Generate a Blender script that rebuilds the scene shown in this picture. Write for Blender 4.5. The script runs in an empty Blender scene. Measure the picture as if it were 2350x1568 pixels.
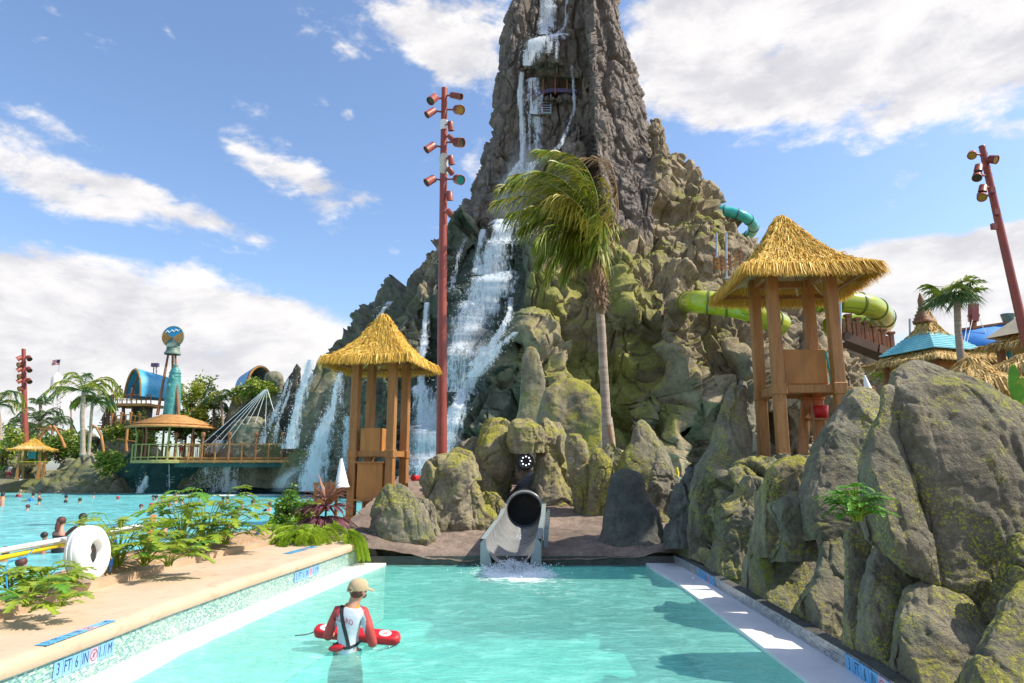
import bpy, math, random
import numpy as np
from mathutils import Vector, Matrix
R=math.radians
random.seed(7); rng=np.random.default_rng(11)
sc=bpy.context.scene; col=sc.collection
# ------------------------------------------------------------------ camera
PITCH=R(10.57); CZ=2.0; FD=1567.0
cam=bpy.data.cameras.new('camera'); camo=bpy.data.objects.new('camera',cam); col.objects.link(camo)
camo.location=(0,0,CZ); camo.rotation_euler=(R(90)+PITCH,0,0)
cam.lens=24; cam.sensor_width=36; cam.clip_start=.05; cam.clip_end=6000
sc.camera=camo
sc.view_settings.view_transform='Standard'; sc.view_settings.look='None'; sc.view_settings.gamma=1
sc.view_settings.exposure=0.82
# ------------------------------------------------------------------ sun and sky
SUN=Vector((.66,-.05,.75)).normalized()
sl=bpy.data.lights.new('sun','SUN'); sl.energy=3.7; sl.angle=R(.5); sl.color=(1,.93,.80)
so=bpy.data.objects.new('sun',sl); col.objects.link(so); so.rotation_euler=(-SUN).to_track_quat('-Z','Y').to_euler()
wd=bpy.data.worlds.new('World'); sc.world=wd; wd.use_nodes=True
def ray(px,py):
    a=(px-1175)/FD; b=-(py-784)/FD
    c,s=math.cos(PITCH),math.sin(PITCH)
    return (a, c-b*s, s+b*c)
def W(px,py,Y):
    d=ray(px,py); t=Y/d[1]; return Vector((d[0]*t,Y,CZ+d[2]*t))
def G(px,py,z=0):
    d=ray(px,py); t=(z-CZ)/d[2]; return Vector((d[0]*t,d[1]*t,z))
def mpp(px,py,Y):          # metres per photo unit at a point
    return (W(px+1,py,Y)-W(px,py,Y)).length
def azel(px,py):
    d=Vector(ray(px,py)).normalized(); return math.atan2(d.x,d.y), math.asin(d.z)
class NT:
    def __init__(s,nt): s.nt=nt; nt.nodes.clear(); s.l=nt.links.new
    def n(s,t,**k):
        o=s.nt.nodes.new(t)
        for a,v in k.items():
            if a.startswith('i_'): o.inputs[a[2:].replace('_',' ')].default_value=v
            else: setattr(o,a,v)
        return o
    def m(s,op,a,b=None,c=None,clamp=False):
        o=s.nt.nodes.new('ShaderNodeMath'); o.operation=op; o.use_clamp=clamp
        for i,v in enumerate((a,b,c)):
            if v is None: continue
            if isinstance(v,(int,float)): o.inputs[i].default_value=v
            else: s.l(v,o.inputs[i])
        return o.outputs[0]
    def ss(s,v,a,b,lo=0.,hi=1.):
        o=s.nt.nodes.new('ShaderNodeMapRange'); o.interpolation_type='SMOOTHSTEP'
        s.l(v,o.inputs[0]); o.inputs[1].default_value=a; o.inputs[2].default_value=b; o.inputs[3].default_value=lo; o.inputs[4].default_value=hi
        return o.outputs[0]
    def mix(s,f,a,b,bt='MIX'):
        o=s.nt.nodes.new('ShaderNodeMix'); o.data_type='RGBA'; o.blend_type=bt
        for i,v in ((0,f),(6,a),(7,b)):
            if isinstance(v,(int,float)): o.inputs[i].default_value=v
            elif isinstance(v,tuple): o.inputs[i].default_value=(*v,1) if len(v)==3 else v
            else: s.l(v,o.inputs[i])
        return o.outputs[2]
    def noise(s,vec,scale,detail=4,rough=.55,dist=0.):
        o=s.nt.nodes.new('ShaderNodeTexNoise'); o.inputs['Scale'].default_value=scale; o.inputs['Detail'].default_value=detail
        o.inputs['Roughness'].default_value=rough; o.inputs['Distortion'].default_value=dist
        if vec is not None: s.l(vec,o.inputs['Vector'])
        return o.outputs[0]
    def mapping(s,vec,scale=(1,1,1),loc=(0,0,0),rot=(0,0,0)):
        o=s.nt.nodes.new('ShaderNodeMapping'); s.l(vec,o.inputs[0]); o.inputs[1].default_value=loc; o.inputs[2].default_value=rot; o.inputs[3].default_value=scale
        return o.outputs[0]
def build_world():
    t=NT(wd.node_tree); tc=t.n('ShaderNodeTexCoord'); sep=t.n('ShaderNodeSeparateXYZ'); t.l(tc.outputs['Generated'],sep.inputs[0])
    sky=t.n('ShaderNodeTexSky'); sky.sky_type='NISHITA'; sky.sun_disc=False
    sky.sun_elevation=math.asin(SUN.z); sky.sun_rotation=math.atan2(SUN.x,SUN.y); sky.air_density=1.; sky.dust_density=1.2; sky.ozone_density=2.2
    az=t.m('ARCTAN2',sep.outputs[0],sep.outputs[1]); el=t.m('ARCSINE',sep.outputs[2])
    cb=t.n('ShaderNodeCombineXYZ'); t.l(az,cb.inputs[0]); t.l(el,cb.inputs[1]); v=cb.outputs[0]
    st=t.mapping(v,(3.2,6.5,1),(0,0,0),(0,0,R(-10)))
    n1=t.noise(st,1.7,9,.62,.25); n2=t.noise(t.mapping(v,(5,9,1),(3,1,2)),3.1,7,.6,.2)
    # cloud banks: photo position of the centre, half sizes, tilt, weight
    blobs=[(2000,60,620,190,4,.62),(1650,90,260,170,0,.4),(2230,190,200,100,-14,.3),(1030,70,250,95,4,.42),(1060,150,160,60,12,.25),(640,395,190,62,22,.42),(800,440,120,40,10,.2),
     (130,420,230,60,10,.5),(420,480,220,35,12,.34),(200,660,480,95,5,.42),(120,780,500,120,0,.5),(600,740,330,70,8,.3),(560,860,480,110,0,.4),(60,290,130,40,10,.25),(800,265,30,25,0,.3),(730,235,40,22,0,.2),(660,190,40,20,0,.2),
     (2150,600,330,70,0,.6),(2100,690,420,90,0,.6),(2330,540,90,40,0,.4),(1730,535,70,25,0,.35),(1100,380,60,80,0,.3),(2330,300,100,25,10,.3),(200,900,900,120,0,.45),(2000,900,900,90,0,.3),(780,120,70,25,0,.25)]
    acc=None
    for x,y,rx,ry,rot,w in blobs:
        a,e=azel(x,y); k=1/FD
        m=t.n('ShaderNodeMapping'); m.vector_type='TEXTURE'; t.l(v,m.inputs[0]); m.inputs[1].default_value=(a,e,0); m.inputs[2].default_value=(0,0,R(-rot))
        m.inputs[3].default_value=(rx*k,ry*k,1)
        ln=t.n('ShaderNodeVectorMath',operation='LENGTH'); t.l(m.outputs[0],ln.inputs[0])
        g=t.ss(ln.outputs['Value'],1.3,.2,0,w*1.2)
        acc=g if acc is None else t.m('MAXIMUM',acc,t.m('ADD',t.m('MULTIPLY',acc,.55),g)) if False else t.m('ADD',acc,g)
    acc=t.m('MINIMUM',acc,.74)
    # beyond the photo: scattered clouds everywhere else
    side=t.ss(t.m('ABSOLUTE',az),.75,1.1,0,.22)
    d=t.m('ADD',t.m('ADD',t.m('MULTIPLY',t.m('SUBTRACT',n1,.5),1.5),acc),side)
    d=t.m('ADD',d,t.m('MULTIPLY',t.m('SUBTRACT',n2,.5),.85))
    dens=t.ss(d,.17,.52,0,1)
    up=t.noise(t.mapping(v,(3.2,6.5,1),(0.0,-.22,0),(0,0,R(-10))),1.7,6,.6,.25)
    shade=t.ss(t.m('SUBTRACT',n1,up),-.18,.16,0,1)
    thick=t.ss(d,.45,.95,0,1)
    cc=t.mix(shade,(.62,.61,.64),(.93,.90,.88))
    cc=t.mix(t.m('MULTIPLY',thick,.3),cc,(.74,.72,.72))
    skyc=t.mix(1.0,sky.outputs[0],(.94,.99,1.05),'MULTIPLY')
    b1=t.n('ShaderNodeBackground'); t.l(skyc,b1.inputs[0]); b1.inputs[1].default_value=.128
    b2=t.n('ShaderNodeBackground'); t.l(cc,b2.inputs[0]); b2.inputs[1].default_value=.68
    # horizon veil
    ms=t.n('ShaderNodeMixShader'); t.l(t.m('MULTIPLY',dens,.96),ms.inputs[0]); t.l(b1.outputs[0],ms.inputs[1]); t.l(b2.outputs[0],ms.inputs[2])
    out=t.n('ShaderNodeOutputWorld'); t.l(ms.outputs[0],out.inputs[0])
build_world()
# ------------------------------------------------------------------ numpy noise
def _h(ix,iy,iz,s):
    h=(ix.astype(np.int64)*374761393+iy.astype(np.int64)*668265263+iz.astype(np.int64)*2147483647+s*1442695041)&0xffffffff
    h=((h^(h>>13))*1274126177)&0xffffffff; h=h^(h>>16); h=(h*2246822519)&0xffffffff; h^=(h>>15)
    return (h&0xffffff)/float(0xffffff)
def vnoise(p,s=0):
    i=np.floor(p); f=p-i; f=f*f*(3-2*f); i=i.astype(np.int64); x,y,z=i[...,0],i[...,1],i[...,2]; r=0
    for a in (0,1):
        wa=f[...,0] if a else 1-f[...,0]
        for b in (0,1):
            wb=f[...,1] if b else 1-f[...,1]
            for c in (0,1):
                wc=f[...,2] if c else 1-f[...,2]
                r=r+wa*wb*wc*_h(x+a,y+b,z+c,s)
    return r*2-1
def fbm(p,o=4,s=0,g=.5):
    r=0;a=1;t=0
    for k in range(o): r=r+a*vnoise(p*(2.03**k)+k*17.3,s+k); t+=a; a*=g
    return r/t
def worley(p,s=0,jit=.9):
    i=np.floor(p).astype(np.int64); f=p-i; sh=p.shape[:-1]
    f1=np.full(sh,9.);f2=np.full(sh,9.);cid=np.zeros(sh);vx=np.zeros(sh+(3,))
    for a in (-1,0,1):
        for b in (-1,0,1):
            for c in (-1,0,1):
                X,Y,Z=i[...,0]+a,i[...,1]+b,i[...,2]+c
                q=np.stack([a+.5+jit*(_h(X,Y,Z,s+1)-.5)-f[...,0],b+.5+jit*(_h(X,Y,Z,s+2)-.5)-f[...,1],c+.5+jit*(_h(X,Y,Z,s+3)-.5)-f[...,2]],-1)
                d=np.sqrt((q**2).sum(-1)); m=d<f1
                f2=np.where(m,f1,np.minimum(f2,d)); cid=np.where(m,_h(X,Y,Z,s+9),cid); vx=np.where(m[...,None],q,vx); f1=np.where(m,d,f1)
    return f1,f2,cid,vx
def sst(x,a,b):
    t=np.clip((x-a)/(b-a),0,1); return t*t*(3-2*t)
# ------------------------------------------------------------------ object helpers
def tag(o,label=None,cat=None,group=None,kind=None):
    if label: o['label']=label
    if cat: o['category']=cat
    if group: o['group']=group
    if kind: o['kind']=kind
    return o
def empty(name,loc,label=None,cat=None,group=None,rz=0):
    o=bpy.data.objects.new(name,None); col.objects.link(o); o.location=loc; o.rotation_euler=(0,0,rz); o.empty_display_size=.2
    return tag(o,label,cat,group)
def raw_mesh(name,V,F,mats=(),smooth=False,mi=None):
    V=np.asarray(V,dtype=np.float32).reshape(-1,3); me=bpy.data.meshes.new(name)
    if isinstance(F,np.ndarray):
        n=len(F); k=F.shape[1]; me.vertices.add(len(V)); me.vertices.foreach_set('co',V.ravel())
        me.loops.add(n*k); me.loops.foreach_set('vertex_index',F.astype(np.int32).ravel())
        me.polygons.add(n); me.polygons.foreach_set('loop_start',np.arange(0,n*k,k,dtype=np.int32)); 
        me.update(calc_edges=True)
    else:
        me.from_pydata([tuple(map(float,v)) for v in V],[],[tuple(f) for f in F])
    for m in (mats if isinstance(mats,(list,tuple)) else [mats]): me.materials.append(m)
    if mi is not None: me.polygons.foreach_set('material_index',np.asarray(mi,dtype=np.int32))
    if smooth is not False:
        a=np.ones(len(me.polygons),dtype=bool) if smooth is True else np.asarray(smooth,dtype=bool); me.polygons.foreach_set('use_smooth',a)
    me.update(); return me
def obj(name,me,parent=None,loc=None):
    o=bpy.data.objects.new(name,me); col.objects.link(o)
    if parent is not None: o.parent=parent
    if loc is not None: o.location=loc
    return o
class MB:
    def __init__(s): s.v=[]; s.f=[]; s.m=[]; s.s=[]; s.mi=0; s.sm=False
    def add(s,vs,fs,sm=None):
        b=len(s.v); s.v.extend([tuple(v) for v in vs]); s.f.extend([tuple(i+b for i in f) for f in fs]); s.m.extend([s.mi]*len(fs)); s.s.extend([s.sm if sm is None else sm]*len(fs)); return s
    def box(s,c,d,rot=None,bev=0.0,taper=1.0):
        c=Vector(c); x,y,z=[k/2 for k in d]; vs=[]; 
        if bev<=0:
            for a,b,e in ((-1,-1,-1),(1,-1,-1),(1,1,-1),(-1,1,-1),(-1,-1,1),(1,-1,1),(1,1,1),(-1,1,1)):
                t=taper if e>0 else 1; vs.append(Vector((a*x*t,b*y*t,e*z)))
            fs=[(3,2,1,0),(4,5,6,7),(0,1,5,4),(1,2,6,5),(2,3,7,6),(3,0,4,7)]
        else:
            bv=min(bev,x*.9,y*.9,z*.9); rings=[]
            def ring(ix,iy,zz): return [Vector(p) for p in ((-ix+bv,-iy,zz),(ix-bv,-iy,zz),(ix,-iy+bv,zz),(ix,iy-bv,zz),(ix-bv,iy,zz),(-ix+bv,iy,zz),(-ix,iy-bv,zz),(-ix,-iy+bv,zz))]
            def ring2(zz): return [Vector((max(-x+bv,min(x-bv,p.x)),max(-y+bv,min(y-bv,p.y)),zz)) for p in ring(x,y,0)]
            for r in (ring2(-z),ring(x,y,-z+bv),ring(x,y,z-bv),ring2(z)): vs+=r
            fs=[]
            for k in range(3):
                for i in range(8): j=(i+1)%8; fs.append((k*8+i,k*8+j,k*8+8+j,k*8+8+i))
            # caps of inset rings
            fs.append(tuple(range(7,-1,-1))); fs.append(tuple(range(24,32)))
        M=rot if rot is not None else Matrix.Identity(3)
        return s.add([c+M@v for v in vs],fs,False)
    def beam(s,a,b,w,h=None,up=(0,0,1),bev=0,taper=1.0):
        a,b=Vector(a),Vector(b); d=b-a; L=d.length; z=d.normalized(); x=Vector(up).cross(z)
        if x.length<1e-3: x=Vector((1,0,0)).cross(z) if abs(z.x)<.9 else Vector((0,1,0)).cross(z)
        x.normalize(); y=z.cross(x); M=Matrix((x,y,z)).transposed()
        return s.box((a+b)/2,(w,h or w,L),M,bev,taper)
    def tube(s,pts,rad,n=10,cap=True,sm=True,flat=1.0,closed=False):
        pts=[Vector(p) for p in pts]; N=len(pts); rad=[rad]*N if isinstance(rad,(int,float)) else rad; vs=[];fs=[]
        up=None
        for i,p in enumerate(pts):
            a=pts[max(i-1,0)]; b=pts[min(i+1,N-1)]
            if closed: a=pts[(i-1)%N]; b=pts[(i+1)%N]
            t=(b-a).normalized()
            if up is None: up=Vector((0,0,1)) if abs(t.z)<.9 else Vector((1,0,0))
            x=up.cross(t)
            if x.length<1e-4: x=Vector((0,1,0)).cross(t)
            x.normalize(); y=t.cross(x).normalized(); up=y
            for k in range(n):
                q=2*math.pi*k/n; vs.append(p+x*math.cos(q)*rad[i]+y*math.sin(q)*rad[i]*flat)
        for i in range(N if closed else N-1):
            i2=(i+1)%N
            for k in range(n): k2=(k+1)%n; fs.append((i*n+k,i*n+k2,i2*n+k2,i2*n+k))
        s.add(vs,fs,sm)
        if cap and not closed:
            s.add(vs[:n],[tuple(range(n-1,-1,-1))],False); s.add(vs[-n:],[tuple(range(n))],False)
        return s
    def lathe(s,prof,c=(0,0,0),n=20,sm=True,axis=None,rot=None,a0=0,a1=2*math.pi):
        c=Vector(c); vs=[];fs=[]; full=abs(a1-a0-2*math.pi)<1e-6; m=n if full else n+1; M=rot if rot is not None else Matrix.Identity(3)
        for r,z in prof:
            for k in range(m):
                q=a0+(a1-a0)*k/n; vs.append(c+M@Vector((r*math.cos(q),r*math.sin(q),z)))
        for i in range(len(prof)-1):
            for k in range(n if full else n): 
                k2=(k+1)%m; fs.append((i*m+k,i*m+k2,(i+1)*m+k2,(i+1)*m+k))
        return s.add(vs,fs,sm)
    def ball(s,c,r,n=12,sc3=(1,1,1),rot=None):
        M=rot if rot is not None else Matrix.Identity(3); c=Vector(c); vs=[];fs=[]; h=n//2+1
        for i in range(h+1):
            a=math.pi*i/h
            for k in range(n):
                q=2*math.pi*k/n; vs.append(c+M@Vector((r*sc3[0]*math.sin(a)*math.cos(q),r*sc3[1]*math.sin(a)*math.sin(q),r*sc3[2]*math.cos(a))))
        for i in range(h):
            for k in range(n): k2=(k+1)%n; fs.append((i*n+k,(i+1)*n+k,(i+1)*n+k2,i*n+k2))
        return s.add(vs,fs,True)
    def prism(s,poly,z0,z1):
        n=len(poly); vs=[(p[0],p[1],z0) for p in poly]+[(p[0],p[1],z1) for p in poly]
        fs=[tuple(range(n,2*n)),tuple(range(n-1,-1,-1))]+[(i,(i+1)%n,n+(i+1)%n,n+i) for i in range(n)]
        return s.add(vs,fs,False)
    def quad(s,a,b,c,d,sm=False): return s.add([a,b,c,d],[(0,1,2,3)],sm)
    def build(s,name,mats,parent=None,org=None,top=None):
        o=Vector(org) if org is not None else (parent.location.copy() if parent is not None and parent.type=='EMPTY' else Vector((0,0,0)))
        V=np.array([tuple(v) for v in s.v],dtype=np.float32)-np.array(tuple(o),dtype=np.float32)
        me=raw_mesh(name,V,s.f,mats,s.s,s.m)
        return obj(name,me,parent,None if parent is not None else o)
def world_org(o):                 # where a part's own origin stands (parts keep local zero under their thing)
    return o.parent.location if o.parent else o.location
def children(o): return [c for c in o.children]
def copy_tree(o,parent=None):
    c=o.copy(); col.objects.link(c)
    if parent is not None: c.parent=parent
    for ch in list(o.children): copy_tree(ch,c)
    return c
# ------------------------------------------------------------------ materials
def newmat(name):
    m=bpy.data.materials.new(name); m.use_nodes=True; return m,NT(m.node_tree)
def finish(t,bs):
    o=t.n('ShaderNodeOutputMaterial'); t.l(bs.outputs[0],o.inputs[0])
def pm(name,c1,c2=None,scale=3.,rough=.6,bump=0.,bscale=None,stretch=(1,1,1),metal=0.,c3=None,spec=.5,coat=0,trans=0.):
    m,t=newmat(name); bs=t.n('ShaderNodeBsdfPrincipled'); tc=t.n('ShaderNodeTexCoord'); v=t.mapping(tc.outputs['Object'],stretch)
    if c2 is None: c2=tuple(min(1,k*.72) for k in c1)
    n=t.noise(v,scale,6,.62); c=t.mix(t.ss(n,.32,.68),c1,c2)
    if c3 is not None: c=t.mix(t.ss(t.noise(v,scale*3.7,3,.6),.56,.68),c,c3)
    t.l(c,bs.inputs['Base Color']); bs.inputs['Metallic'].default_value=metal; bs.inputs['Specular IOR Level'].default_value=spec
    t.l(t.ss(t.noise(v,scale*2.3,4,.6),.3,.7,rough*.85,min(1,rough*1.15)),bs.inputs['Roughness']); bs.inputs['Coat Weight'].default_value=coat
    if bump>0:
        b=t.n('ShaderNodeBump'); b.inputs['Strength'].default_value=min(1,bump); b.inputs['Distance'].default_value=.02*max(1,bump)
        t.l(t.noise(v,bscale or scale*6,6,.65),b.inputs['Height']); t.l(b.outputs[0],bs.inputs['Normal'])
    if trans>0:
        tr=t.n('ShaderNodeBsdfTranslucent'); t.l(c,tr.inputs[0]); ms=t.n('ShaderNodeMixShader'); ms.inputs[0].default_value=trans
        t.l(bs.outputs[0],ms.inputs[1]); t.l(tr.outputs[0],ms.inputs[2]); finish(t,ms)
    else: finish(t,bs)
    return m
def rockmat(name,dark,light,moss1,moss2,k=1.,mossy=.5,bump=.6,attr=False,dist=.05,teal=None,zup=.35,lichen=0.):
    """rock: mottled stone, moss that prefers upward faces, lichen specks; attr reads per-vertex moss and wet patches"""
    m,t=newmat(name); bs=t.n('ShaderNodeBsdfPrincipled'); tc=t.n('ShaderNodeTexCoord'); g=t.n('ShaderNodeNewGeometry'); v=g.outputs['Position']
    sp=t.n('ShaderNodeSeparateXYZ'); t.l(g.outputs['Normal'],sp.inputs[0])
    st=t.mapping(v,(1,1,.8))
    n1=t.noise(v,.9*k,7,.65,.3); n2=t.noise(st,3.1*k,6,.7); n3=t.noise(v,14*k,5,.7); n4=t.noise(v,.45*k,4,.6,.5)
    c=t.mix(t.ss(n2,.3,.7),dark,light); c=t.mix(t.ss(n3,.35,.75,0,.55),c,tuple(min(1,q*1.35) for q in light))
    if teal is not None: c=t.mix(t.ss(n1,.5,.68,0,.75),c,teal)
    c=t.mix(t.ss(n4,.38,.62,.0,.45),c,tuple(q*.55 for q in dark)); c=t.mix(t.ss(n1,.56,.72,0,.5),c,tuple(min(1,q*1.25) for q in light))
    lich=lichen
    mk=t.m('ADD',t.m('MULTIPLY',t.m('SUBTRACT',n4,.5),1.6),t.m('MULTIPLY',sp.outputs[2],zup))
    mk=t.m('ADD',mk,t.m('MULTIPLY',t.m('SUBTRACT',n3,.5),.9)); mk=t.m('ADD',mk,t.m('MULTIPLY',t.m('SUBTRACT',n2,.5),.7))
    if attr:
        at=t.n('ShaderNodeAttribute'); at.attribute_name='paint'; sx=t.n('ShaderNodeSeparateXYZ'); t.l(at.outputs['Vector'],sx.inputs[0])
        mk=t.m('ADD',mk,t.m('SUBTRACT',t.m('MULTIPLY',sx.outputs[0],1.3),.65))
    mf=t.ss(mk,.62-mossy,.92-mossy)
    mc=t.mix(t.ss(n3,.3,.7),moss1,moss2); mc=t.mix(t.ss(n1,.35,.65,0,.5),mc,tuple(q*.6 for q in moss1))
    c=t.mix(t.m('MULTIPLY',mf,.88),c,mc)
    if lichen>0:
        lm=t.m('MULTIPLY',t.ss(t.noise(v,38,3,.6),.50,.60),t.ss(t.m('ADD',t.noise(t.mapping(v,(1,1,.7),(9,2,4)),1.1,4,.65,.6),t.m('MULTIPLY',t.noise(v,6,3,.6),.35)),.62,.76)); c=t.mix(t.m('MULTIPLY',lm,lichen),c,(.46,.44,.04))
    if attr:
        c=t.mix(t.m('MULTIPLY',sx.outputs[1],.9),c,t.mix(t.ss(n2,.3,.7),(.045,.075,.06),(.10,.14,.095)))
        sp_=t.mix(t.ss(n2,.3,.7),(.13,.112,.096),(.32,.268,.225)); sp_=t.mix(t.ss(n1,.35,.7,0,.6),sp_,(.10,.088,.08))
        c=t.mix(sx.outputs[2],c,sp_)
        t.l(t.ss(sx.outputs[1],0,1,.85,.45),bs.inputs['Roughness'])
    else: bs.inputs['Roughness'].default_value=.85
    t.l(c,bs.inputs['Base Color']); bs.inputs['Specular IOR Level'].default_value=.3
    b=t.n('ShaderNodeBump'); b.inputs['Strength'].default_value=bump; b.inputs['Distance'].default_value=dist
    h=t.m('ADD',n3,t.m('ADD',t.m('MULTIPLY',n2,1.2),t.m('MULTIPLY',t.noise(v,45*k,3,.7),.45))); t.l(h,b.inputs['Height']); t.l(b.outputs[0],bs.inputs['Normal'])
    finish(t,bs); return m
M={}
M['mount']=rockmat('volcano_rock',(.15,.12,.08),(.42,.335,.21),(.18,.185,.035),(.38,.355,.08),.42,.44,.8,True,.16)
M['boulder']=rockmat('boulder_rock',(.12,.11,.08),(.31,.27,.195),(.20,.21,.035),(.38,.36,.05),1.2,.36,.9,False,.06,(.10,.145,.09),lichen=.9)
M['mossboulder']=rockmat('mossy_boulder_rock',(.13,.105,.07),(.36,.30,.20),(.24,.23,.035),(.42,.38,.05),1.2,.52,.9,False,.06,lichen=.9)
M['apron']=rockmat('apron_rock',(.12,.09,.07),(.27,.20,.155),(.38,.20,.14),(.42,.16,.09),1.1,.0,.5,False,.03)
M['greyrock']=rockmat('dark_rock',(.06,.06,.055),(.15,.14,.12),(.10,.11,.04),(.15,.16,.04),1.2,.18,.7,False,.05,(.06,.09,.08))
M['darkrock']=rockmat('dark_shade_rock',(.035,.032,.027),(.09,.08,.06),(.06,.06,.02),(.09,.09,.02),1.,.05,.5)  # the horn's own dark stone; on the grotto back it paints shade
M['hillrock']=rockmat('hill_rock',(.10,.10,.065),(.27,.25,.17),(.12,.14,.04),(.22,.23,.07),.5,.48,.6,False,.1)
M['tealrock']=rockmat('shaded_teal_rock',(.022,.07,.07),(.045,.12,.11),(.03,.10,.08),(.05,.12,.07),.5,.2,.5,False,.08)  # teal darkened so the colour carries the shade under the bridge
M['red']=pm('red_brown_paint',(.31,.06,.035),(.24,.045,.03),1.2,.42,.15,30)
M['redd']=pm('lamp_red_paint',(.28,.06,.04),(.20,.045,.03),3,.45)
M['wood']=pm('orange_stained_wood',(.40,.185,.05),(.29,.125,.035),2.0,.6,.35,24,(6,6,.6),c3=(.24,.10,.03))
M['woodp']=pm('orange_stained_panel',(.46,.20,.045),(.35,.15,.035),1.5,.6,.25,20,(3,3,.7))
M['woodd']=pm('dark_brown_timber',(.13,.065,.035),(.08,.04,.025),3,.7,.3,20,(4,4,1))
M['soffit']=pm('pale_yellow_boards',(.62,.50,.28),(.50,.40,.22),2,.7,.2,12,(10,1,1))
M['white']=pm('white_plaster',(.82,.80,.76),(.74,.72,.68),2,.55,.1,20)
M['ledge']=pm('painted_ledge',(.74,.73,.72),(.66,.65,.65),1.4,.6,.15,40)
M['deck']=pm('peach_concrete',(.58,.43,.30),(.51,.37,.25),1.1,.8,.35,60,c3=(.46,.33,.22))
M['sand']=pm('planter_sand',(.46,.29,.15),(.33,.20,.10),3.4,.95,1.6,26,c3=(.56,.40,.24))
M['stone']=pm('kerb_stone',(.52,.38,.25),(.42,.29,.18),1.5,.85,.5,25)
M['grey']=pm('slide_grey_gelcoat',(.27,.27,.265),(.21,.22,.22),1.4,.3,.05,8,c3=(.32,.32,.31),spec=.6)
M['greyside']=pm('slide_side_grey',(.27,.31,.31),(.22,.27,.27),1.,.4)
M['black']=pm('matte_black',(.012,.012,.013),(.02,.02,.02),3,.6)
M['steel']=pm('galvanised_steel',(.45,.47,.5),(.36,.38,.4),3,.35,metal=.8)
M['plastic']=pm('white_plastic',(.82,.81,.79),(.74,.73,.70),2,.35,.05,10)
M['yellow']=pm('yellow_paint',(.80,.60,.02),(.7,.5,.02),2,.4)
M['redp']=pm('red_foam',(.60,.014,.022),(.48,.012,.018),5,.45,.15,40)
M['bluec']=pm('blue_panel',(.02,.22,.48),(.02,.30,.55),1.5,.4,.1,6)
M['lbluec']=pm('light_blue_panel',(.10,.42,.62),(.05,.30,.50),1.2,.35,.1,6)
M['tealpanel']=pm('teal_wood',(.05,.33,.33),(.04,.25,.26),2,.6)
M['copper']=pm('teal_patina',(.04,.22,.22),(.10,.34,.30),2.2,.5,.6,12,c3=(.02,.10,.11))
M['bell']=pm('grey_green_patina',(.20,.27,.22),(.10,.16,.14),2.5,.55,.5,12)
M['olive']=pm('olive_pole_paint',(.34,.33,.10),(.26,.24,.08),2,.6)
M['orange']=pm('orange_timber',(.50,.23,.06),(.36,.15,.04),2.5,.65,.3,16)
M['dorange']=pm('rust_timber',(.30,.12,.05),(.20,.08,.035),2.5,.65,.3,16)
M['slat']=pm('layered_roof_timber',(.52,.27,.085),(.36,.17,.05),2.0,.7,.5,14,c3=(.28,.13,.04))
M['lime']=pm('lime_slide',(.42,.46,.02),(.36,.42,.015),.9,.22,coat=.5)
M['limed']=pm('lime_slide_rib',(.13,.15,.02),(.10,.12,.02),2,.5)
M['teal']=pm('teal_slide',(.015,.36,.33),(.02,.42,.38),.9,.22,coat=.5)
M['teald']=pm('teal_slide_rib',(.02,.10,.11),(.02,.08,.09),2,.5)
M['purple']=pm('purple_rail',(.10,.07,.17),(.08,.06,.14),2,.5)
M['palegreen']=pm('pale_green_plaster',(.36,.50,.42),(.30,.42,.36),2,.7)
M['skin']=pm('skin',(.52,.27,.17),(.45,.22,.13),5,.5)
M['skin2']=pm('tanned_skin',(.38,.18,.10),(.32,.15,.08),5,.5)
M['skin3']=pm('sunburnt_skin',(.60,.28,.19),(.5,.22,.15),5,.5)
M['hair']=pm('dark_hair',(.02,.013,.01),(.035,.02,.015),12,.5,.6,40)
M['hairr']=pm('auburn_hair',(.12,.03,.02),(.08,.02,.015),12,.5,.6,40)
M['cap']=pm('khaki_cap',(.50,.37,.22),(.43,.31,.18),9,.8,.3,90)
M['shirt']=pm('shaded_white_vest',(.50,.55,.61),(.42,.48,.55),7,.6,.4,14)  # white cloth tinted blue-grey, the shade on the back put into its colour
M['sleeve']=pm('red_rash_sleeve',(.50,.06,.05),(.40,.04,.04),7,.6,.4,14)
M['cloth_r']=pm('red_cloth',(.5,.05,.06),None,6,.7); M['cloth_b']=pm('blue_cloth',(.03,.22,.6),None,6,.7)
M['cloth_k']=pm('black_cloth',(.02,.02,.025),None,6,.6); M['cloth_t']=pm('turquoise_cloth',(.03,.4,.42),None,6,.7); M['cloth_w']=pm('white_cloth',(.7,.7,.72),None,6,.7)
M['navy']=pm('navy_lettering',(.01,.02,.07),(.015,.03,.09),8,.4); M['tilebl']=pm('light_blue_tile',(.20,.40,.66),(.17,.36,.62),8,.25); M['tilebr']=pm('bright_blue_tile',(.12,.45,.75),(.10,.38,.68),8,.25)
M['pink']=pm('lilac_tile',(.55,.45,.58),None,8,.3); M['letterred']=pm('dark_red_lettering',(.34,.04,.05),None,8,.5)
M['orangetrim']=pm('orange_trim',(.85,.32,.02),None,8,.6); M['tinwhite']=pm('cream_plastic_wrap',(.62,.58,.48),(.5,.47,.4),4,.4,.5,8)
M['amber']=pm('amber_lens',(.45,.28,.03),(.3,.18,.02),30,.2,spec=.8); M['glassg']=pm('green_lens',(.02,.36,.28),(.02,.25,.2),30,.15); M['glassk']=pm('dark_lens',(.06,.07,.03),(.03,.03,.02),30,.15)
M['sail']=pm('blue_sail',(.01,.17,.55),(.02,.24,.66),1.2,.6,.5,5); M['tealroof']=pm('teal_roof_boards',(.13,.42,.50),(.20,.52,.58),1.6,.5)
M['tan']=pm('tan_roof_cloth',(.62,.50,.34),(.52,.42,.28),1.5,.8)
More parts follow.
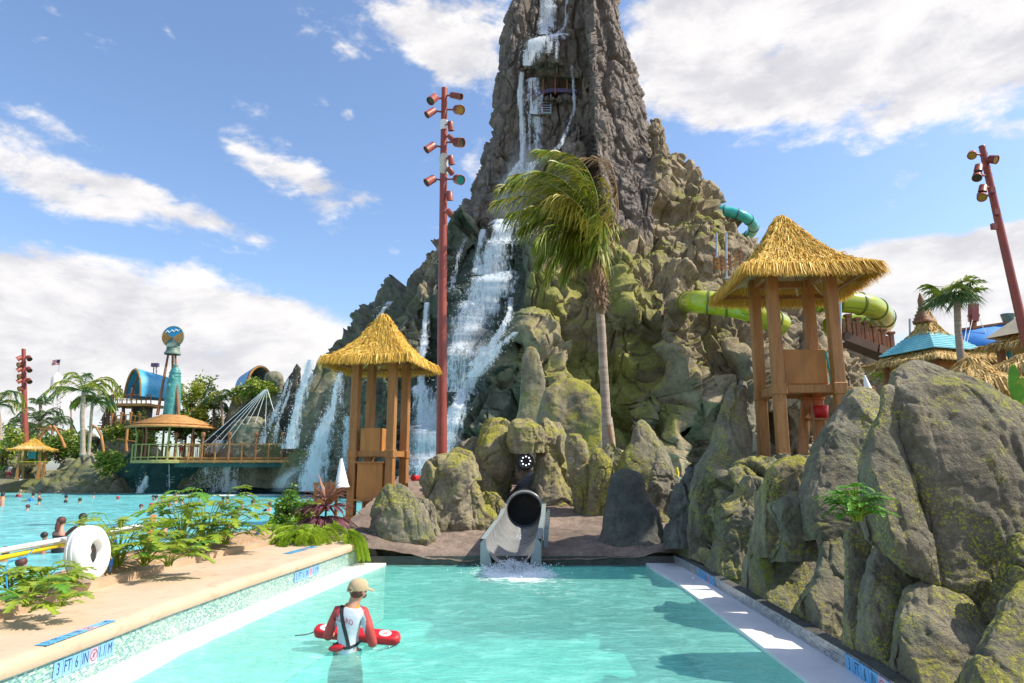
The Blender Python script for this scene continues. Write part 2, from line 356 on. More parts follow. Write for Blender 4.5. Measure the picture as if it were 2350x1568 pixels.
def leafm(n,a,b,tr=.3,c3=None): return pm(n,a,b,3.5,.5,.1,20,trans=tr,c3=c3)
M['palm']=leafm('palm_leaf',(.16,.24,.014),(.27,.33,.028)); M['palmd']=leafm('dark_palm_leaf',(.06,.11,.01),(.10,.16,.015)); M['palmy']=leafm('yellowing_palm_leaf',(.42,.38,.05),(.34,.30,.05)); M['palmb']=leafm('dry_palm_leaf',(.36,.22,.09),(.46,.30,.13))
M['palmg']=leafm('grey_green_palm_leaf',(.07,.13,.045),(.12,.19,.06)); M['philo']=leafm('split_leaf',(.18,.30,.015),(.32,.40,.035)); M['fern']=leafm('fern_leaf',(.24,.40,.02),(.38,.50,.04))
M['cordy']=leafm('burgundy_leaf',(.11,.028,.045),(.22,.085,.10),.2); M['cordyp']=leafm('pink_brown_leaf',(.34,.17,.10),(.25,.12,.09),.25); M['shrub']=leafm('shrub_leaf',(.09,.17,.02),(.16,.25,.03)); M['bamboo']=leafm('yellow_green_leaf',(.42,.44,.05),(.28,.33,.04))
M['philod']=leafm('fresh_green_leaf',(.06,.22,.015),(.15,.34,.03))
M['trunk']=pm('palm_trunk',(.42,.32,.245),(.27,.20,.145),1.5,.85,1.,9,(1,1,6)); M['boot']=pm('palm_boot_fibre',(.26,.16,.085),(.14,.08,.045),3,.9,1.,14,(2,2,.6))
# thatch: strips carry their own tone through a per-vertex attribute
def thatchmat(name,a,b,c):
    m,t=newmat(name); bs=t.n('ShaderNodeBsdfPrincipled'); at=t.n('ShaderNodeAttribute'); at.attribute_name='tone'
    cc=t.mix(at.outputs['Fac'],a,b); cc=t.mix(t.ss(at.outputs['Fac'],.82,.97),cc,c); t.l(cc,bs.inputs[0]); bs.inputs['Roughness'].default_value=.7
    tr=t.n('ShaderNodeBsdfTranslucent'); t.l(cc,tr.inputs[0]); ms=t.n('ShaderNodeMixShader'); ms.inputs[0].default_value=.2; t.l(bs.outputs[0],ms.inputs[1]); t.l(tr.outputs[0],ms.inputs[2]); finish(t,ms); return m
M['thatch']=thatchmat('golden_thatch',(.50,.28,.035),(.88,.60,.10),(.95,.78,.30)); M['thatchp']=thatchmat('pale_thatch',(.44,.28,.08),(.80,.58,.22),(.90,.75,.42))
# mosaic tiles
def mosaic(name,cols,grout,sx,sy,uv=True,rough=.25):
    m,t=newmat(name); bs=t.n('ShaderNodeBsdfPrincipled'); u=t.n('ShaderNodeUVMap'); u.uv_map='UVMap'
    b=t.n('ShaderNodeTexBrick'); t.l(u.outputs[0],b.inputs[0]); b.inputs['Scale'].default_value=1; b.inputs['Brick Width'].default_value=sx; b.inputs['Row Height'].default_value=sy; b.inputs['Mortar Size'].default_value=sy*.09; b.inputs['Mortar Smooth'].default_value=.1; b.offset=.5
    b.inputs['Color1'].default_value=(0,0,0,1); b.inputs['Color2'].default_value=(1,1,1,1); b.inputs['Mortar'].default_value=(.5,.5,.5,1)
    s=t.n('ShaderNodeSeparateColor'); t.l(b.outputs[0],s.inputs[0]); r=t.n('ShaderNodeValToRGB'); t.l(s.outputs[0],r.inputs[0]); r.color_ramp.interpolation='CONSTANT'
    el=r.color_ramp.elements
    while len(el)<len(cols): el.new(.5)
    for i,cx in enumerate(cols): el[i].position=i/len(cols); el[i].color=(*cx,1)
    big=t.noise(t.mapping(u.outputs[0],(1,1,1)),1.3,4,.6); c=t.mix(b.outputs['Fac'],r.outputs[0],grout); c=t.mix(t.ss(big,.45,.65,0,.35),c,(.42,.47,.42))
    t.l(c,bs.inputs[0]); bs.inputs['Roughness'].default_value=rough
    bp=t.n('ShaderNodeBump'); bp.invert=True; bp.inputs['Strength'].default_value=.4; bp.inputs['Distance'].default_value=.004; t.l(b.outputs['Fac'],bp.inputs['Height']); t.l(bp.outputs[0],bs.inputs['Normal'])
    finish(t,bs); return m
M['mosaic']=mosaic('aqua_mosaic',[(.12,.30,.27),(.22,.42,.35),(.34,.50,.42),(.09,.26,.26),(.42,.53,.44),(.18,.38,.28),(.28,.44,.40),(.06,.22,.23)],(.40,.44,.39),.036,.02)
M['brickm']=mosaic('grey_glass_brick',[(.16,.17,.17),(.24,.25,.25),(.10,.11,.12),(.34,.35,.35),(.20,.22,.23)],(.50,.50,.48),.075,.03,rough=.3)
# water: glossy skin over tinted, partly milky body
def watermat(name,tint,body,milk,ws,bump,foamat=False,r=.05,spark=False):
    m,t=newmat(name); g=t.n('ShaderNodeNewGeometry'); v=g.outputs['Position']
    st=t.mapping(v,(1,1.7,1)); h=t.m('ADD',t.noise(st,ws,5,.6,.6),t.m('MULTIPLY',t.noise(st,ws*3.7,4,.6),.35))
    b=t.n('ShaderNodeBump'); b.inputs['Strength'].default_value=1; b.inputs['Distance'].default_value=bump; t.l(h,b.inputs['Height'])
    big=t.noise(t.mapping(v,(1,.8,1)),.35,4,.6,.8); sm=t.noise(st,ws*1.1,5,.65,1.)
    bc=t.mix(t.ss(big,.35,.65),body,tuple(q*.78 for q in body)); bc=t.mix(t.ss(sm,.5,.72,0,.6),bc,tuple(min(1,q*1.25+.08) for q in body))
    di=t.n('ShaderNodeBsdfDiffuse'); t.l(bc,di.inputs[0]); t.l(b.outputs[0],di.inputs['Normal'])
    tr=t.n('ShaderNodeBsdfTransparent'); tr.inputs[0].default_value=(*tint,1); ms=t.n('ShaderNodeMixShader'); t.l(t.ss(sm,.3,.7,milk*.8,min(1,milk*1.2)),ms.inputs[0]); t.l(tr.outputs[0],ms.inputs[1]); t.l(di.outputs[0],ms.inputs[2])
    gl=t.n('ShaderNodeBsdfGlossy'); gl.inputs['Roughness'].default_value=r; t.l(b.outputs[0],gl.inputs['Normal'])
    fr=t.n('ShaderNodeFresnel'); fr.inputs[0].default_value=1.33; t.l(b.outputs[0],fr.inputs['Normal'])
    m2=t.n('ShaderNodeMixShader'); t.l(t.m('MULTIPLY',fr.outputs[0],.62),m2.inputs[0]); t.l(ms.outputs[0],m2.inputs[1]); t.l(gl.outputs[0],m2.inputs[2])
    last=m2
    if foamat:
        at=t.n('ShaderNodeAttribute'); at.attribute_name='foam'; fo=t.n('ShaderNodeBsdfDiffuse'); fo.inputs[0].default_value=(.85,.9,.9,1)
        fm=t.ss(t.m('ADD',at.outputs['Fac'],t.m('MULTIPLY',t.m('SUBTRACT',t.noise(t.mapping(v,(1,2.2,1)),4.5,7,.75,.8),.5),1.5)),.42,.72)
        m3=t.n('ShaderNodeMixShader'); t.l(t.m('MULTIPLY',fm,.9),m3.inputs[0]); t.l(m2.outputs[0],m3.inputs[1]); t.l(fo.outputs[0],m3.inputs[2]); last=m3
    finish(t,last); return m
M['water']=watermat('plunge_pool_water',(.62,.95,.92),(.26,.68,.61),.42,2.1,.045,True)
M['water2']=watermat('wave_pool_water',(.5,.88,.92),(.20,.66,.70),.8,1.3,.05,True,r=.08)
def floormat():
    m,t=newmat('pool_floor_caustics'); g=t.n('ShaderNodeNewGeometry'); v=g.outputs['Position']; bs=t.n('ShaderNodeBsdfPrincipled')
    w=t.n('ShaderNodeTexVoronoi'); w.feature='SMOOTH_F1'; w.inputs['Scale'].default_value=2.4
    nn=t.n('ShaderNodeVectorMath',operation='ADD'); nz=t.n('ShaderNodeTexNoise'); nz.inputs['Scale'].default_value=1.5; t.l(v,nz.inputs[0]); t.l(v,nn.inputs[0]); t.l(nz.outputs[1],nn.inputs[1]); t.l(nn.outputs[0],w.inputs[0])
    c=t.mix(t.ss(w.outputs[0],.25,.62,0,.8),(.26,.74,.68),(.46,.86,.79)); t.l(c,bs.inputs[0]); finish(t,bs); return m  # lighter cells are caustic light painted into the floor colour
M['floor']=floormat()
# falling water: white streaks with gaps, edges ragged (UV: across, metres along)
def fallmat(name,dens,col=(.86,.90,.93),sx=1.,fine=1.):
    m,t=newmat(name); u=t.n('ShaderNodeUVMap'); u.uv_map='UVMap'; sp=t.n('ShaderNodeSeparateXYZ'); t.l(u.outputs[0],sp.inputs[0]); g=t.n('ShaderNodeNewGeometry'); v=g.outputs['Position']
    n1=t.noise(t.mapping(v,(2.6*sx,1.2,.30)),1.0,6,.7,.5); n2=t.noise(t.mapping(v,(7*sx,3,2.2*fine)),1.,5,.8,.3); n3=t.noise(t.mapping(v,(.6,.3,.22),(5,5,0)),1.,3,.5)
    e=t.m('SUBTRACT',1,t.m('ABSOLUTE',t.m('SUBTRACT',t.m('MULTIPLY',sp.outputs[0],2),1))); ed=t.ss(e,0,.8,-.75,.16)
    d=t.m('ADD',t.m('ADD',t.m('MULTIPLY',t.m('SUBTRACT',n1,.5),2.2),t.m('MULTIPLY',t.m('SUBTRACT',n2,.5),1.9)),t.m('ADD',ed,t.m('MULTIPLY',t.m('SUBTRACT',n3,.5),1.)))
    a=t.ss(d,.10-dens,.70-dens)
    di=t.n('ShaderNodeBsdfDiffuse'); di.inputs[0].default_value=(*col,1); tl=t.n('ShaderNodeBsdfTranslucent'); tl.inputs[0].default_value=(*col,1); mm=t.n('ShaderNodeMixShader'); mm.inputs[0].default_value=.35; t.l(di.outputs[0],mm.inputs[1]); t.l(tl.outputs[0],mm.inputs[2])
    tr=t.n('ShaderNodeBsdfTransparent'); ms=t.n('ShaderNodeMixShader'); t.l(t.m('MULTIPLY',a,.93),ms.inputs[0]); t.l(tr.outputs[0],ms.inputs[1]); t.l(mm.outputs[0],ms.inputs[2]); finish(t,ms); return m
M['fall']=fallmat('falling_water',.52); M['fallthin']=fallmat('thin_falling_water',.27,(.75,.82,.88)); M['film']=fallmat('chute_film',-.12,(.75,.8,.84)); M['mist']=None
def mistmat():
    m,t=newmat('spray_mist'); u=t.n('ShaderNodeUVMap'); u.uv_map='UVMap'; sp=t.n('ShaderNodeSeparateXYZ'); t.l(u.outputs[0],sp.inputs[0])
    e=t.m('SUBTRACT',1,t.m('ABSOLUTE',t.m('SUBTRACT',t.m('MULTIPLY',sp.outputs[0],2),1))); n=t.noise(t.mapping(u.outputs[0],(3,.5,1)),1.,6,.65,.5); at=t.n('ShaderNodeAttribute'); at.attribute_name='tone'
    a=t.m('MULTIPLY',t.m('MULTIPLY',t.ss(e,0,.9),t.ss(n,.25,.75,.25,.85)),at.outputs['Fac'])
    di=t.n('ShaderNodeBsdfDiffuse'); di.inputs[0].default_value=(.78,.83,.88,1); tr=t.n('ShaderNodeBsdfTransparent'); ms=t.n('ShaderNodeMixShader'); t.l(a,ms.inputs[0]); t.l(tr.outputs[0],ms.inputs[1]); t.l(di.outputs[0],ms.inputs[2]); finish(t,ms); return m
M['mist']=mistmat()
M['drop']=pm('water_drops',(.88,.91,.93),(.8,.85,.88),3,.3,trans=.3)
def emis(name,c,s):
    m,t=newmat(name); e=t.n('ShaderNodeEmission'); e.inputs[0].default_value=(*c,1); e.inputs[1].default_value=s; finish(t,e); return m
M['led']=emis('portal_lamp_glow',(.9,.95,1),1.2)
# ------------------------------------------------------------------ lofted rock from profile rows (top to bottom), real thickness
CT,ST=math.cos(PITCH),math.sin(PITCH)
def Wn(px,py,Y):
    a=(px-1175)/FD; b=-(py-784)/FD; dy=CT-b*ST; dz=ST+b*CT; t=Y/dy
    return np.stack([a*t,Y+0*px,CZ+dz*t],-1)
def projn(P):
    x,y,z=P[...,0],P[...,1],P[...,2]-CZ; f=y*CT+z*ST; u=-y*ST+z*CT
    return 1175+FD*x/f, 784-FD*u/f
def grid_faces(nv,nu,closed):
    i=np.arange(nv-1)[:,None]*nu; j=np.arange(nu if closed else nu-1)[None,:]; j2=(j+1)%nu
    return np.stack([i+j,i+j2,i+nu+j2,i+nu+j],-1).reshape(-1,4)[:,::-1]
def grid_normals(P,closed):
    du=np.roll(P,-1,1)-np.roll(P,1,1) if closed else np.gradient(P,axis=1)
    dv=np.gradient(P,axis=0); n=np.cross(du,dv); l=np.linalg.norm(n,axis=-1,keepdims=True); return n/np.maximum(l,1e-9)
def blur_rows(P,k):
    for _ in range(k): Q=P.copy(); Q[1:-1]=.25*P[:-2]+.5*P[1:-1]+.25*P[2:]; P=Q
    return P
rnd=lambda c,k: np.modf(c*k*97.31)[0]*2-1
def loft(name,rows,Y,ratio=.8,nu=150,nv=110,amp=.12,cell=.75,crack=.55,seed=1,mat='boulder',lean=0.,sq=.68,label=None,cat='boulder',group=None,fine=1.,parent=None,bottom=None,smooth_rows=4,capr=.4,flare=.14,wall=False):
    rows=sorted(rows); py=np.array([r[0] for r in rows],float); xl=np.array([r[1] for r in rows],float); xr=np.array([r[2] for r in rows],float)
    t=np.linspace(0,1,nv); t=np.where(t<.18,t*t/.36+.0,t-.09)/.91; Y0_=py[0]+(py[-1]-py[0])*t
    L=np.interp(Y0_,py,xl); Rr=np.interp(Y0_,py,xr)
    fl=flare*(Rr-L)*sst(t,.55,1.)**1.3; L=L-fl; Rr=Rr+fl; S=np.stack([L,Rr],-1); S=blur_rows(S,smooth_rows); L,Rr=S[:,0],S[:,1]
    # round off the top
    H=(py[-1]-py[0]); wtop=max(6.,(xr[0]-xl[0])); k=np.sqrt(np.clip((Y0_-py[0])/(capr*wtop),0,1)); k=np.sqrt(np.clip(1-(1-k**2)**2,0,1)); c=(L+Rr)/2; h=(Rr-L)/2*np.maximum(k,.02)
    phi=np.linspace(0,2*np.pi,nu,endpoint=False)+np.pi
    cx=np.cos(phi); sx=np.sin(phi); ux=np.sign(cx)*np.abs(cx)**sq; uy=np.sign(sx)*np.abs(sx)**sq
    Yl=Y+lean*(1-t); m=mpp(float(c[len(c)//2]),float(Y0_[len(c)//2]),Y); b=h*m*ratio
    PX=c[:,None]+h[:,None]*ux[None]; YY=Yl[:,None]+b[:,None]*uy[None]
    P=Wn(PX,np.repeat(Y0_[:,None],nu,1),np.repeat(Yl[:,None],nu,1)); P[...,1]=YY
    front=uy<=0; Pf=Wn(PX,np.repeat(Y0_[:,None],nu,1),YY); P[:,front]=Pf[:,front]
    N=grid_normals(P,True); size=float(np.mean(Rr-L))*m
    if (N[nv//2,3*nu//4 if False else 0]*(P[nv//2,0]-P[nv//2].mean(0))).sum()<0: N=-N
    q=P/(cell*size)*np.array([1.,1.,.55]); w=fbm(q*1.3,3,seed)[...,None]*.35
    f1,f2,cid,vx=worley(q+w+seed*3.1,seed); a1,a2,ac,_=worley(q*2.4+w*1.6+seed,seed+40)
    g=sst(f2-f1,0,.10); g3=sst(f2-f1,0,.14); d=1.15*amp*size*( (g-1)*crack*.8 + ((cid-.5)*.9+vx[...,2]*rnd(cid,1.)*1.6+vx[...,0]*rnd(cid,2.3)*1.6)*g3 + fbm(P/(size*.5)+seed,4,seed+5)*.9 + (ac-.5)*.42*sst(a2-a1,0,.25)-.22*(1-sst(a2-a1,0,.10))-.30*np.clip(1-np.abs(fbm(P/(size*.42)*np.array([1,1,.5])+seed,3,seed+9))*9,0,1) )+ .018*size*fine*fbm(P/(size*.09),4,seed+8)
    k2=np.clip(k,0,1)[:,None]; P=P+N*(d*np.clip(k2,.15,1))[...,None]
    P[0]=P[0].mean(0)
    if wall: P=behind(P)
    if bottom is not None: P[-1,:,2]=bottom
    V=P.reshape(-1,3); F=grid_faces(nv,nu,True)
    org=np.array([V[-nu:,0].mean(),V[-nu:,1].mean(),V[-nu:,2].min()]) if parent is None else np.array(tuple(parent.location))
    me=raw_mesh(name,V-org,F,M[mat],True)
    o=obj(name,me,parent,None if parent is not None else tuple(org))
    if parent is None: tag(o,label,cat,group)
    return o
# ------------------------------------------------------------------ the volcano
mr=np.array([(-60,1200,1404),(0,1188,1413),(40,1172,1421),(75,1160,1430),(100,1155,1438),(180,1150,1458),(215,1147,1470),(250,1143,1482),(290,1134,1494),(330,1113,1500),(372,1106,1510),(388,1098,1568),(420,1087,1614),(450,1074,1642),(480,1052,1644),(515,1022,1672),(545,1005,1702),(580,965,1748),(600,952,1782),(640,934,1800),(690,878,1850),(740,830,1922),(780,793,1985),(820,742,2045),(870,722,2085),(950,704,2110),(1040,690,2130),(1130,680,2125),(1150,676,2130)],float)
Y0m=64.
def ipx(py,tab,k): t=np.array(tab,float); return np.interp(py,t[:,0],t[:,k])
GU=[(-60,1205,1343),(0,1203,1344),(80,1195,1349),(180,1182,1358),(300,1160,1364),(376,1145,1369),(460,1120,1385),(520,1100,1400),(560,1095,1405)]
GL=[(495,1118,1188),(520,1085,1186),(560,1050,1184),(640,1022,1182),(700,1005,1176),(765,985,1170),(850,945,1105),(900,925,1066),(1000,900,1045),(1130,880,1030)]
def band(px,l,r,sl,sr): return sst(px,l-sl,l+sl)*(1-sst(px,r-sr,r+sr))
def mdY(px,py):
    d=0*px
    gu=band(px,ipx(py,GU,1),ipx(py,GU,2),22,3.5)*(1-sst(py,470,560))
    d+=3.4*gu
    d+=-1.5*band(px,ipx(py,GU,2),ipx(py,GU,2)+22,4,10)*(1-sst(py,500,560))
    sh=band(px,1212,1292,10,8); d+=-2.6*sh*sst(py,84,92)*(1-sst(py,140,168))
    d+=1.6*band(px,1205,1334,6,3)*sst(py,176,186)*(1-sst(py,218,228))
    d+=1.2*band(px,1235,1330,12,4)*sst(py,225,240)*(1-sst(py,300,360))
    # pointed slab left of the ridge, lower gully
    w=np.clip((py-283)/90,0,1); d+=-3.*band(px,1325-48*w,1330+6*w,4,4)*sst(py,283,300)*(1-sst(py,400,520))
    g2=band(px,ipx(py,GL,1),ipx(py,GL,2),14,5)*sst(py,490,540); d+=g2*(4.2-2.0*sst(py,630,655)+1.8*sst(py,760,900))
    d+=-2.2*band(px,1080,1172,14,10)*sst(py,690,712)*(1-sst(py,800,900))
    d+=-2.6*band(px,1190,1300,8,30)*sst(py,510,560)*(1-sst(py,900,980))
    d+=2.4*band(px,955,1000,8,6)*sst(py,694,702)
    d+=2.0*band(px,758,800,10,8)*sst(py,850,860)
    # broad buttresses on the right flank
    d+=-4.0*np.exp(-((px-1310)/75)**2)*sst(py,860,930)
    d+=-3.2*np.exp(-((px-1530)/42)**2)*sst(py,600,680)
    d+=-3.0*np.exp(-((px-1700)/60)**2)*sst(py,640,800)
    d+=-3.5*np.exp(-((px-1430)/55)**2)*sst(py,545,600)*(1-sst(py,700,800))
    d+=-2.5*np.exp(-((px-1620)/40)**2)*sst(py,430,480)*(1-sst(py,560,640))
    # caves at the foot
    d+=4.*band(px,1550,1588,7,7)*sst(py,975,1015); d+=3.*np.exp(-((px-1810)/22)**2)*sst(py,940,980)
    return d
def volcano():
    nv,nf,nb=640,900,50
    py=np.concatenate([np.linspace(-60,-2,16,endpoint=False),np.linspace(-2,1150,nv-16)])
    L=np.interp(py,mr[:,0],mr[:,1]); Rr=np.interp(py,mr[:,0],mr[:,2]); c=(L+Rr)/2; h=(Rr-L)/2
    # jagged outline
    b=np.interp(py,[-60,0,300,480,560,700,900,1150],[4.6,5,7.5,9.5,12,16,21,24])
    u=np.linspace(-1,1,nf); u=np.sign(u)*(1-(1-np.abs(u))**1.12); 
    PX=c[:,None]+h[:,None]*u[None]; PY=np.repeat(py[:,None],nf,1); Y=Y0m-b[:,None]*np.sqrt(np.clip(1-np.abs(u[None])**2.3,0,1))
    edge=np.sqrt(np.clip(1-u[None]**4,0,1)); Y=Y+mdY(PX,PY)*edge
    P=Wn(PX,PY,Y)
    ub=np.linspace(1,-1,nb+2)[1:-1]; PXb=c[:,None]+h[:,None]*ub[None]; Pb=Wn(PXb,np.repeat(py[:,None],nb,1),np.full((len(py),nb),Y0m)); Pb[...,1]=Y0m+(b[:,None]*np.sqrt(np.clip(1-np.abs(ub[None])**2.3,0,1)))
    P=np.concatenate([P,Pb],1); nu=P.shape[1]
    N=grid_normals(P,True); N=blur_rows(N,3)
    if N[300,nf//2,1]>0: N=-N
    PXa=np.concatenate([PX,PXb],1); PYa=np.repeat(py[:,None],nu,1)
    spire=(1-sst(PYa,500,560))*(1-sst(PXa,ipx(PYa,[(0,1500),(385,1492),(420,1500),(480,1505),(560,1512)],1)-6,ipx(PYa,[(0,1500),(385,1492),(420,1500),(480,1505),(560,1512)],1)+6))
    spire=spire*sst(PXa,ipx(PYa,[(-60,1100),(420,1060),(480,1060),(560,1130)],1)-14,ipx(PYa,[(-60,1100),(420,1060),(480,1060),(560,1130)],1)+14)
    wr=fbm(P*.35,3,5)[...,None]*.9; wr2=fbm(P*.9+7,3,6)[...,None]*.35
    # lower: big rounded blocks > medium blocks > rubble
    A=worley((P+wr)*np.array([.16,.16,.08])+2.2,3); B=worley((P+wr)*np.array([.38,.38,.19])+9.,4); C=worley((P+wr2)*np.array([1.0,1.0,.6])+4.,6)
    def plate(W_,amp,crk,cw,pw=.22): return (W_[2]-.5)*amp*sst(W_[1]-W_[0],0,pw)-crk*(1-sst(W_[1]-W_[0],0,cw))
    rt=lambda c,k: np.modf(c*k*97.31)[0]*2-1
    def facet(W_,t,e): return (W_[3][...,2]*rt(W_[2],1.)+W_[3][...,0]*rt(W_[2],2.3)+.5*W_[3][...,1]*rt(W_[2],3.7))*t*sst(W_[1]-W_[0],0,e)
    low=plate(A,1.3,.7,.05,.08)+facet(A,2.3,.06)+plate(B,.8,.65,.075,.08)+facet(B,1.6,.07)+plate(C,.30,.30,.10,.10)+facet(C,.6,.1)+fbm(P*np.array([.8,.8,.45]),6,12,.58)*.34-.3
    ww=fbm(P*.5+3,3,15)[...,None]*.5
    D=worley((P+ww)*np.array([.46,.46,.055])+1.,21); E=worley((P+ww*.6)*np.array([.95,.95,.36])+5.,22); F_=worley((P+wr2*.5)*np.array([1.9,1.9,2.6]),23)
    hi=plate(D,.85,.48,.09,.12)+plate(E,.50,.26,.07,.10)+plate(F_,.16,.11,.12,.14)+fbm(P*np.array([.5,.5,.2]),4,31)*.5+E[3][...,2]*.15*sst(E[1]-E[0],0,.2)
    d=low*(1-spire)+hi*spire
    gw=band(PXa,ipx(PYa,GL,1),ipx(PYa,GL,2),14,8)*sst(PYa,498,520)
    d=d*(1-.45*gw)
    P=P+N*d[...,None]
    F=grid_faces(len(py),nu,True)
    org=np.array([2.,Y0m,-1.])
    me=raw_mesh('volcano',P.reshape(-1,3)-org,F,M['mount'],np.random.default_rng(1).random(len(F))<2)
    fs=(spire.reshape(-1)[F].mean(1)>.5); me.polygons.foreach_set('use_smooth',np.ones(len(F),dtype=bool)) 
    left=1-sst(PXa,1150,1200); wet=band(PXa,ipx(PYa,GL,1)-25,ipx(PYa,GL,2)+35,25,30)*sst(PYa,490,520)
    wet=np.maximum(wet,.75*band(PXa,1060,1210,20,30)*sst(PYa,820,900)); wet=np.maximum(wet,.75*(1-sst(PXa,930,1010))*sst(PYa,560,640)*(1-.0*PYa))
    wet=np.maximum(wet,.55*band(PXa,1690,1760,15,15)*sst(PYa,830,850))
    moss=.5+.3*band(PXa,1180,1500,40,60)*sst(PYa,540,600)-.25*sst(PXa,1620,1900)+.35*np.exp(-((PXa-1310)/90)**2)*sst(PYa,850,920)
    moss=moss-.1*left
    wetup=.5*band(PXa,ipx(PYa,GU,1),ipx(PYa,GU,2),10,3)*(1-sst(PYa,470,560))
    col3=np.stack([np.clip(moss*(1-spire)+.02*spire,0,1),np.clip(wet*(1-.6*spire),0,1),np.clip(spire*(1-.55*wetup),0,1)],-1).reshape(-1,3).astype(np.float32)
    at=me.attributes.new('paint','FLOAT_VECTOR','POINT'); at.data.foreach_set('vector',col3.ravel())
    o=obj('volcano',me,None,tuple(org)); tag(o,'huge artificial volcano of brown and mossy green rock with waterfalls down its face','volcano')
    return o,P[:,:nf]
VOL,VP=volcano()
# depth buffer of the finished face, used to hang the falls and rails on the rock
def make_depth():
    x,y=projn(VP); B=np.full((300,340),1e9); ix=np.clip(((x-560)/5).astype(int),0,339); iy=np.clip((y/4+10).astype(int),0,299)
    np.minimum.at(B,(iy,ix),VP[...,1]); return B
DB=make_depth()
def Yv(px,py,r=1,q=0):
    ix=int((px-560)/5); iy=int(py/4+10); a=DB[max(iy-r,0):iy+r+1,max(ix-r,0):ix+r+1]; a=a[a<1e8]
    return float(a.min() if q==0 else np.median(a)) if a.size else 60.
# pinnacles on the right flank and slabs in front
loft('pinnacle',[(272,1500,1512),(295,1496,1522),(335,1494,1532),(385,1488,1550),(430,1482,1568),(470,1480,1580)],59.5,.9,110,110,.14,.45,1.,5,'mount',parent=VOL,flare=0)
loft('rock_slab',[(795,1210,1226),(815,1200,1238),(870,1196,1250),(960,1190,1252),(990,1188,1252)],34,.45,70,70,.03,1.5,.3,8,'mossboulder',label='tall pointed mossy slab standing in front of the volcano left of the palm',cat='rock slab')
# cone ridge left of the falls, with the black horn
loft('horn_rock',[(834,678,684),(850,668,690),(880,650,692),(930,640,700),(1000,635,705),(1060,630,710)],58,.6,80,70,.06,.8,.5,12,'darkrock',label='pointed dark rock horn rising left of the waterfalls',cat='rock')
loft('knob_rock',[(852,622,640),(865,612,650),(890,612,650),(930,610,655)],59,.8,60,50,.08,.8,.5,14,'hillrock',label='rounded mossy rock knob beside the blue canopy on the ridge',cat='rock')
loft('rock_mound',[(880,575,650),(910,545,700),(950,520,740),(1000,490,770),(1060,460,800),(1120,450,820)],61,.35,160,100,.05,.35,.8,16,'hillrock',label='broad mossy rock mound behind the wooden bridge',cat='rock')
loft('rock_outcrop',[(955,560,610),(975,535,640),(1010,520,650),(1050,515,655)],57,.6,90,70,.06,.6,.6,18,'hillrock',label='green rock outcrop under the fan of cables behind the bridge',cat='rock')
loft('rock_mound',[(825,735,770),(860,728,800),(900,700,830),(960,680,850),(1030,670,870),(1120,660,880)],56,.5,120,100,.06,.5,.8,20,'hillrock',label='mossy rock shoulder between the left waterfalls',cat='rock')
# ------------------------------------------------------------------ boulders round the slide
L2=lambda zr,s,ox,oy: [(y/s/1.06383+oy,a/s/1.06383+ox,b/s/1.06383+ox) for y,a,b in zr]
Z8=lambda r: L2(r,3.4846,987,893); Z4=lambda r: L2(r,2.761,564,1034); Z2=lambda r: L2(r,1.917,1504,799)
KL=[(2290,1790),(2100,1658),(1980,1568),(1836,1476),(1700,1390),(1600,1326),(1533,1289)]
KP=[G(x,y) for x,y in KL]
def behind(P):
    '''keep the rock on its own side of the kerb: first move it back bodily, then press only what still crosses'''
    ys=np.array([p.y for p in KP]); xs=np.array([p.x for p in KP]); P=P.copy(); cam_=np.array([0,0,CZ]); rel=.16*fbm(P*1.4,3,77)+.05
    for _ in range(30):
        lim=np.interp(P[...,1],ys,xs)+.10*np.clip(P[...,2],0,3)+.05; bad=((lim>P[...,0])&(P[...,2]>.15)).mean()
        if bad<.10: break
        P=cam_+(P-cam_)*1.02
    for _ in range(6):
        lim=np.interp(P[...,1],ys,xs)+.06+np.clip(rel,0,.5)+.10*np.clip(P[...,2],0,3); g=lim-P[...,0]; k=np.where(g>0,1+np.clip(.9*g/np.maximum(P[...,0]+.35*P[...,1],1.),0,.3),1.)
        P=cam_+(P-cam_)*k[...,None]
    return P
def bl(rows,Y,label,seed,mat='boulder',**k): return loft('boulder',rows,Y,label=label,seed=seed,mat=mat,group='boulders',**k)
bl(Z8([(240,540,640),(300,480,670),(400,420,695),(550,370,720),(700,400,720),(850,440,650),(1060,470,620)]),21.3,'tall mossy boulder forming the left jamb of the slide grotto',31,'mossboulder',amp=.09,ratio=1.9)
bl(Z8([(250,690,820),(320,660,950),(450,660,980),(540,690,960)]),20.1,'mossy lintel stone wedged over the slide grotto',32,'mossboulder',amp=.09,ratio=1.3,flare=0,capr=.25)
bl(Z8([(240,945,1020),(300,930,1070),(400,900,1140),(600,890,1190),(750,890,1200),(1000,880,1210)]),21.4,'mossy boulder forming the right jamb of the slide grotto',33,'mossboulder',amp=.10,crack=.9,ratio=2.1)
loft('boulder',Z8([(380,640,900),(600,620,940),(900,600,1000),(1100,600,1050)]),24.6,.5,80,60,.05,1,.5,34,'darkrock',label='rock closing the back of the slide grotto, niche shade in its colour',group='boulders')  # coloured dark to stand in for the shade inside the niche
bl(Z8([(380,1165,1260),(450,1145,1330),(600,1155,1350),(800,1190,1400),(1000,1235,1480),(1230,1290,1470)]),19.4,'yellow-mossy upright boulder just left of the palm base',35,'mossboulder',amp=.06)
bl(Z8([(500,1390,1470),(600,1350,1530),(700,1350,1560),(850,1345,1540),(1000,1330,1520),(1240,1310,1500)]),19.0,'mossy boulder leaning in front of the palm base',36,'mossboulder',amp=.06)
bl(Z8([(675,1590,1740),(760,1535,1810),(900,1505,1870),(1050,1485,1960),(1200,1475,1995),(1490,1460,2040)]),15.95,'smooth dark grey boulder at the right end of the slide apron',37,'greyrock',amp=.03,crack=.15,cell=1.4)
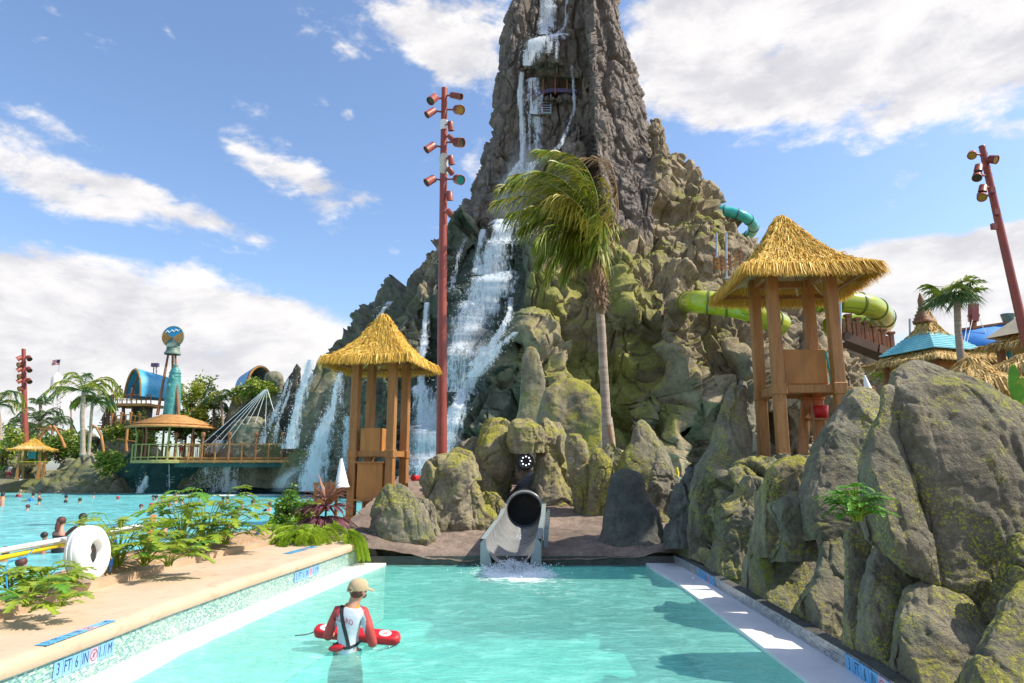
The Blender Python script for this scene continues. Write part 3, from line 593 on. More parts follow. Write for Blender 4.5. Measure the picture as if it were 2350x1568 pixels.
bl(Z8([(260,1770,1830),(340,1740,1890),(450,1725,1960),(560,1640,2030),(700,1590,2080),(850,1600,2100),(950,1690,2115),(1120,1800,2060)]),19.2,'pointed pinkish grey boulder right of the palm',38,'boulder',amp=.05,crack=.3,cell=1.2)
bl(Z8([(1225,1560,1640),(1260,1500,1720),(1310,1475,1850),(1420,1470,1815)]),15.9,'low lumpy rubble lump on the right side of the slide apron',39,'apron',amp=.16,cell=.35,crack=.8)
bl(Z8([(690,420,480),(760,400,540),(900,440,600),(1030,490,620)]),20.4,'small dark mossy boulder tucked behind the left apron rocks',40,'mossboulder')
bl(Z4([(220,990,1080),(280,935,1140),(400,855,1195),(500,835,1232),(600,835,1250),(700,855,1180),(745,870,1110)]),16.0,'round mossy boulder at the corner of the pool beside the hut',41,'boulder',amp=.06,cell=.7)
bl(Z4([(15,1255,1500),(80,1215,1550),(200,1170,1565),(300,1190,1600),(400,1205,1625),(500,1225,1650),(610,1250,1560)]),17.6,'large rugged boulder with ochre moss in front of the red lamp mast',42,'mossboulder',amp=.09,cell=.45,crack=.9)
bl(Z4([(-25,1385,1470),(20,1370,1530),(100,1380,1560),(200,1390,1570)]),19.0,'mossy hump topping the rugged boulder by the mast',43,'mossboulder',amp=.06)
# ------------------------------------------------------------------ rock wall along the right side
bl(Z2([(52,1150,1290),(100,1105,1420),(160,1085,1580),(270,1090,1740),(400,1110,1830),(600,1165,1870),(800,1235,1830),(960,1290,1760),(1100,1325,1690),(1200,1420,1640),(1300,1545,1600)]),6.9,'biggest dark boulder with yellow lichen filling the right edge',51,'boulder',nu=260,nv=220,amp=.045,crack=.35,cell=.8,ratio=.6,lean=.7,wall=True)
bl(Z2([(170,1065,1125),(300,1045,1150),(420,1000,1165),(600,972,1210),(800,985,1260),(900,1020,1295),(1000,1140,1315),(1110,1295,1335)]),6.7,'grey green slab boulder leaning against the left of the biggest boulder',52,'boulder',nu=160,nv=160,amp=.04,crack=.4,ratio=.8,lean=.5,wall=True)
bl(Z2([(850,1700,1790),(960,1660,1850),(1080,1640,1880),(1180,1610,1880),(1280,1600,1880)]),6.5,'dark boulder cut by the right edge behind the cleft',53,'boulder',wall=True)
bl(Z2([(1075,1715,1790),(1200,1620,1850),(1350,1555,1900),(1568,1455,1960),(1760,1350,2000)]),5.3,'mossy foreground boulder in the bottom right corner',54,'boulder',nu=200,nv=160,amp=.04,ratio=.5,lean=.6,wall=True)
bl(Z2([(925,1035,1090),(1000,1000,1190),(1100,985,1250),(1200,970,1240),(1320,962,1180),(1568,950,1150),(1640,950,1150)]),6.3,'tall green stained boulder under the leaning slab',55,'boulder',nu=160,nv=150,amp=.045,lean=.6,wall=True)
bl(Z2([(1090,1190,1340),(1160,1160,1460),(1250,1120,1540),(1350,1105,1585),(1450,1100,1590),(1640,1080,1600)]),6.0,'wide low boulder beneath the biggest boulder',56,'boulder',nu=200,nv=140,amp=.045,ratio=.45,lean=.6,wall=True)
bl(Z2([(795,930,995),(880,887,1022),(1000,890,1012),(1200,888,992),(1460,883,965)]),7.2,'narrow finger boulder below the fern on the right rock wall',57,'boulder',amp=.05,lean=.5,wall=True)
bl(Z2([(840,810,880),(950,775,887),(1100,735,895),(1250,640,895),(1460,635,895)]),7.5,'folded grey boulder rising from the dark mosaic kerb',58,'boulder',nu=170,nv=150,amp=.05,lean=.7,wall=True)
bl(Z2([(670,620,695),(740,530,722),(800,560,740),(900,600,755),(1000,560,760)]),8.5,'rounded boulder cap with a golden moss rim',59,'boulder',amp=.04,wall=True)
bl(Z2([(790,510,620),(900,490,740),(1000,425,762),(1150,405,745),(1330,400,660)]),8.9,'broad striped boulder below the golden rimmed cap',60,'boulder',amp=.05,lean=.6,wall=True)
bl(Z2([(180,905,1000),(240,880,1045),(400,790,1045),(550,718,1040),(700,690,1010),(850,735,970),(900,760,960)]),9.2,'tall leaning boulder behind the fern, right of the tower legs',61,'boulder',nu=170,nv=170,amp=.05,lean=.6,wall=True)
bl(Z2([(500,600,735),(560,530,745),(650,488,730),(800,478,700),(980,470,680)]),9.9,'boulder with bright moss at the foot of the large hut tower',62,'mossboulder',amp=.05,wall=True)
bl(Z2([(600,440,500),(690,370,505),(760,260,505),(900,320,505),(1120,215,480)]),11.2,'low pale flecked boulder in the right rock wall',63,'boulder',amp=.09,cell=.5,wall=True)
bl(Z2([(170,345,400),(250,312,435),(330,280,442),(450,255,462),(560,190,465),(700,140,345),(850,105,325),(1020,65,262)]),12.6,'tall tilted spire boulder with a golden moss tip',64,'boulder',nu=170,nv=180,amp=.06,cell=.7,crack=.5,sq=.9,wall=True)
bl(Z2([(560,185,225),(620,150,220),(760,100,200),(1000,45,150)]),13.6,'slanting boulder at the far end of the right rock wall',65,'boulder',wall=True)
bl(Z2([(750,370,480),(790,330,490),(900,300,460),(1080,250,430)]),10.6,'rounded low boulder beside the striped one',66,'boulder',wall=True)#WALLEND
bl([(868,1285,1330),(900,1250,1372),(960,1238,1402),(1030,1232,1415),(1110,1230,1420)],29,'smooth yellow mossy dome behind the palm base',44,'mossboulder',amp=.03,crack=.3,cell=1.1,ratio=.5)
bl([(1012,1395,1418),(1040,1385,1440),(1090,1375,1460),(1180,1370,1470)],21.5,'brown boulder squeezed between the palm base and the pointed one',45,'boulder')
bl([(1000,1065,1110),(1040,1045,1140),(1100,1030,1160),(1180,1030,1165)],21.6,'shaded boulder filling the gap between mast foot and grotto',46,'boulder')
bl([(1130,1112,1130),(1160,1095,1150),(1200,1085,1165),(1240,1085,1168)],19.0,'little mossy boulder left of the tube mouth',47,'mossboulder')
bl([(1120,1290,1320),(1150,1270,1345),(1200,1262,1350),(1240,1262,1350)],20.4,'little dark boulder right of the tube mouth',48,'boulder')
bl([(1050,1505,1530),(1090,1490,1560),(1150,1480,1580),(1220,1480,1600)],17.6,'weathered boulder in the right corner behind the dark smooth one',49,'boulder')
bl([(1075,1585,1600),(1120,1555,1625),(1180,1540,1640),(1260,1532,1640)],14.9,'dark boulder closing the corner between apron and rock wall',50,'greyrock')
bl([(1140,955,975),(1170,945,1000),(1220,945,1010),(1260,945,1015)],16.7,'small boulder wedged between the round and the rugged ones',68,'boulder')
# rocky fill behind the wall so no gap shows daylight
loft('boulder',[(1040,1745,1820),(1080,1700,1900),(1150,1670,1960),(1290,1650,1990)],13.6,.5,140,90,.14,.3,.8,67,'boulder',label='dark rock mass behind the wall under the large hut',group='boulders')
# left shore rocks across the big pool
sh=[([(1040,205,235),(1060,170,250),(1085,120,262),(1110,90,270),(1140,80,275)],61,'long ribbed mossy rock slope left of the bridge'),
([(1000,270,300),(1020,235,320),(1060,215,330),(1100,200,335),(1140,190,340)],66,'mossy rock behind the driftwood lamp pole'),
([(960,255,300),(985,235,330),(1020,225,345),(1060,220,350)],70,'dark rock under the raised blue canopy deck'),
([(1020,0,30),(1045,-30,60),(1080,-40,80),(1140,-50,90)],68,'dark rock behind the small straw hut on the far shore'),
([(1052,150,175),(1068,135,190),(1100,130,200),(1140,125,210)],63,'small rounded rock on the far shore'),
([(985,182,205),(1010,165,225),(1050,160,235),(1090,150,240)],69,'rounded rock at the foot of the feather palms')]
for i,(r,Y,l) in enumerate(sh): loft('shore_rock',r,Y,.7,90,60,.09,.4,.7,80+i,'hillrock',label=l,cat='rock',group='rocks on the far shore')
# ------------------------------------------------------------------ ground, pools, decks
def sheet(name,poly,z,mat,kind='structure'):
    me=raw_mesh(name,[(p[0],p[1],0) for p in poly],[tuple(range(len(poly)))],M[mat]); o=obj(name,me,None,(0,0,z)); return tag(o,kind=kind)
sheet('ground',[(-2500,-60),(2500,-60),(2500,4000),(-2500,4000)],-2.2,'sand')
def gridsheet(name,x0,x1,y0,y1,nx,ny,zf,mat,foamf=None,mask=None,kind='structure'):
    X,Yg=np.meshgrid(np.linspace(x0,x1,nx),np.linspace(y0,y1,ny)); Z=zf(X,Yg); P=np.stack([X,Yg,Z],-1); F=grid_faces(ny,nx,False)[:,::-1]
    if mask is not None:
        c=P.reshape(-1,3)[F].mean(1); F=F[mask(c[:,0],c[:,1])]
    me=raw_mesh(name,P,F,M[mat],True)
    if foamf is not None:
        a=me.attributes.new('foam','FLOAT','POINT'); a.data.foreach_set('value',foamf(X,Yg).astype(np.float32).ravel())
    return tag(obj(name,me),kind=kind)
# plunge pool outline in metres (left water edge, right water edge)
lw=[G(x,y) for x,y in ((0,1700),(120,1650),(298,1568),(420,1500),(564,1434),(700,1374),(800,1332),(877,1301))]
rw=[G(x,y) for x,y in ((2010,1700),(1860,1578),(1847,1568),(1700,1455),(1600,1378),(1540,1334),(1504,1314),(1475,1292))]
lo=[G(x,y) for x,y in ((-120,1712),(60,1632),(199,1568),(380,1482),(564,1403),(700,1348),(812,1301))]      # wall foot
ro=[G(x,y) for x,y in ((2290,1790),(2100,1658),(1980,1568),(1836,1476),(1700,1390),(1600,1326),(1533,1289))]
def xat(line,y):
    ys=[p.y for p in line]; xs=[p.x for p in line]; return np.interp(y,ys,xs)
FY=15.05
def zwater(X,Y_): 
    sp=np.exp(-(((X-.05)/.9)**2+((Y_-14.3)/1.2)**2)); return .012*fbm(np.stack([X*1.1,Y_*1.1,0*X],-1),4,3)+.02*fbm(np.stack([X*3,Y_*3,0*X],-1),3,4)*(.5+3*sp+1.4*np.exp(-((X+1.86)**2+(Y_-8.05)**2)/.9))
def foamp(X,Y_):
    f=np.exp(-(((X-.05)/.95)**2+((Y_-14.1)/1.3)**2))*.85; f+=.28*np.exp(-(((X-1.)/1.6)**2+((Y_-12.)/1.6)**2)); f+=.13*np.exp(-(((X-1.2)/2.5)**2+((Y_-9.5)/2.2)**2)); rg_=np.sqrt((X+1.86)**2+(Y_-8.05)**2); f+=.34*np.exp(-((rg_-.30)/.13)**2)+.16*np.exp(-((rg_-.75)/.12)**2); return f+.02
pw=gridsheet('pool_water',-5.6,6.6,4.6,FY+.3,300,300,zwater,'water',foamp)
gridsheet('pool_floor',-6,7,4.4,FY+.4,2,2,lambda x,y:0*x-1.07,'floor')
# splash where the slide meets the water
def drops(name,n,cf,rf,parent=None,label=None,cat=None,kind=None,group=None):
    V=[];F=[]
    for i in range(n):
        c=cf(); r=rf(); a=np.array([random.gauss(0,1) for _ in range(3)]); a/=np.linalg.norm(a); b=np.cross(a,[.3,.5,.8]); b/=np.linalg.norm(b)+1e-9; e=np.cross(a,b); k=len(V)
        V+= [c+a*r*1.4,c-a*r*1.4,c+b*r,c-b*r,c+e*r,c-e*r]; F+=[(k,k+2,k+4),(k,k+4,k+3),(k,k+3,k+5),(k,k+5,k+2),(k+1,k+4,k+2),(k+1,k+3,k+4),(k+1,k+5,k+3),(k+1,k+2,k+5)]
    V=np.array(V); o0=np.array(tuple(parent.location)) if parent is not None else np.array([V[:,0].mean(),V[:,1].mean(),V[:,2].min()])
    o=obj(name,raw_mesh(name,V-o0,np.array(F),M['drop'],True),parent,None if parent is not None else tuple(o0)); return tag(o,label,cat,group,kind)
def splash():
    m=MB(); 
    def cf():
        r=abs(random.gauss(0,.38)); a=random.uniform(0,6.28); return np.array([.02+r*math.cos(a),14.45+r*math.sin(a)*1.3,.0+abs(random.gauss(0,.08))*math.exp(-r)])
    drops('splash',1800,cf,lambda:random.uniform(.006,.02),None,'white splash where the grey slide meets the pool','splash',kind='stuff')
splash()
def strip(name,A,B,za,zb,mat,thick=0.,uv=False,part=None):
    """quad strip between polylines A and B (same count)"""
    n=len(A); V=[(a[0],a[1],za if not callable(za) else za(a)) for a in A]+[(b[0],b[1],zb if not callable(zb) else zb(b)) for b in B]
    F=[(i,i+1,n+i+1,n+i) for i in range(n-1)]; me=raw_mesh(name,V,F,M[mat])
    if uv:
        u=me.uv_layers.new(name='UVMap'); s=[0]
        for i in range(1,n): s.append(s[-1]+math.dist(A[i][:2],A[i-1][:2]))
        for p in me.polygons:
            for li in p.loop_indices:
                vi=me.loops[li].vertex_index; u.data[li].uv=(s[vi%n],V[vi][2])
    return me
def resamp(line,n,y0=None,y1=None):
    ys=np.linspace(line[0].y if y0 is None else y0,line[-1].y if y1 is None else y1,n); xx=[p.x for p in line]; yy=[p.y for p in line]
    k1=(xx[1]-xx[0])/(yy[1]-yy[0]); k2=(xx[-1]-xx[-2])/(yy[-1]-yy[-2]); out=[]
    for y in ys:
        x=np.interp(y,yy,xx); x=xx[0]+k1*(y-yy[0]) if y<yy[0] else x; x=xx[-1]+k2*(y-yy[-1]) if y>yy[-1] else x; out.append(Vector((float(x),float(y),0)))
    return out
NS=60
LO=resamp(lo,NS,4.2,FY); LW=resamp(lw,NS,4.2,FY); RW=resamp(rw,NS,4.2,FY); RO=resamp(ro,NS,4.2,FY)
def solidstrip(name,A,B,ztop,zbot,mat,kind='structure',label=None,cat=None):
    n=len(A); V=[(a.x,a.y,ztop) for a in A]+[(b.x,b.y,ztop) for b in B]+[(a.x,a.y,zbot) for a in A]+[(b.x,b.y,zbot) for b in B]; F=[]
    for i in range(n-1): F+=[(i,n+i,n+i+1,i+1),(n+i,3*n+i,3*n+i+1,n+i+1),(2*n+i,i,i+1,2*n+i+1)]
    F+=[(0,2*n,3*n,n),(n-1,2*n-1,4*n-1,3*n-1)]
    o=obj(name,raw_mesh(name,V,F,M[mat])); return tag(o,label,cat,None,kind)
solidstrip('pool_ledge',LO,LW,.045,-1.06,'white'); solidstrip('pool_ledge',RW,RO,.045,-1.06,'ledge')
# left mosaic wall with peach coping and deck
lwall=[p+Vector((-.001,0,0)) for p in LO]
WH=.42
e=empty('mosaic_wall',(LO[30].x,LO[30].y,0),'pool wall faced with small aqua green mosaic tiles along the left of the plunge pool','wall')
def under(me,e,name): 
    V=np.empty(len(me.vertices)*3,dtype=np.float32); me.vertices.foreach_get('co',V); V=V.reshape(-1,3)-np.array(tuple(e.location),dtype=np.float32); me.vertices.foreach_set('co',V.ravel()); me.update(); return obj(name,me,e)
under(strip('tile_face',lwall,lwall,-1.,WH,'mosaic',uv=True),e,'tile_face')
def coping_strip(name,line,z,w,r,mat,e,side=-1):
    """bull-nosed edge stone: profile swept along the line"""
    prof=[(.035,-.10),(.05,-.07),(.05,-.02),(.035,.02),(.0,.04),(-.08,.045),(-w,.047)]
    V=[];n=len(line)
    for i,p in enumerate(line):
        a=line[max(i-1,0)]; b=line[min(i+1,n-1)]; t=(b-a).normalized(); nn=Vector((-t.y,t.x,0))*(-side)
        for o_,h_ in prof: q=p-nn*o_*(1) ; V.append((p.x-nn.x*o_,p.y-nn.y*o_,z+h_))
    k=len(prof); F=[(i*k+j,i*k+j+1,(i+1)*k+j+1,(i+1)*k+j) for i in range(n-1) for j in range(k-1)]
    me=raw_mesh(name,V,F,M[mat],True)
    return under(me,e,name) if e is not None else me
coping_strip('coping',LO,WH+.02,.40,.05,'deck',e,-1)
# deck behind the coping out to the planter, as one slab
def offs(line,d): 
    out=[]
    for i,p in enumerate(line):
        a=line[max(i-1,0)]; b=line[min(i+1,len(line)-1)]; t=(b-a).normalized(); out.append(p+Vector((-t.y,t.x,0))*d)
    return out
DZ=WH+.062
B0=offs(LO,.38)
kerbpx=[(-200,1500),(0,1426),(155,1372),(248,1346),(366,1315),(466,1287),(602,1256),(650,1244)]
kb=[G(x,y,DZ+.0) for x,y in kerbpx]
deckpoly=[(p.x,p.y) for p in B0]+[(-3.3,15.2),(-3.0,25),(-4.5,25.),(-5.4,23),(-5.85,19.9),(-6.0,17.2),(-6.19,15.83),(-6.53,13.71),(-6.75,11.82),(-5.61,7.9),(-4.9,5.5),(-4.7,4.3)]
sheet('pool_deck',deckpoly,DZ,'deck')
# planter of sand, slightly raised behind a kerb
kl=resamp(kb,30); pz=DZ+.10
kk=offs(kl,.16)
o=solidstrip('planter_kerb',kk,kl,pz,DZ-.1,'stone')
bp=[G(x,y,DZ) for x,y in ((-200,1470),(0,1400),(120,1345),(242,1290),(400,1260),(540,1235),(610,1222))]
bl2=resamp(bp,30)
def sandbed():
    nx=14; V=[]
    for i in range(30):
        a=kk[i]; b=bl2[i]
        for j in range(nx):
            s=j/(nx-1); p=a.lerp(b,s); V.append((p.x,p.y,pz-.01+.10*math.sin(math.pi*s)**.7+.03*float(fbm(np.array([[p.x*2.2,p.y*2.2,0]]),3,5)[0])))
    F=grid_faces(30,nx,False); me=raw_mesh('sand_bed',V,F,M['sand'],True); return tag(obj('planting_bed',me),kind='structure')
sandbed()
# back edge of the deck towards the big pool
solidstrip('pool_edge',bl2,offs(bl2,.25),DZ+.05,-1.5,'stone')
# big pool
def foamb(X,Y_): 
    f=.72*np.exp(-((Y_-54.5)/1.6)**2)*sst(X,-33,-24)+.5*np.exp(-((Y_-47)/5)**2)*sst(X,-13,-5)+.05; return f
gridsheet('wave_pool_water',-75,8.,11.,60.,200,160,lambda X,Y_:.05*fbm(np.stack([X*.5,Y_*.7,0*X],-1),4,8),'water2',foamb,mask=lambda x,y:(y>15.2+0*x)|(x<-5.2-0.0*y))
sheet('wave_pool_floor',[(-75,6),(8,6),(8,62),(-75,62)],-1.3,'floor')
# right: dark mosaic kerb at the foot of the rocks
e=empty('mosaic_kerb',(RO[30].x,RO[30].y,0),'low kerb of dark grey glass mosaic at the foot of the right rock wall','kerb')
under(strip('tile_face',RO,RO,.0,.20,'brickm',uv=True),e,'tile_face'); RI=offs(RO,-.12)
m_=strip('kerb_top',RO,RI,.20,.22,'greyrock'); under(m_,e,'kerb_top')
# terrain on the right, behind the wall
def tz(X,Y_): 
    lim=np.interp(Y_,[p.y for p in RO],[p.x for p in RO]); lim=np.where(Y_>FY,2.2+ .05*(Y_-FY),lim); d=X-lim
    return -.4+1.6*sst(d,.1,2.4)+.12*fbm(np.stack([X*.6,Y_*.6,0*X],-1),3,6)
gridsheet('terrain',3.0,70,3.5,62,160,160,tz,'greyrock',mask=lambda x,y:(x>np.interp(y,[p.y for p in RO],[p.x for p in RO])+.2)|(y>19.5))
m=MB(); m.quad((-4.4,15.0,-1.07),(4.4,15.0,-1.07),(4.4,15.0,-.03),(-4.4,15.0,-.03)); tag(m.build('pool_end_wall',[M['floor']],None,(0,0,0)),kind='structure')
# rock apron on both sides of the slide
def az_(X,Y_):
    b=.26+.135*(Y_-FY); b+=.10*fbm(np.stack([X*.9,Y_*.9,0*X],-1),4,9)+.05*fbm(np.stack([X*3,Y_*6,0*X],-1),3,19); b+=.25*sst(np.abs(X-.4),1.5,4.); 
    return b-.14*(1-sst(Y_,FY-.05,FY+.22))-(.9*(np.abs(X-(-.02+.37*np.clip((Y_-14.7)/4.6,0,1)))<.56)*(Y_<20.2))
gridsheet('rock_apron',-3.95,4.3,FY-.02,24.5,190,150,az_,'apron')
m=MB(); m.box((.2,FY+.06,-.42),(8.2,.1,1.2)); tag(m.build('apron_wall',[M['greyrock']],None,(0,0,0)),kind='structure')
# end pier of the left wall
p0=LO[-1]; loft('wall_pier',Z4([(555,742,800),(600,742,840),(680,742,880),(740,742,905),(800,742,915)]),15.25,.35,60,50,.02,1,.2,91,'apron',label='low brown rendered pier closing the end of the mosaic wall',cat='pier',capr=.2)
m=MB(); m.prism([(-3.3,15.2),(-3.0,25),(-4.5,25.),(-5.4,23),(-5.85,19.9),(-6.0,17.2),(-6.19,15.83),(-4.4,15.2)],-1.3,DZ-.004); tag(m.build('terrace',[M['stone']],None,(0,0,0)),kind='structure')
# raised pool beyond the right rocks
m=MB(); 
sheet('raised_pool_water',[(5.2,18.6),(10,18.6),(16,44),(8,44)],1.53,'water2'); sheet('raised_pool_floor',[(5.1,18.5),(10,18.5),(16,44),(8,44)],1.45,'floor')
m.box((5.5,18.2,1.2),(3,.7,.8)); tag(m.build('raised_pool_edge',[M['sand']],None,(0,0,0)),kind='structure')
# far shore: land strip and the teal retaining wall under the bridge
def sz(X,Y_): return -1.+2.1*sst(Y_,59.5,61.5)+.5*sst(Y_,64,80)+.2*fbm(np.stack([X*.3,Y_*.3,0*X],-1),3,44)
gridsheet('far_shore',-140,-18,58.5,160,90,60,sz,'hillrock')
def tealwall():
    rows=[(1037,302,305),(1045,290,315),(1066,262,800),(1090,235,830),(1112,222,850),(1140,205,870)]
    loft('retaining_wall',rows,60.5,.03,260,70,.012,.06,.5,95,'tealrock',label='teal rock retaining wall under the wooden bridge, shade put into its colour',cat='wall',capr=.05,smooth_rows=1)
tealwall()
m=MB(); m.mi=0; a=W(-40,1108,63.); b=W(50,1108,63.); m.box(((a.x+b.x)/2,63.4,.45),(b.x-a.x,.8,1.3)); o=m.build('shore_wall',[M['palegreen']]); tag(o,'pale green rendered pool wall with the far lifeguard standing on it','wall')
# ------------------------------------------------------------------ thatched towers
def thatch(name,e,corners,apex,rise,n,mat,L=.42,seed=1,w=.022,parent=None,fr0=.0):
    """strips laid over a hipped roof whose hips sag outwards; corners counter-clockwise at the eaves"""
    rg=random.Random(seed); C=[Vector(c) for c in corners]; A=Vector(apex); nC=len(C); V=[];F=[];T=[]
    def surf(k,a,s):          # face k, along a 0..1, down s 0..1
        E=C[k].lerp(C[(k+1)%nC],a); ce=sum(C,Vector())/nC
        p=A.lerp(E,s); p.z=A.z+(E.z-A.z)*(.30*s+.70*(1-math.cos(math.pi*s**.62))/2)
        bow=.05*math.sin(math.pi*a)*s; p+=(Vector((ce.x-E.x,ce.y-E.y,0)).normalized())*bow
        return p
    areas=[(C[(k+1)%nC]-C[k]).length for k in range(nC)]; tot=sum(areas)
    for i in range(n):
        k=rg.choices(range(nC),areas)[0]; s0=max(.0,min(.985,rg.random()**.62 if i>n*.16 else rg.uniform(.93,1.))); a=rg.random()
        p0=surf(k,a,max(0,s0-.02)); ds=.12; p1=surf(k,a,min(1,s0+ds)); d=(p1-p0); 
        if s0+ds>1: d=surf(k,a,1)-surf(k,a,.88)
        d.normalize(); nrm=(surf(k,min(1,a+.02),s0)-surf(k,max(0,a-.02),s0)).cross(d); 
        if nrm.length<1e-6: nrm=Vector((0,0,1))
        nrm.normalize(); 
        if nrm.z<0: nrm=-nrm
        side=nrm.cross(d).normalized(); l=L*rg.uniform(.5,1.15); th=rg.gauss(0,.20); d2=(d*math.cos(th)+side*math.sin(th)).normalized()
        p0=p0+nrm*rg.uniform(.0,.07)
        mid=p0+d2*l*.55+nrm*rg.uniform(.01,.05); end=p0+d2*l+nrm*rg.uniform(-.04,.03)-Vector((0,0,.05+(.10 if s0>.9 else 0))); ww=w*rg.uniform(.5,1.3); sd=side*math.cos(rg.gauss(0,.6))+nrm*math.sin(rg.gauss(0,.5)); sd.normalize()
        b=len(V); V+=[p0-sd*ww,p0+sd*ww,mid+sd*ww*.9,mid-sd*ww*.9,end+sd*ww*.25,end-sd*ww*.25]; F+=[(b,b+1,b+2,b+3),(b+3,b+2,b+4,b+5)]; t=min(1,max(0,rg.betavariate(2,2)+(.25 if rg.random()<.06 else 0))); T+=[t]*6
    # closed mat under the strips
    nu=10
    for k in range(nC):
        for q in range(nu):
            for j in range(10):
                b=len(V); pts=[surf(k,q/nu,j/10),surf(k,(q+1)/nu,j/10),surf(k,(q+1)/nu,(j+1)/10),surf(k,q/nu,(j+1)/10)]; V+=[p-Vector((0,0,.02)) for p in pts]; F.append((b,b+1,b+2,b+3)); T+=[.15]*4
    o0=Vector(e.location); me=raw_mesh(name,[tuple(v-o0) for v in V],np.array(F),M[mat]); at=me.attributes.new('tone','FLOAT','POINT'); at.data.foreach_set('value',np.array(T,dtype=np.float32)); return obj(name,me,e)
def rot2(x,y,a): return (x*math.cos(a)-y*math.sin(a),x*math.sin(a)+y*math.cos(a))
def hut(c,base,ang,post,pw,zplat,zeave,zapex,rw,label,seed,nst,splay=.0,det=True,roofoff=(0,0)):
    """square straw roof on four corner posts, a platform ring half way and a lookout box"""
    cx,cy=c; e=empty('lifeguard_hut',(cx,cy,base),label,'lifeguard hut','thatched lifeguard huts')
    q=lambda x,y,z: Vector((cx+rot2(x,y,ang)[0],cy+rot2(x,y,ang)[1],z))
    Rm=Matrix.Rotation(ang,3,'Z'); s=post
    for sx,sy in ((-1,-1),(1,-1),(1,1),(-1,1)):
        m=MB(); m.beam(q(sx*(s+splay),sy*(s+splay),base),q(sx*s,sy*s,zeave+.12),pw,pw,up=q(0,1,0)-q(0,0,0),bev=.012)
        m.box(q(sx*(s+splay),sy*(s+splay),base+.09),(pw*1.5,pw*1.5,.18),Rm,.02); m.build('post',[M['wood']],e)
        if det:
            m=MB(); m.box(q(sx*s,sy*s,zplat),(pw*1.22,pw*1.22,.24),Rm,.015); m.build('collar',[M['wood']],e)
    m=MB()
    for a,b in (((-1,-1),(1,-1)),((1,-1),(1,1)),((1,1),(-1,1)),((-1,1),(-1,-1))): m.beam(q(a[0]*s,a[1]*s,zplat),q(b[0]*s,b[1]*s,zplat),pw*.5,.17,up=(0,0,1),bev=.01)
    m.build('platform_beam',[M['wood']],e)
    m=MB(); m.box(q(0,0,zplat+.03),(2*s-pw,2*s-pw,.05),Rm); m.build('platform_floor',[M['woodp']],e)
    m=MB(); 
    for a,b in (((-1,-1),(1,-1)),((1,-1),(1,1)),((1,1),(-1,1)),((-1,1),(-1,-1))): m.beam(q(a[0]*s,a[1]*s,zeave+.02),q(b[0]*s,b[1]*s,zeave+.02),pw*.4,.16,bev=.01)
    m.build('top_beam',[M['wood']],e)
    h=rw/2; cs=[q(-h,-h,zeave-.08),q(h,-h,zeave-.08),q(h,h,zeave-.08),q(-h,h,zeave-.08)]
    A=q(roofoff[0],roofoff[1],zapex)
    # eaves boards and soffit
    m=MB(); k=.93; c2=[q(a*h*k,b*h*k,zeave-.10) for a,b in ((-1,-1),(1,-1),(1,1),(-1,1))]
    for i in range(4): m.beam(c2[i],c2[(i+1)%4],.05,.13,bev=.008)
    m.build('fascia',[M['wood']],e)
    m=MB(); ap=q(0,0,zeave+.55); 
    for i in range(4):
        a,b=c2[i]+Vector((0,0,.05)),c2[(i+1)%4]+Vector((0,0,.05)); m.quad(a,b,b.lerp(ap,.55),a.lerp(ap,.55))
    i4=[(c2[i]+Vector((0,0,.05))).lerp(ap,.55) for i in range(4)]; m.quad(*i4); m.build('soffit',[M['soffit']],e)
    m=MB()
    for i in range(4):
        for f in (0,.25,.5,.75): a=c2[i].lerp(c2[(i+1)%4],f)+Vector((0,0,.02)); b=a.lerp(ap,.5); m.beam(a,b,.05,.07)
    m.build('rafter',[M['soffit']],e)
    thatch('thatch_roof',e,cs,A,(zapex-zeave)*.34,nst,'thatch',seed=seed,L=.32,w=.0125)
    return e,q,Rm
hb=.482
c=G(868,1188,hb)
def lh():
    cy=20.9; cx=W(872,1000,cy).x; z=lambda py: W(872,py,cy).z
    e,q,Rm=hut((cx,cy),hb,R(-11),.58,.235,z(1043),z(828),z(722),2.62,'straw roofed lifeguard hut on orange posts beside the red lamp mast',3,30000)
    m=MB(); a=q(-.05,-.35,z(1012)); m.box(a,(.62,.55,.70),Rm,.01); m.build('lookout_box',[M['woodp']],e)
    m=MB(); m.box(q(0.0,-.45,z(1105)),(.78,.5,1.1),Rm,.01); m.build('cabinet',[M['woodp']],e)
    m=MB(); m.box(q(0.0,-.45,z(1146)),(.9,.62,.05),Rm); m.build('shelf',[M['wood']],e); m=MB(); m.box(q(0,-.45,z(1062)),(.9,.62,.05),Rm); m.build('shelf',[M['wood']],e)
    # stair on the left with stringers and treads
    m=MB(); p0=q(-2.0,-.9,hb); p1=q(-1.0,-.6,z(1110)); o_=Vector((.12,.55,0))
    m.beam(p0,p1,.05,.2); m.beam(p0+o_,p1+o_,.05,.2)
    for k in range(5): f=(k+.6)/5; m.box(p0.lerp(p1,f)+o_/2,(.24,.55,.035))
    m.build('stair',[M['orange']],e)
    m=MB(); m.box(q(-1.25,.0,z(1110)),(.95,1.5,.07),Rm); m.beam(q(-1.65,-.7,hb),q(-1.65,-.7,z(1110)),.09); m.beam(q(-1.65,.7,hb),q(-1.65,.7,z(1110)),.09); m.build('side_deck',[M['wood']],e)
    # red rescue tube hanging at the back post
    m=MB(); m.tube([q(.95,.4,z(1098)),q(.95,.95,z(1098))],.09,10); o=m.build('rescue_tube',[M['redp']],None,q(.95,.4,z(1098))); tag(o,'red rescue tube hung on the rear post of the small straw hut','rescue tube')
    return e,q
lhut,lq=lh()
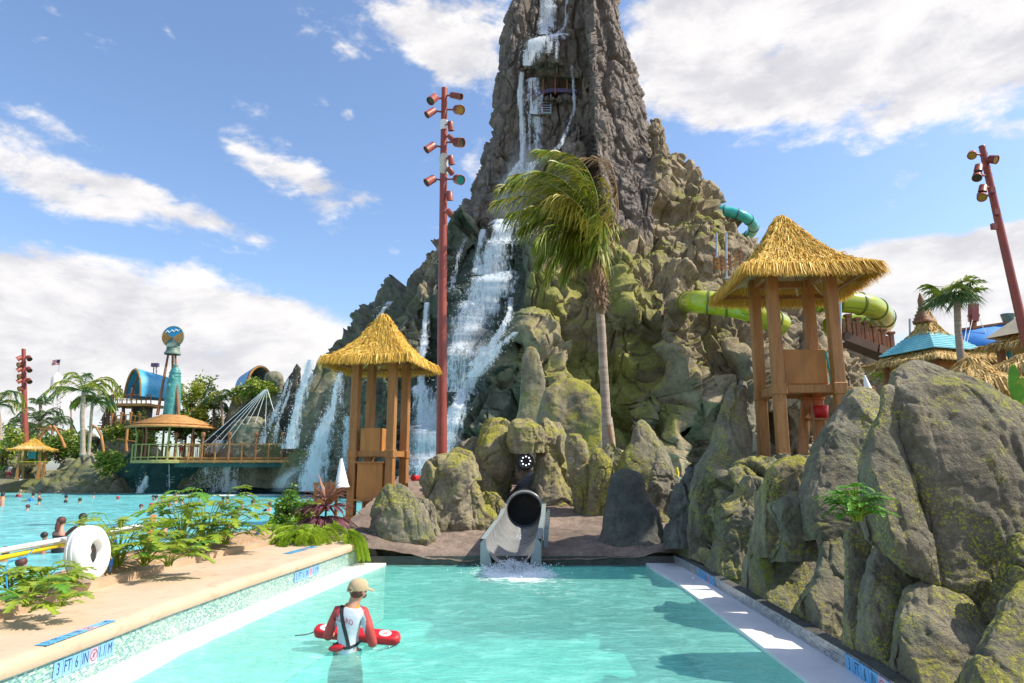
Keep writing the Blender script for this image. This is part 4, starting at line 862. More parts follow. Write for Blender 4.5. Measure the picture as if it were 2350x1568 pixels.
def cone(name,px,pyb,pyt,pxt,Y,r,label,mat='plastic'):
    b=W(px,pyb,Y); t_=W(pxt,pyt,Y); m=MB(); ax=(t_-b); L=ax.length; M3=ax.to_track_quat('Z','Y').to_matrix()
    m.lathe([(r*1.0,0),(r,.02),(r*.93,.03),(r*.2,L*.96),(r*.17,L),(0.001,L)],b,24,True,rot=M3); m.lathe([(r*1.03,-.03),(r*1.03,.0),(r*.95,.02)],b,24,True,rot=M3)
    o=m.build(name,[M[mat]],None,b); return tag(o,label,'cone')
cone('storm_cone',785,1117,1053,783,20.2,.215,'white cone standing on the side deck of the small straw hut')
cone('storm_cone',1999,918,862,1984,11.6,.10,'white cone behind the tall boulder right of the large hut')
def rh():
    cy=14.3; cx=W(1832,900,cy).x; z=lambda py: W(1832,py,cy).z
    e,q,Rm=hut((cx,cy),.2,R(-3),.59,.215,z(900),z(640),z(498),2.5,'large straw roofed lifeguard hut on tall brown posts behind the right rock wall',5,40000,.02,roofoff=(-.1,0))
    m=MB(); m.box(q(.05,-.1,z(848)),(.85,.6,.72),Rm,.01); m.box(q(.05,-.1,z(848)),(.87,.5,.60),Rm,.01); m.build('lookout_box',[M['woodp']],e)
    m=MB(); m.tube([q(.45,-.45,z(815)),q(.50,-.45,z(860)),q(.52,-.42,z(885))],.022,8); m.build('hose',[M['glassg']],e)
    m=MB(); m.box(q(1.15,.0,z(897)),(.7,.35,.12),Rm,.01); m.build('ledge_board',[M['wood']],e)
    m=MB(); a=q(.35,.5,z(905)); m.beam(a,q(.15,.45,z(1040)),.07,.22); m.build('brace',[M['wood']],e)
    p=q(.55,.3,z(957)); m=MB(); m.lathe([(.001,0),(.13,0),(.155,.25),(.14,.26),(.12,.02),(.001,.02)],p,18); o=m.build('bucket',[M['redp']],None,p); tag(o,'red bucket on a shelf inside the large straw hut','bucket')
    m=MB(); m.box(q(.6,.3,z(957)-.03),(.6,.3,.04),Rm); m.build('shelf',[M['wood']],e)
    return e
rhut=rh()
def fh():
    cy=60.; cx=W(73,1060,cy).x; z=lambda py: W(73,py,cy).z; b=z(1100)
    e,q,Rm=hut((cx,cy),b,R(20),.75,.2,z(1066),z(1030),z(1006),2.9,'tiny straw roofed lifeguard hut on the far shore',9,1500,det=False)
    m=MB(); m.box(q(0,0,z(1045)),(.6,.5,.6),Rm); m.build('lookout_box',[M['tealpanel']],e)
    m=MB(); m.beam(W(25,1060,59),W(115,1060,59),.06); o=m.build('rescue_tube_rail',[M['yellow']],None,W(70,1060,59)); tag(o,'thin yellow rail crossing the small hut on the far shore','rail')
fh()
# ------------------------------------------------------------------ lamp masts
def floodlight(e,c,dirv,r,L,lens='amber',arm=None):
    d=Vector(dirv).normalized(); M3=d.to_track_quat('Z','Y').to_matrix(); m=MB()
    m.lathe([(0.001,-L*.5),(r*.8,-L*.5),(r*.92,-L*.45),(r,L*.5),(r*1.04,L*.5),(r*1.04,L*.56),(r*.9,L*.56),(r*.9,L*.44)],c,20,True,rot=M3); h=m.build('floodlight',[M['redd']],e)
    m=MB(); m.lathe([(0.001,L*.45),(r*.9,L*.45)],c,20,False,rot=M3); 
    for k in range(7):
        a=k*6.283/6; rr=0 if k==6 else r*.55; m.ball(Vector(c)+M3@Vector((rr*math.cos(a),rr*math.sin(a),L*.45)),r*.2,8,(1,1,.4),M3)
    o=m.build('lens',[M[lens]],h,Vector(e.location)); 
    if arm is not None:
        m=MB(); m.tube([arm,Vector(c)-d*L*.3],.035,6); m.box(arm,(.16,.16,.12)); m.build('bracket',[M['redd']],e)
def mast(pts,r0,r1,Y,label,lamps,rings=True):
    P=[W(x,y,Y) for x,y in pts]; b=P[0]; e=empty('light_mast',b,label,'light mast'); N=len(P); m=MB(); m.tube(P,[r0+(r1-r0)*i/(N-1) for i in range(N)],20)
    m.lathe([(r1*1.05,0),(r1*1.05,.04),(.001,.06)],P[-1],16); m.build('pole',[M['red']],e)
    for px,py,dx,dy,dz,r,L,lens,ax in lamps:
        k=[i for i in range(N-1) if pts[i][1]>=py>=pts[i+1][1]]; f=(pts[k[0]][1]-py)/(pts[k[0]][1]-pts[k[0]+1][1]) if k else 1; i=k[0] if k else N-2; q=P[i].lerp(P[i+1],f)
        c=W(px,py,Y-.25); floodlight(e,c,(dx,dy,dz),r,L,lens,q)
    return e
Ym=24.5
LM=[(994,227,-.45,-.5,-.75,.17,.38,'glassk',0),(989,258,-.8,-.3,-.75,.14,.40,'glassk',0),(1046,220,.8,-.5,-.45,.13,.50,'glassk',0),(1052,252,.5,-.75,-.45,.19,.34,'amber',0),
 (988,338,-.8,-.3,-.75,.15,.40,'glassk',0),(1052,327,.75,-.6,-.35,.19,.34,'glassk',0),(988,414,-.75,-.35,-.65,.16,.38,'glassk',0),(1052,412,.5,-.75,-.45,.19,.34,'glassg',0),
 (1034,289,.15,.3,-.95,.12,.34,'glassk',0),(1034,316,.4,.4,-.3,.10,.26,'glassk',0),(1035,367,.2,.3,-.95,.12,.34,'glassk',0),(1033,392,.3,.5,-.3,.11,.28,'glassk',0),(1032,449,.05,.3,-.98,.12,.34,'glassk',0),(1031,488,.6,.1,-.8,.12,.26,'glassg',0)]
e=mast([(1013,1045),(1014,900),(1015,700),(1017,500),(1018,350),(1020,205)],.20,.115,Ym,'tall rust red light mast with fourteen floodlights, between the straw hut and the slide',LM)
m=MB(); a,b=W(1018,299,Ym),W(1019,277,Ym); m.tube([a,a.lerp(b,.45),a.lerp(b,.5),b],[.135,.135,.14,.14],18); m.build('band',[M['plastic']],e)
m=MB(); a,b=W(1019,402,Ym),W(1018,350,Ym); m.tube([a.lerp(b,k/6) for k in range(7)],[.14,.20,.19,.16,.21,.17,.10],14,flat=.9); m.build('wrap',[M['tinwhite']],e)
LR=[(2231,355,-.5,-.6,-.55,.14,.24,'amber',0),(2278,366,.4,-.75,-.45,.15,.24,'amber',0),(2246,385,-.2,.1,-.9,.13,.22,'glassk',0),(2243,404,-.5,-.5,-.75,.15,.26,'glassk',0),(2256,432,-.2,.1,-.9,.13,.22,'glassk',0),(2253,450,-.4,-.6,-.65,.15,.26,'amber',0)]
e=mast([(2430,1010),(2383,860),(2352,770),(2322,640),(2290,500),(2270,410),(2254,338)],.165,.10,22.,'leaning rust red light mast with six floodlights at the right edge',LR)
for x,y in ((2277,437),(2287,487),(2281,520)): m=MB(); m.box(W(x,y,21.85),(.16,.12,.2)); m.build('junction_box',[M['redd']],e)
LF=[(45,822,-.7,-.4,-.6,.22,.42,'glassk',0),(66,822,.7,-.4,-.6,.22,.42,'glassk',0),(47,837,-.3,-.8,-.3,.24,.4,'amber',0),(45,848,-.7,-.4,-.6,.22,.42,'glassk',0),(66,848,.7,-.4,-.6,.22,.42,'glassk',0),(48,864,-.3,-.8,-.3,.24,.4,'amber',0),(45,874,-.7,-.4,-.6,.22,.42,'glassk',0),(66,874,.7,-.4,-.6,.22,.42,'glassk',0),(49,892,-.3,-.8,-.3,.24,.4,'amber',0)]
mast([(58,1035),(56,940),(54,802)],.30,.17,62.,'distant rust red light mast at the far left, behind the tiny straw hut',LF)
# ------------------------------------------------------------------ grey slide
def slide():
    sx=lambda y:.33+(19.2-y)*.0; e=empty('body_slide',(.33,15.0,0),'grey water slide, round tube mouth and open chute ending in the plunge pool','water slide')
    # stations: y, centre x, floor z, inner radius, outer x scale
    a=W(1208,1216,19.3).z+.02; cxt=W(1204,1200,19.3).x; cx0=W(1172,1290,14.75).x
    cl=lambda y:cx0+(cxt-cx0)*(y-14.72)/4.58; st=[(14.72,cx0,.02,.52),(15.3,cl(15.3),.07,.52),(16.2,cl(16.2),.13,.51),(17.3,cl(17.3),.19,.50),(18.3,cl(18.3),.23,.49),(19.3,cxt,a+.02,.48)]
    wh=[.55,.54,.55,.57,.61,.68]                          # wall height over the floor
    V=[];n=26; 
    for (y,cx,z,r),h in zip(st,wh):
        ring=[]
        for k in range(n):
            q=k/(n-1)*2-1; ang=q*math.pi*.5
            x=r*math.sin(ang); zz=r*(1-math.cos(ang)) if h>.3 else 0
            ext=max(0,h-r)*(abs(q)**10)
            ring.append((cx+x,y,z+zz*min(1,h/r)+ext))
        V+=ring
    F=[(i*n+k,i*n+k+1,(i+1)*n+k+1,(i+1)*n+k) for i in range(5) for k in range(n-1)]; m=MB(); m.add(V,F,True)
    # thickness: outer shell and rolled lip
    m.build('chute',[M['grey']],e)
    for side in (0,n-1):
        m=MB(); s=-1 if side==0 else 1; pts=[Vector(V[i*n+side])+Vector((s*.05,0,0)) for i in range(6)]; w_=.06
        for i in range(5):
            p,q=pts[i],pts[i+1]; o_=Vector((s*w_,0,0)); i0=Vector((-s*.05,0,0))
            m.quad(p+i0,q+i0,q+o_,p+o_) if s<0 else m.quad(p+o_,q+o_,q+i0,p+i0)
            m.quad(p+o_,q+o_,Vector((q.x+o_.x,q.y,-.3 if i<1 else q.z-.75)),Vector((p.x+o_.x,p.y,-.3 if i<2 else p.z-.75)))
        m.build('side_wall',[M['greyside']],e)
    for s in (-1,1):
        m=MB(); p=Vector(V[0 if s<0 else n-1]); m.sm=True
        # rounded end cheek
        poly=[]; 
        for k in range(9): q=k/8*math.pi/2; poly.append((p.x+s*(.20*(1-math.cos(q))*0+.11*math.sin(q))-s*.0,p.z-.12+.12*math.cos(q)))
        vs=[(p.x,14.71,p.z)]+[(x,14.71,z) for x,z in poly]+[(p.x+s*.11,14.71,-.3),(st[0][1]+s*.34,14.71,-.3),(st[0][1]+s*.42,14.71,.2),(st[0][1]+s*.50,14.71,.4)]
        m.add(vs,[tuple(range(len(vs)))],False)
        m.build('end_cheek',[M['greyside']],e)
    # ribs on the right outer wall
    for k in range(9):
        m=MB(); y=15.6+k*.42; f=(y-14.72)/4.58; i=min(4,int(f*5)); cx=cx0+(cxt-cx0)*f; r=.52-.05*f; zt=.58+.34*f
        m.box((cx+r+.19,y,zt-.28),(.09,.07,.62)); m.build('stiffener',[M['greyside']],e)
    # tube mouth: thick rolled rim and tube going back
    cz=a+.48; m=MB(); ro_,ri=.56,.475; mouth=Vector((cxt,19.3,cz))
    M3=Matrix.Rotation(R(-90),3,'X')
    m.lathe([(ri,-.02),(ri+.02,-.07),(ro_-.04,-.09),(ro_,-.05),(ro_,.10),(ro_-.05,.14),(ro_-.05,.5)],mouth,40,True,rot=M3); m.build('tube_rim',[M['grey']],e)
    m=MB(); pts=[mouth+Vector((.0,.0,0)),mouth+Vector((0,.8,.03)),mouth+Vector((.05,1.8,.12)),mouth+Vector((.25,3.0,.35)),mouth+Vector((.7,4.2,.7))]
    m.tube(pts,[.47,.47,.46,.46,.45],32,cap=False); t_=m.build('tube',[M['greyside']],e)
    m=MB(); m.tube([p+Vector((0,.0,0)) for p in pts[1:]],[.53]*4,24,cap=True); m.build('tube_shell',[M['black']],e)
    def cf():
        q=random.random(); y=14.6+q*3.4; f=(y-14.7)/4.6; return np.array([cx0+(cxt-cx0)*f+random.gauss(0,.22),y,.10+.15*f+abs(random.gauss(0,.02))])
    # thin film of water running down the chute
    V2=[];m2=14
    for (y,cx,z,r),h in zip(st,wh):
        for k in range(m2):
            q=(k/(m2-1)*2-1)*.8; V2.append((cx+r*math.sin(q),y,z+r*(1-math.cos(q))+.015))
    me=raw_mesh('water_film',[tuple(Vector(v)-e.location) for v in V2],[(i*m2+k,i*m2+k+1,(i+1)*m2+k+1,(i+1)*m2+k) for i in range(5) for k in range(m2-1)],M['film'],True); u=me.uv_layers.new(name='UVMap')
    for p in me.polygons:
        for li in p.loop_indices: vi=me.loops[li].vertex_index; u.data[li].uv=((vi%m2)/(m2-1)*.8+.1,V2[vi][1])
    obj('water_film',me,e)
    return e
slide()
# dark portal with a ring of small lamps inside the grotto
def portal():
    c=W(1207,1058,23.5); e=empty('portal',c,'small black round opening with a ring of white lamps, deep in the slide grotto','lamp ring'); M3=Matrix.Rotation(R(90),3,'X')
    m=MB(); m.lathe([(.001,.02),(.22,.02),(.23,.06),(.29,.06),(.30,.0),(.30,-.2)],c,32,True,rot=M3); m.build('rim',[M['black']],e)
    for k in range(8):
        q=k*math.pi/4; m=MB(); m.ball(c+Vector((.145*math.cos(q),-.06,.145*math.sin(q))),.026,8); m.build('lamp',[M['led']],e)
portal()
# ------------------------------------------------------------------ waterfalls
def fall(paths,label,mat='fall',off=.9,drop=0,dr=(.03,.07),spread=.5,name='waterfall',flat=None,dparent=True):
    """each path: [(px,py,width),...]; ribbons hang a little in front of the rock they run down"""
    e=None
    if mat=='fall': paths=[(p,mat,1.,0.) for p in paths]+[([(x+w*.12,y,w*1.7) for x,y,w in p],'fallthin',.0,.22) for p in paths]
    else: paths=[(p,mat,1.,0.) for p in paths]
    for path,mat,dk,oo in paths:
        n=max(14,int((path[-1][1]-path[0][1])/5)); t=np.linspace(0,1,n); ys=[p[1] for p in path]; yy=np.interp(t,[0,1],[ys[0],ys[-1]])
        if ys[-1]<=ys[0]+2: tt=np.linspace(0,1,len(path)); yy=np.interp(t,tt,ys); xx=np.interp(t,tt,[p[0] for p in path]); ww=np.interp(t,tt,[p[2] for p in path])
        else: xx=np.interp(yy,ys,[p[0] for p in path]); ww=np.interp(yy,ys,[p[2] for p in path])
        Yd=np.array([(min(Yv(x,y,2),Yv(x-w*.3,y,2),Yv(x+w*.3,y,2)) if flat is None else flat) for x,y,w in zip(xx,yy,ww)])
        for _ in range(3): Yd[1:-1]=np.minimum(Yd[1:-1],(Yd[:-2]+Yd[2:]+Yd[1:-1])/3)
        for i in range(1,n): Yd[i]=min(Yd[i],Yd[i-1]+.0) if flat is None else Yd[i]      # water never falls back into the rock
        Yd-=off-oo
        if e is None: c0=W(xx[-1],yy[-1],Yd[-1]); e=empty(name,c0,label,'waterfall','waterfalls on the volcano')
        m=9; V=[];UV=[];s=0; pr=None
        for i in range(n):
            c=W(xx[i],yy[i],Yd[i]); s+=0 if pr is None else (c-pr).length; pr=c; k=mpp(xx[i],yy[i],Yd[i])*ww[i]/2; jit=.22*math.sin(i*.9)+.16*math.sin(i*2.3+path[0][0])
            for j in range(m):
                a=j/(m-1)*2-1; V.append(c+Vector((a*k*(1+jit*.5),.25*k*abs(a)**2+random.gauss(0,.03),0))); UV.append(((a*.5+.5),s*.22))
        F=[(i*m+j,i*m+j+1,(i+1)*m+j+1,(i+1)*m+j) for i in range(n-1) for j in range(m-1)]
        me=raw_mesh('cascade',[tuple(v-e.location) for v in V],F,M[mat],True); u=me.uv_layers.new(name='UVMap')
        uvw=np.array([UV[l.vertex_index] for l in me.loops],dtype=np.float32); uvw[:,0]=uvw[:,0]; u.data.foreach_set('uv',uvw.ravel())
        if mat=='mist': at=me.attributes.new('tone','FLOAT','POINT'); at.data.foreach_set('value',np.array([.55*math.sin(math.pi*min(.97,max(.06,(i/(n-1)))))**.6 for i in range(n) for _ in range(m)],dtype=np.float32))
        obj('mist_veil' if mat=='mist' else 'cascade',me,e)
        if drop>0 and dk>0:
            tot=sum(ww)/n
            def cf():
                i=min(n-1,int(random.betavariate(1.6,1.1)*n)); a=random.gauss(0,spread*.62); k=mpp(xx[i],yy[i],Yd[i])*ww[i]/2; c=W(xx[i],yy[i],Yd[i]); return np.array([c.x+a*k*1.3,c.y-random.uniform(0,.5),c.z+random.gauss(0,.3)])
            drops('spray',int(drop*.55),cf,lambda:random.uniform(dr[0]*.45,dr[1]*.5),e,kind='stuff')
    return e
fall([[(1252,-30,50),(1250,30,50),(1247,78,40)]],'top cascade pouring down the centre of the volcano spire','fall',.8,350,(.03,.07))
fall([[(1303,-20,16),(1300,40,16),(1294,68,14)],[(1294,62,14),(1280,78,26)]],'thin right hand cascade beside the top one on the spire','fallthin',.7,60)
fall([[(1288,76,40),(1250,84,86),(1232,98,84),(1215,125,46),(1208,150,30)],[(1262,95,26),(1258,122,18)],[(1278,95,12),(1276,135,8)]],'foaming shelf of water over the overhang on the spire','fall',.7,300,(.03,.08))
fall([[(1196,165,14),(1193,230,20),(1197,300,18),(1198,365,18),(1180,400,46),(1170,425,60)]],'long narrow cascade down the left of the spire','fall',.7,200)
fall([[(1225,178,60),(1225,205,80),(1230,262,80)]],'thin veil of water in front of the balcony','fallthin',1.6,80)
fall([[(1235,268,44),(1236,300,40),(1236,345,40)],[(1215,262,14),(1215,345,12)]],'pale cascade falling below the little cage','fallthin',.6,60)
fall([[(1312,150,12),(1316,190,12),(1318,250,14),(1308,280,12),(1288,330,22),(1265,352,34),(1225,375,50),(1195,410,60)]],'slanting cascade right of the purple balcony','fallthin',.6,150)
fall([[(1215,330,100),(1195,400,120),(1170,450,120),(1160,500,110)]],'drifting mist below the upper cascades','mist',1.5)
fall([[(1155,502,72),(1146,540,70),(1132,580,78),(1122,630,100)]],'broad bright cascade spilling off the high ledge','fall',.8,900,(.03,.08),.45)
fall([[(1108,526,20),(1098,570,20),(1090,625,26)]],'slim cascade left of the broad bright one','fall',.7,250)
fall([[(1068,545,14),(1052,590,22),(1040,640,26),(1034,670,40)]],'thin leftmost cascade in the upper gully','fallthin',.7,300,(.03,.07))
fall([[(1165,622,40),(1125,634,110),(1112,655,120),(1095,700,100),(1085,760,60)]],'frothing burst where the cascades strike the middle shelf','fall',.9,1300,(.03,.08),.6)
fall([[(1090,690,120),(1078,760,140),(1066,830,140),(1045,900,150)]],'wide misty curtain falling through the lower gully','mist',1.2)
fall([[(1078,690,90),(1066,760,120),(1054,840,130),(1040,900,120)]],'faint streaky curtain inside the lower gully','fallthin',.8,700,(.02,.06),.7)
fall([[(1172,682,14),(1168,720,18),(1150,760,30),(1120,800,50),(1090,840,50)]],'cascade sliding left along the green buttress','fall',.7,500,(.03,.07))
fall([[(1182,762,12),(1150,790,30),(1115,830,44),(1080,865,46)]],'lower slanting cascade under the green buttress','fall',.7,500,(.03,.07))
fall([[(978,694,14),(974,760,20),(966,830,22),(966,890,26)]],'straight white cascade seen between hut roof and mast','fall',.8,400,(.03,.07))
fall([[(965,885,60),(975,940,90),(980,1000,100),(975,1060,110),(975,1125,120)]],'big blue white cascade behind the hut posts at the foot','fall',1.2,2500,(.02,.06),.6)
fall([[(1085,862,26),(1060,905,44),(1040,960,50),(1022,1020,60),(1010,1090,60)]],'slanting cascade just right of the mast foot','fall',.9,1500,(.03,.07),.5)
fall([[(1000,900,120),(990,980,160),(985,1060,190),(985,1125,200)]],'mist at the foot of the main falls','mist',2.0)
fall([[(895,692,30),(880,712,22),(862,735,10)]],'small cascade on the left skyline above the hut roof','fallthin',.5,60)
def Ymin(a,b): return a
fall([[(712,826,24),(703,860,34),(690,905,30),(678,950,34),(668,1000,40),(660,1030,44)]],'tall cascade on the skyline left of the hut roof','fall',.3,1100,(.03,.07),.55,flat=52.)
fall([[(662,868,8),(650,905,14),(632,945,22),(614,980,28),(600,1020,34)],[(672,870,6),(660,910,10),(640,960,16),(630,1020,26)]],'double cascade beside the fan of cables','fallthin',.3,500,(.03,.07),flat=55.5)
fall([[(782,842,14),(776,880,24),(768,930,44),(748,975,50),(730,1030,60),(716,1085,80),(706,1128,90)]],'bushy cascade falling past the right end of the bridge','fall',.3,3200,(.025,.06),.6,flat=50.5)
fall([[(800,955,44),(797,1000,40),(795,1060,44),(792,1128,46)]],'speckled cascade left of the hut posts','fallthin',.3,1500,(.025,.06),.55,flat=50.)
fall([[(500,1072,130),(505,1100,130),(510,1130,140)]],'low sunlit curtain of spray beneath the bridge','fallthin',.3,1600,(.03,.07),.6,flat=57.5)
fall([[(335,1092,8),(330,1110,18),(320,1132,30)]],'small spout under the left end of the bridge','fall',.3,150,flat=57.)
fall([[(388,1066,4),(388,1100,6),(388,1132,10)]],'thin drip below the round pavilion deck','fallthin',.3,20,flat=57.)
fall([[(690,1070,60),(650,1100,60),(640,1130,60)]],'veil of mist over the water at the right end of the bridge','mist',.3,flat=51.)
fall([[(505,1010,50),(490,1040,60)]],'white froth on the black chute behind the bridge rail','fall',.3,300,flat=57.)
# ------------------------------------------------------------------ balcony and cage on the spire
def balcony():
    Y=Yv(1265,200,3)-.3; e=empty('balcony',W(1265,215,Y),'purple railed balcony in a cave high on the volcano','balcony')
    pts=[(1172,222),(1190,222),(1215,216),(1240,211),(1270,207),(1300,208),(1325,211)]
    m=MB(); P=[W(x,y,Y-.5) for x,y in pts]
    for a,b in zip(P[:-1],P[1:]): m.beam(a,b,.12,.42)
    m.build('rail_band',[M['purple']],e); m=MB()
    for a,b in zip(P[:-1],P[1:]): m.quad(a-Vector((0,0,.2)),b-Vector((0,0,.2)),b+Vector((0,2.2,-.2)),a+Vector((0,2.2,-.2)))
    m.build('floor',[M['woodd']],e)
    for x,y0,y1 in ((1182,232,197),(1224,222,180),(1247,220,180),(1274,216,176),(1301,212,182)):
        m=MB(); m.beam(W(x,y0,Y-.55),W(x,y1,Y-.55),.16,.16); m.build('post',[M['dorange']],e)
    e2=empty('cage',W(1240,262,Y-.8),'small steel cage with a red box hanging below the balcony','cage'); Y2=Y-.8
    a,b=W(1216,258,Y2),W(1264,236,Y2); x0,x1,z0,z1=a.x,b.x,a.z,b.z
    m=MB()
    for k in range(5): z=z0+(z1-z0)*k/4; m.beam((x0,Y2,z),(x1,Y2,z),.05); 
    for x in (x0,x1): m.beam((x,Y2,z0-.1),(x,Y2,z1+.9),.06)
    m.build('bars',[M['steel']],e2); m=MB(); m.box(((x0+x1)/2,Y2+.5,z0+.42),(.8,.6,.9)); m.build('box',[M['redp']],e2); m=MB(); m.box(((x0+x1)/2,Y2+.4,z0-.08),(x1-x0+.1,1.,.16)); m.build('tray',[M['palegreen']],e2)
balcony()
# ------------------------------------------------------------------ tube slides
def tubeslide(name,pts,r,mat,rib,label,ribs,Ys):
    P=[W(x,y,Y) for (x,y),Y in zip(pts,Ys)]
    # smooth
    def cr(P,n):
        out=[]
        for i in range(len(P)-1):
            a=P[max(i-1,0)];b=P[i];c=P[i+1];d=P[min(i+2,len(P)-1)]
            for k in range(n): t=k/n; out.append(.5*((2*b)+(c-a)*t+(2*a-5*b+4*c-d)*t*t+(3*b-a-3*c+d)*t**3))
        return out+[P[-1]]
    Q=cr(P,8); e=empty(name,Q[0],label,'water slide'); m=MB(); m.tube(Q,r,26,cap=False); m.build('tube',[M[mat]],e)
    n=len(Q)
    for k in range(ribs):
        i=min(n-2,max(1,int((k+.5)/ribs*(n-1)))); a=Q[i]; t=(Q[i+1]-Q[i-1]).normalized(); m=MB(); m.tube([a-t*.06,a+t*.06],r*1.07,26); m.build('flange',[M[rib]],e)
    m=MB(); off=Vector((0,-r*.72,-r*.70)); m.tube([q+off*1.0 for q in Q],.02,6); m.build('seam',[M[rib]],e)
    return e
tubeslide('tube_slide',[(1535,697),(1565,694),(1600,693),(1650,697),(1700,706),(1745,722),(1790,745)],.72,'lime','limed','lime green tube slide between the mossy rocks and the large hut',6,[Yv(1535,697,4,1)+5,Yv(1565,694,4,1)+1.2,41.5,40.5,40,40.5,42])
tubeslide('tube_slide',[(1870,690),(1900,692),(1950,694),(1995,702),(2022,718),(2030,738),(2010,748),(1975,742),(1935,745),(1900,752)],.66,'lime','limed','lime green tube slide curling back at the right of the large hut',9,[40,40,40,40.3,41.5,43.5,45.5,46.5,47,47])
tubeslide('tube_slide',[(1590,480),(1640,483),(1675,487),(1706,497),(1727,514),(1727,531),(1708,546),(1680,552)],.50,'teal','teald','teal tube slide looping out from the right shoulder of the volcano',7,[66,62,61.5,61.5,62.5,64,65.5,66])
for x,y0,y1 in ((1645,535,590),(1667,535,640),(1929,690,785)):
    m=MB(); Y=46 if x<1700 else 38; a,b=W(x,y1,Y),W(x,y0,Y); m.tube([a,b],.07,10); m.box(a,(.3,.3,.1)); o=m.build('steel_pole',[M['steel']],None,a); tag(o,{1645:'left steel pole standing in front of the rocks under the teal slide',1667:'right steel pole standing in front of the rocks under the teal slide',1929:'steel pole in front of the curling lime slide'}[x],'pole')
def fence(name,pts,Y,h,label,n,mat='dorange',mat2='orange',rails=3,w=.12,extra=1.25):
    P=[W(x,y,Yy) for (x,y),Yy in zip(pts,Y if isinstance(Y,(list,tuple)) else [Y]*len(pts))]; e=empty(name,P[0],label,'railing'); L=[0]
    for a,b in zip(P[:-1],P[1:]): L.append(L[-1]+(b-a).length)
    def at(s):
        for i in range(len(P)-1):
            if s<=L[i+1]+1e-6: return P[i].lerp(P[i+1],(s-L[i])/(L[i+1]-L[i]))
        return P[-1]
    for k in range(n):
        p=at(L[-1]*k/(n-1)); big=k%2==0; m=MB(); hh=h*(extra if big else 1.); m.beam(p-Vector((0,0,.15)),p+Vector((0,0,hh)),w*(1.2 if big else .8),bev=.01)
        if big: m.box(p+Vector((0,0,hh)),(w*1.9,w*1.9,.16),None,.02,.8)
        m.build('post',[M[mat if big else mat2]],e)
    for r in range(rails):
        z=h*(.12+.83*r/(rails-1)); m=MB()
        for i in range(len(P)-1): m.beam(P[i]+Vector((0,0,z)),P[i+1]+Vector((0,0,z)),.05,.09)
        m.build('rail',[M[mat2]],e)
    return e
fence('stair_railing',[(1925,770),(1960,782),(2000,798),(2050,818)],[40,40,40.5,41],1.15,'brown timber stair railing running down the right shoulder of the volcano',13,'dorange','dorange',3,.2)
fence('stair_railing',[(1640,612),(1665,620),(1700,604)],[46,45,45],.7,'short timber railing under the steel poles beside the large hut roof',7,'dorange','orange',3,.12)
m=MB(); P=[W(x,y,Y) for x,y,Y in ((1925,775,40.3),(2000,803,40.6),(2050,823,41.2))]
for a,b in zip(P[:-1],P[1:]): m.beam(a,b,1.2,.5)
o=m.build('stair_flight',[M['woodd']],None,P[0]); tag(o,'dark timber stair flight under the brown railing on the right shoulder','stairs')
# ------------------------------------------------------------------ palms
def leaflet(V,F,p,d,up,L,w,droop):
    s=d.cross(up); s=s.normalized() if s.length>1e-4 else Vector((1,0,0)); b=len(V); q1=p+d*L*.35-Vector((0,0,droop*.25)); q2=p+d*L*.72-Vector((0,0,droop*.9)); q3=p+d*L-Vector((0,0,droop*1.9))
    V+=[p-s*w*.3,p+s*w*.3,q1+s*w*.5,q1-s*w*.5,q2+s*w*.4,q2-s*w*.4,q3]; F+=[(b,b+1,b+2,b+3),(b+3,b+2,b+4,b+5),(b+5,b+4,b+6)]
def frond(e,pts,n,L,w,mat,rad=.02,wind=None,wk=.0,droop=.15,org=None,name='frond',start=.12,rg=random):
    Q=[Vector(p) for p in pts]
    def at(t):
        k=t*(len(Q)-1); i=min(int(k),len(Q)-2); f=k-i; a=Q[max(i-1,0)];b=Q[i];c=Q[i+1];d=Q[min(i+2,len(Q)-1)]
        return .5*((2*b)+(c-a)*f+(2*a-5*b+4*c-d)*f*f+(3*b-a-3*c+d)*f**3)
    m=MB(); S=[at(k/14) for k in range(15)]; m.tube(S,[rad*(1-.8*k/14) for k in range(15)],5); V=[];F=[]
    for k in range(n):
        t=start+(1-start)*(k+rg.random()*.5)/n; p=at(t); tn=(at(min(1,t+.03))-at(max(0,t-.03))).normalized(); sd=tn.cross(Vector((0,0,1)))
        if sd.length<.1: sd=tn.cross(Vector((0,1,0)))
        sd.normalize()
        for s in (-1,1):
            d=(sd*s*rg.uniform(.7,1)+tn*rg.uniform(.5,.9)+Vector((rg.gauss(0,.12),rg.gauss(0,.12),rg.gauss(0,.12)))).normalized()
            if wind is not None: d=(d*(1-wk)+Vector(wind)*wk+Vector((rg.gauss(0,.10),rg.gauss(0,.14),rg.gauss(0,.2)))).normalized()
            l=L*(math.sin(math.pi*(.12+.80*t))**.6)*rg.uniform(.75,1.1); leaflet(V,F,p,d,tn,l,w,droop*rg.uniform(.6,1.3)*l)
    k0=len(m.f); m.add(V,F,False)
    if mat=='palm':
        for i in range(k0,len(m.f),3):
            c=rg.choices((0,1,2),(5,2,4))[0]; m.m[i]=m.m[i+1]=m.m[i+2]=c
        return m.build(name,[M['palm'],M['palmd'],M['palmy']],e)
    return m.build(name,[M[mat]],e)
def palm_trunk(e,pts,r0,r1,name='trunk',mat='trunk',rings=0):
    P=[Vector(p) for p in pts]; Q=[];R_=[]; N=40
    for k in range(N+1):
        t=k/N*(len(P)-1); i=min(int(t),len(P)-2); f=t-i; Q.append(P[i].lerp(P[i+1],f)); r=r0+(r1-r0)*k/N; R_.append(r*(1+.05*(k%2))*(1+.35*max(0,.12-k/N)/.12))
    m=MB(); m.tube(Q,R_,14); return m.build(name,[M[mat]],e)
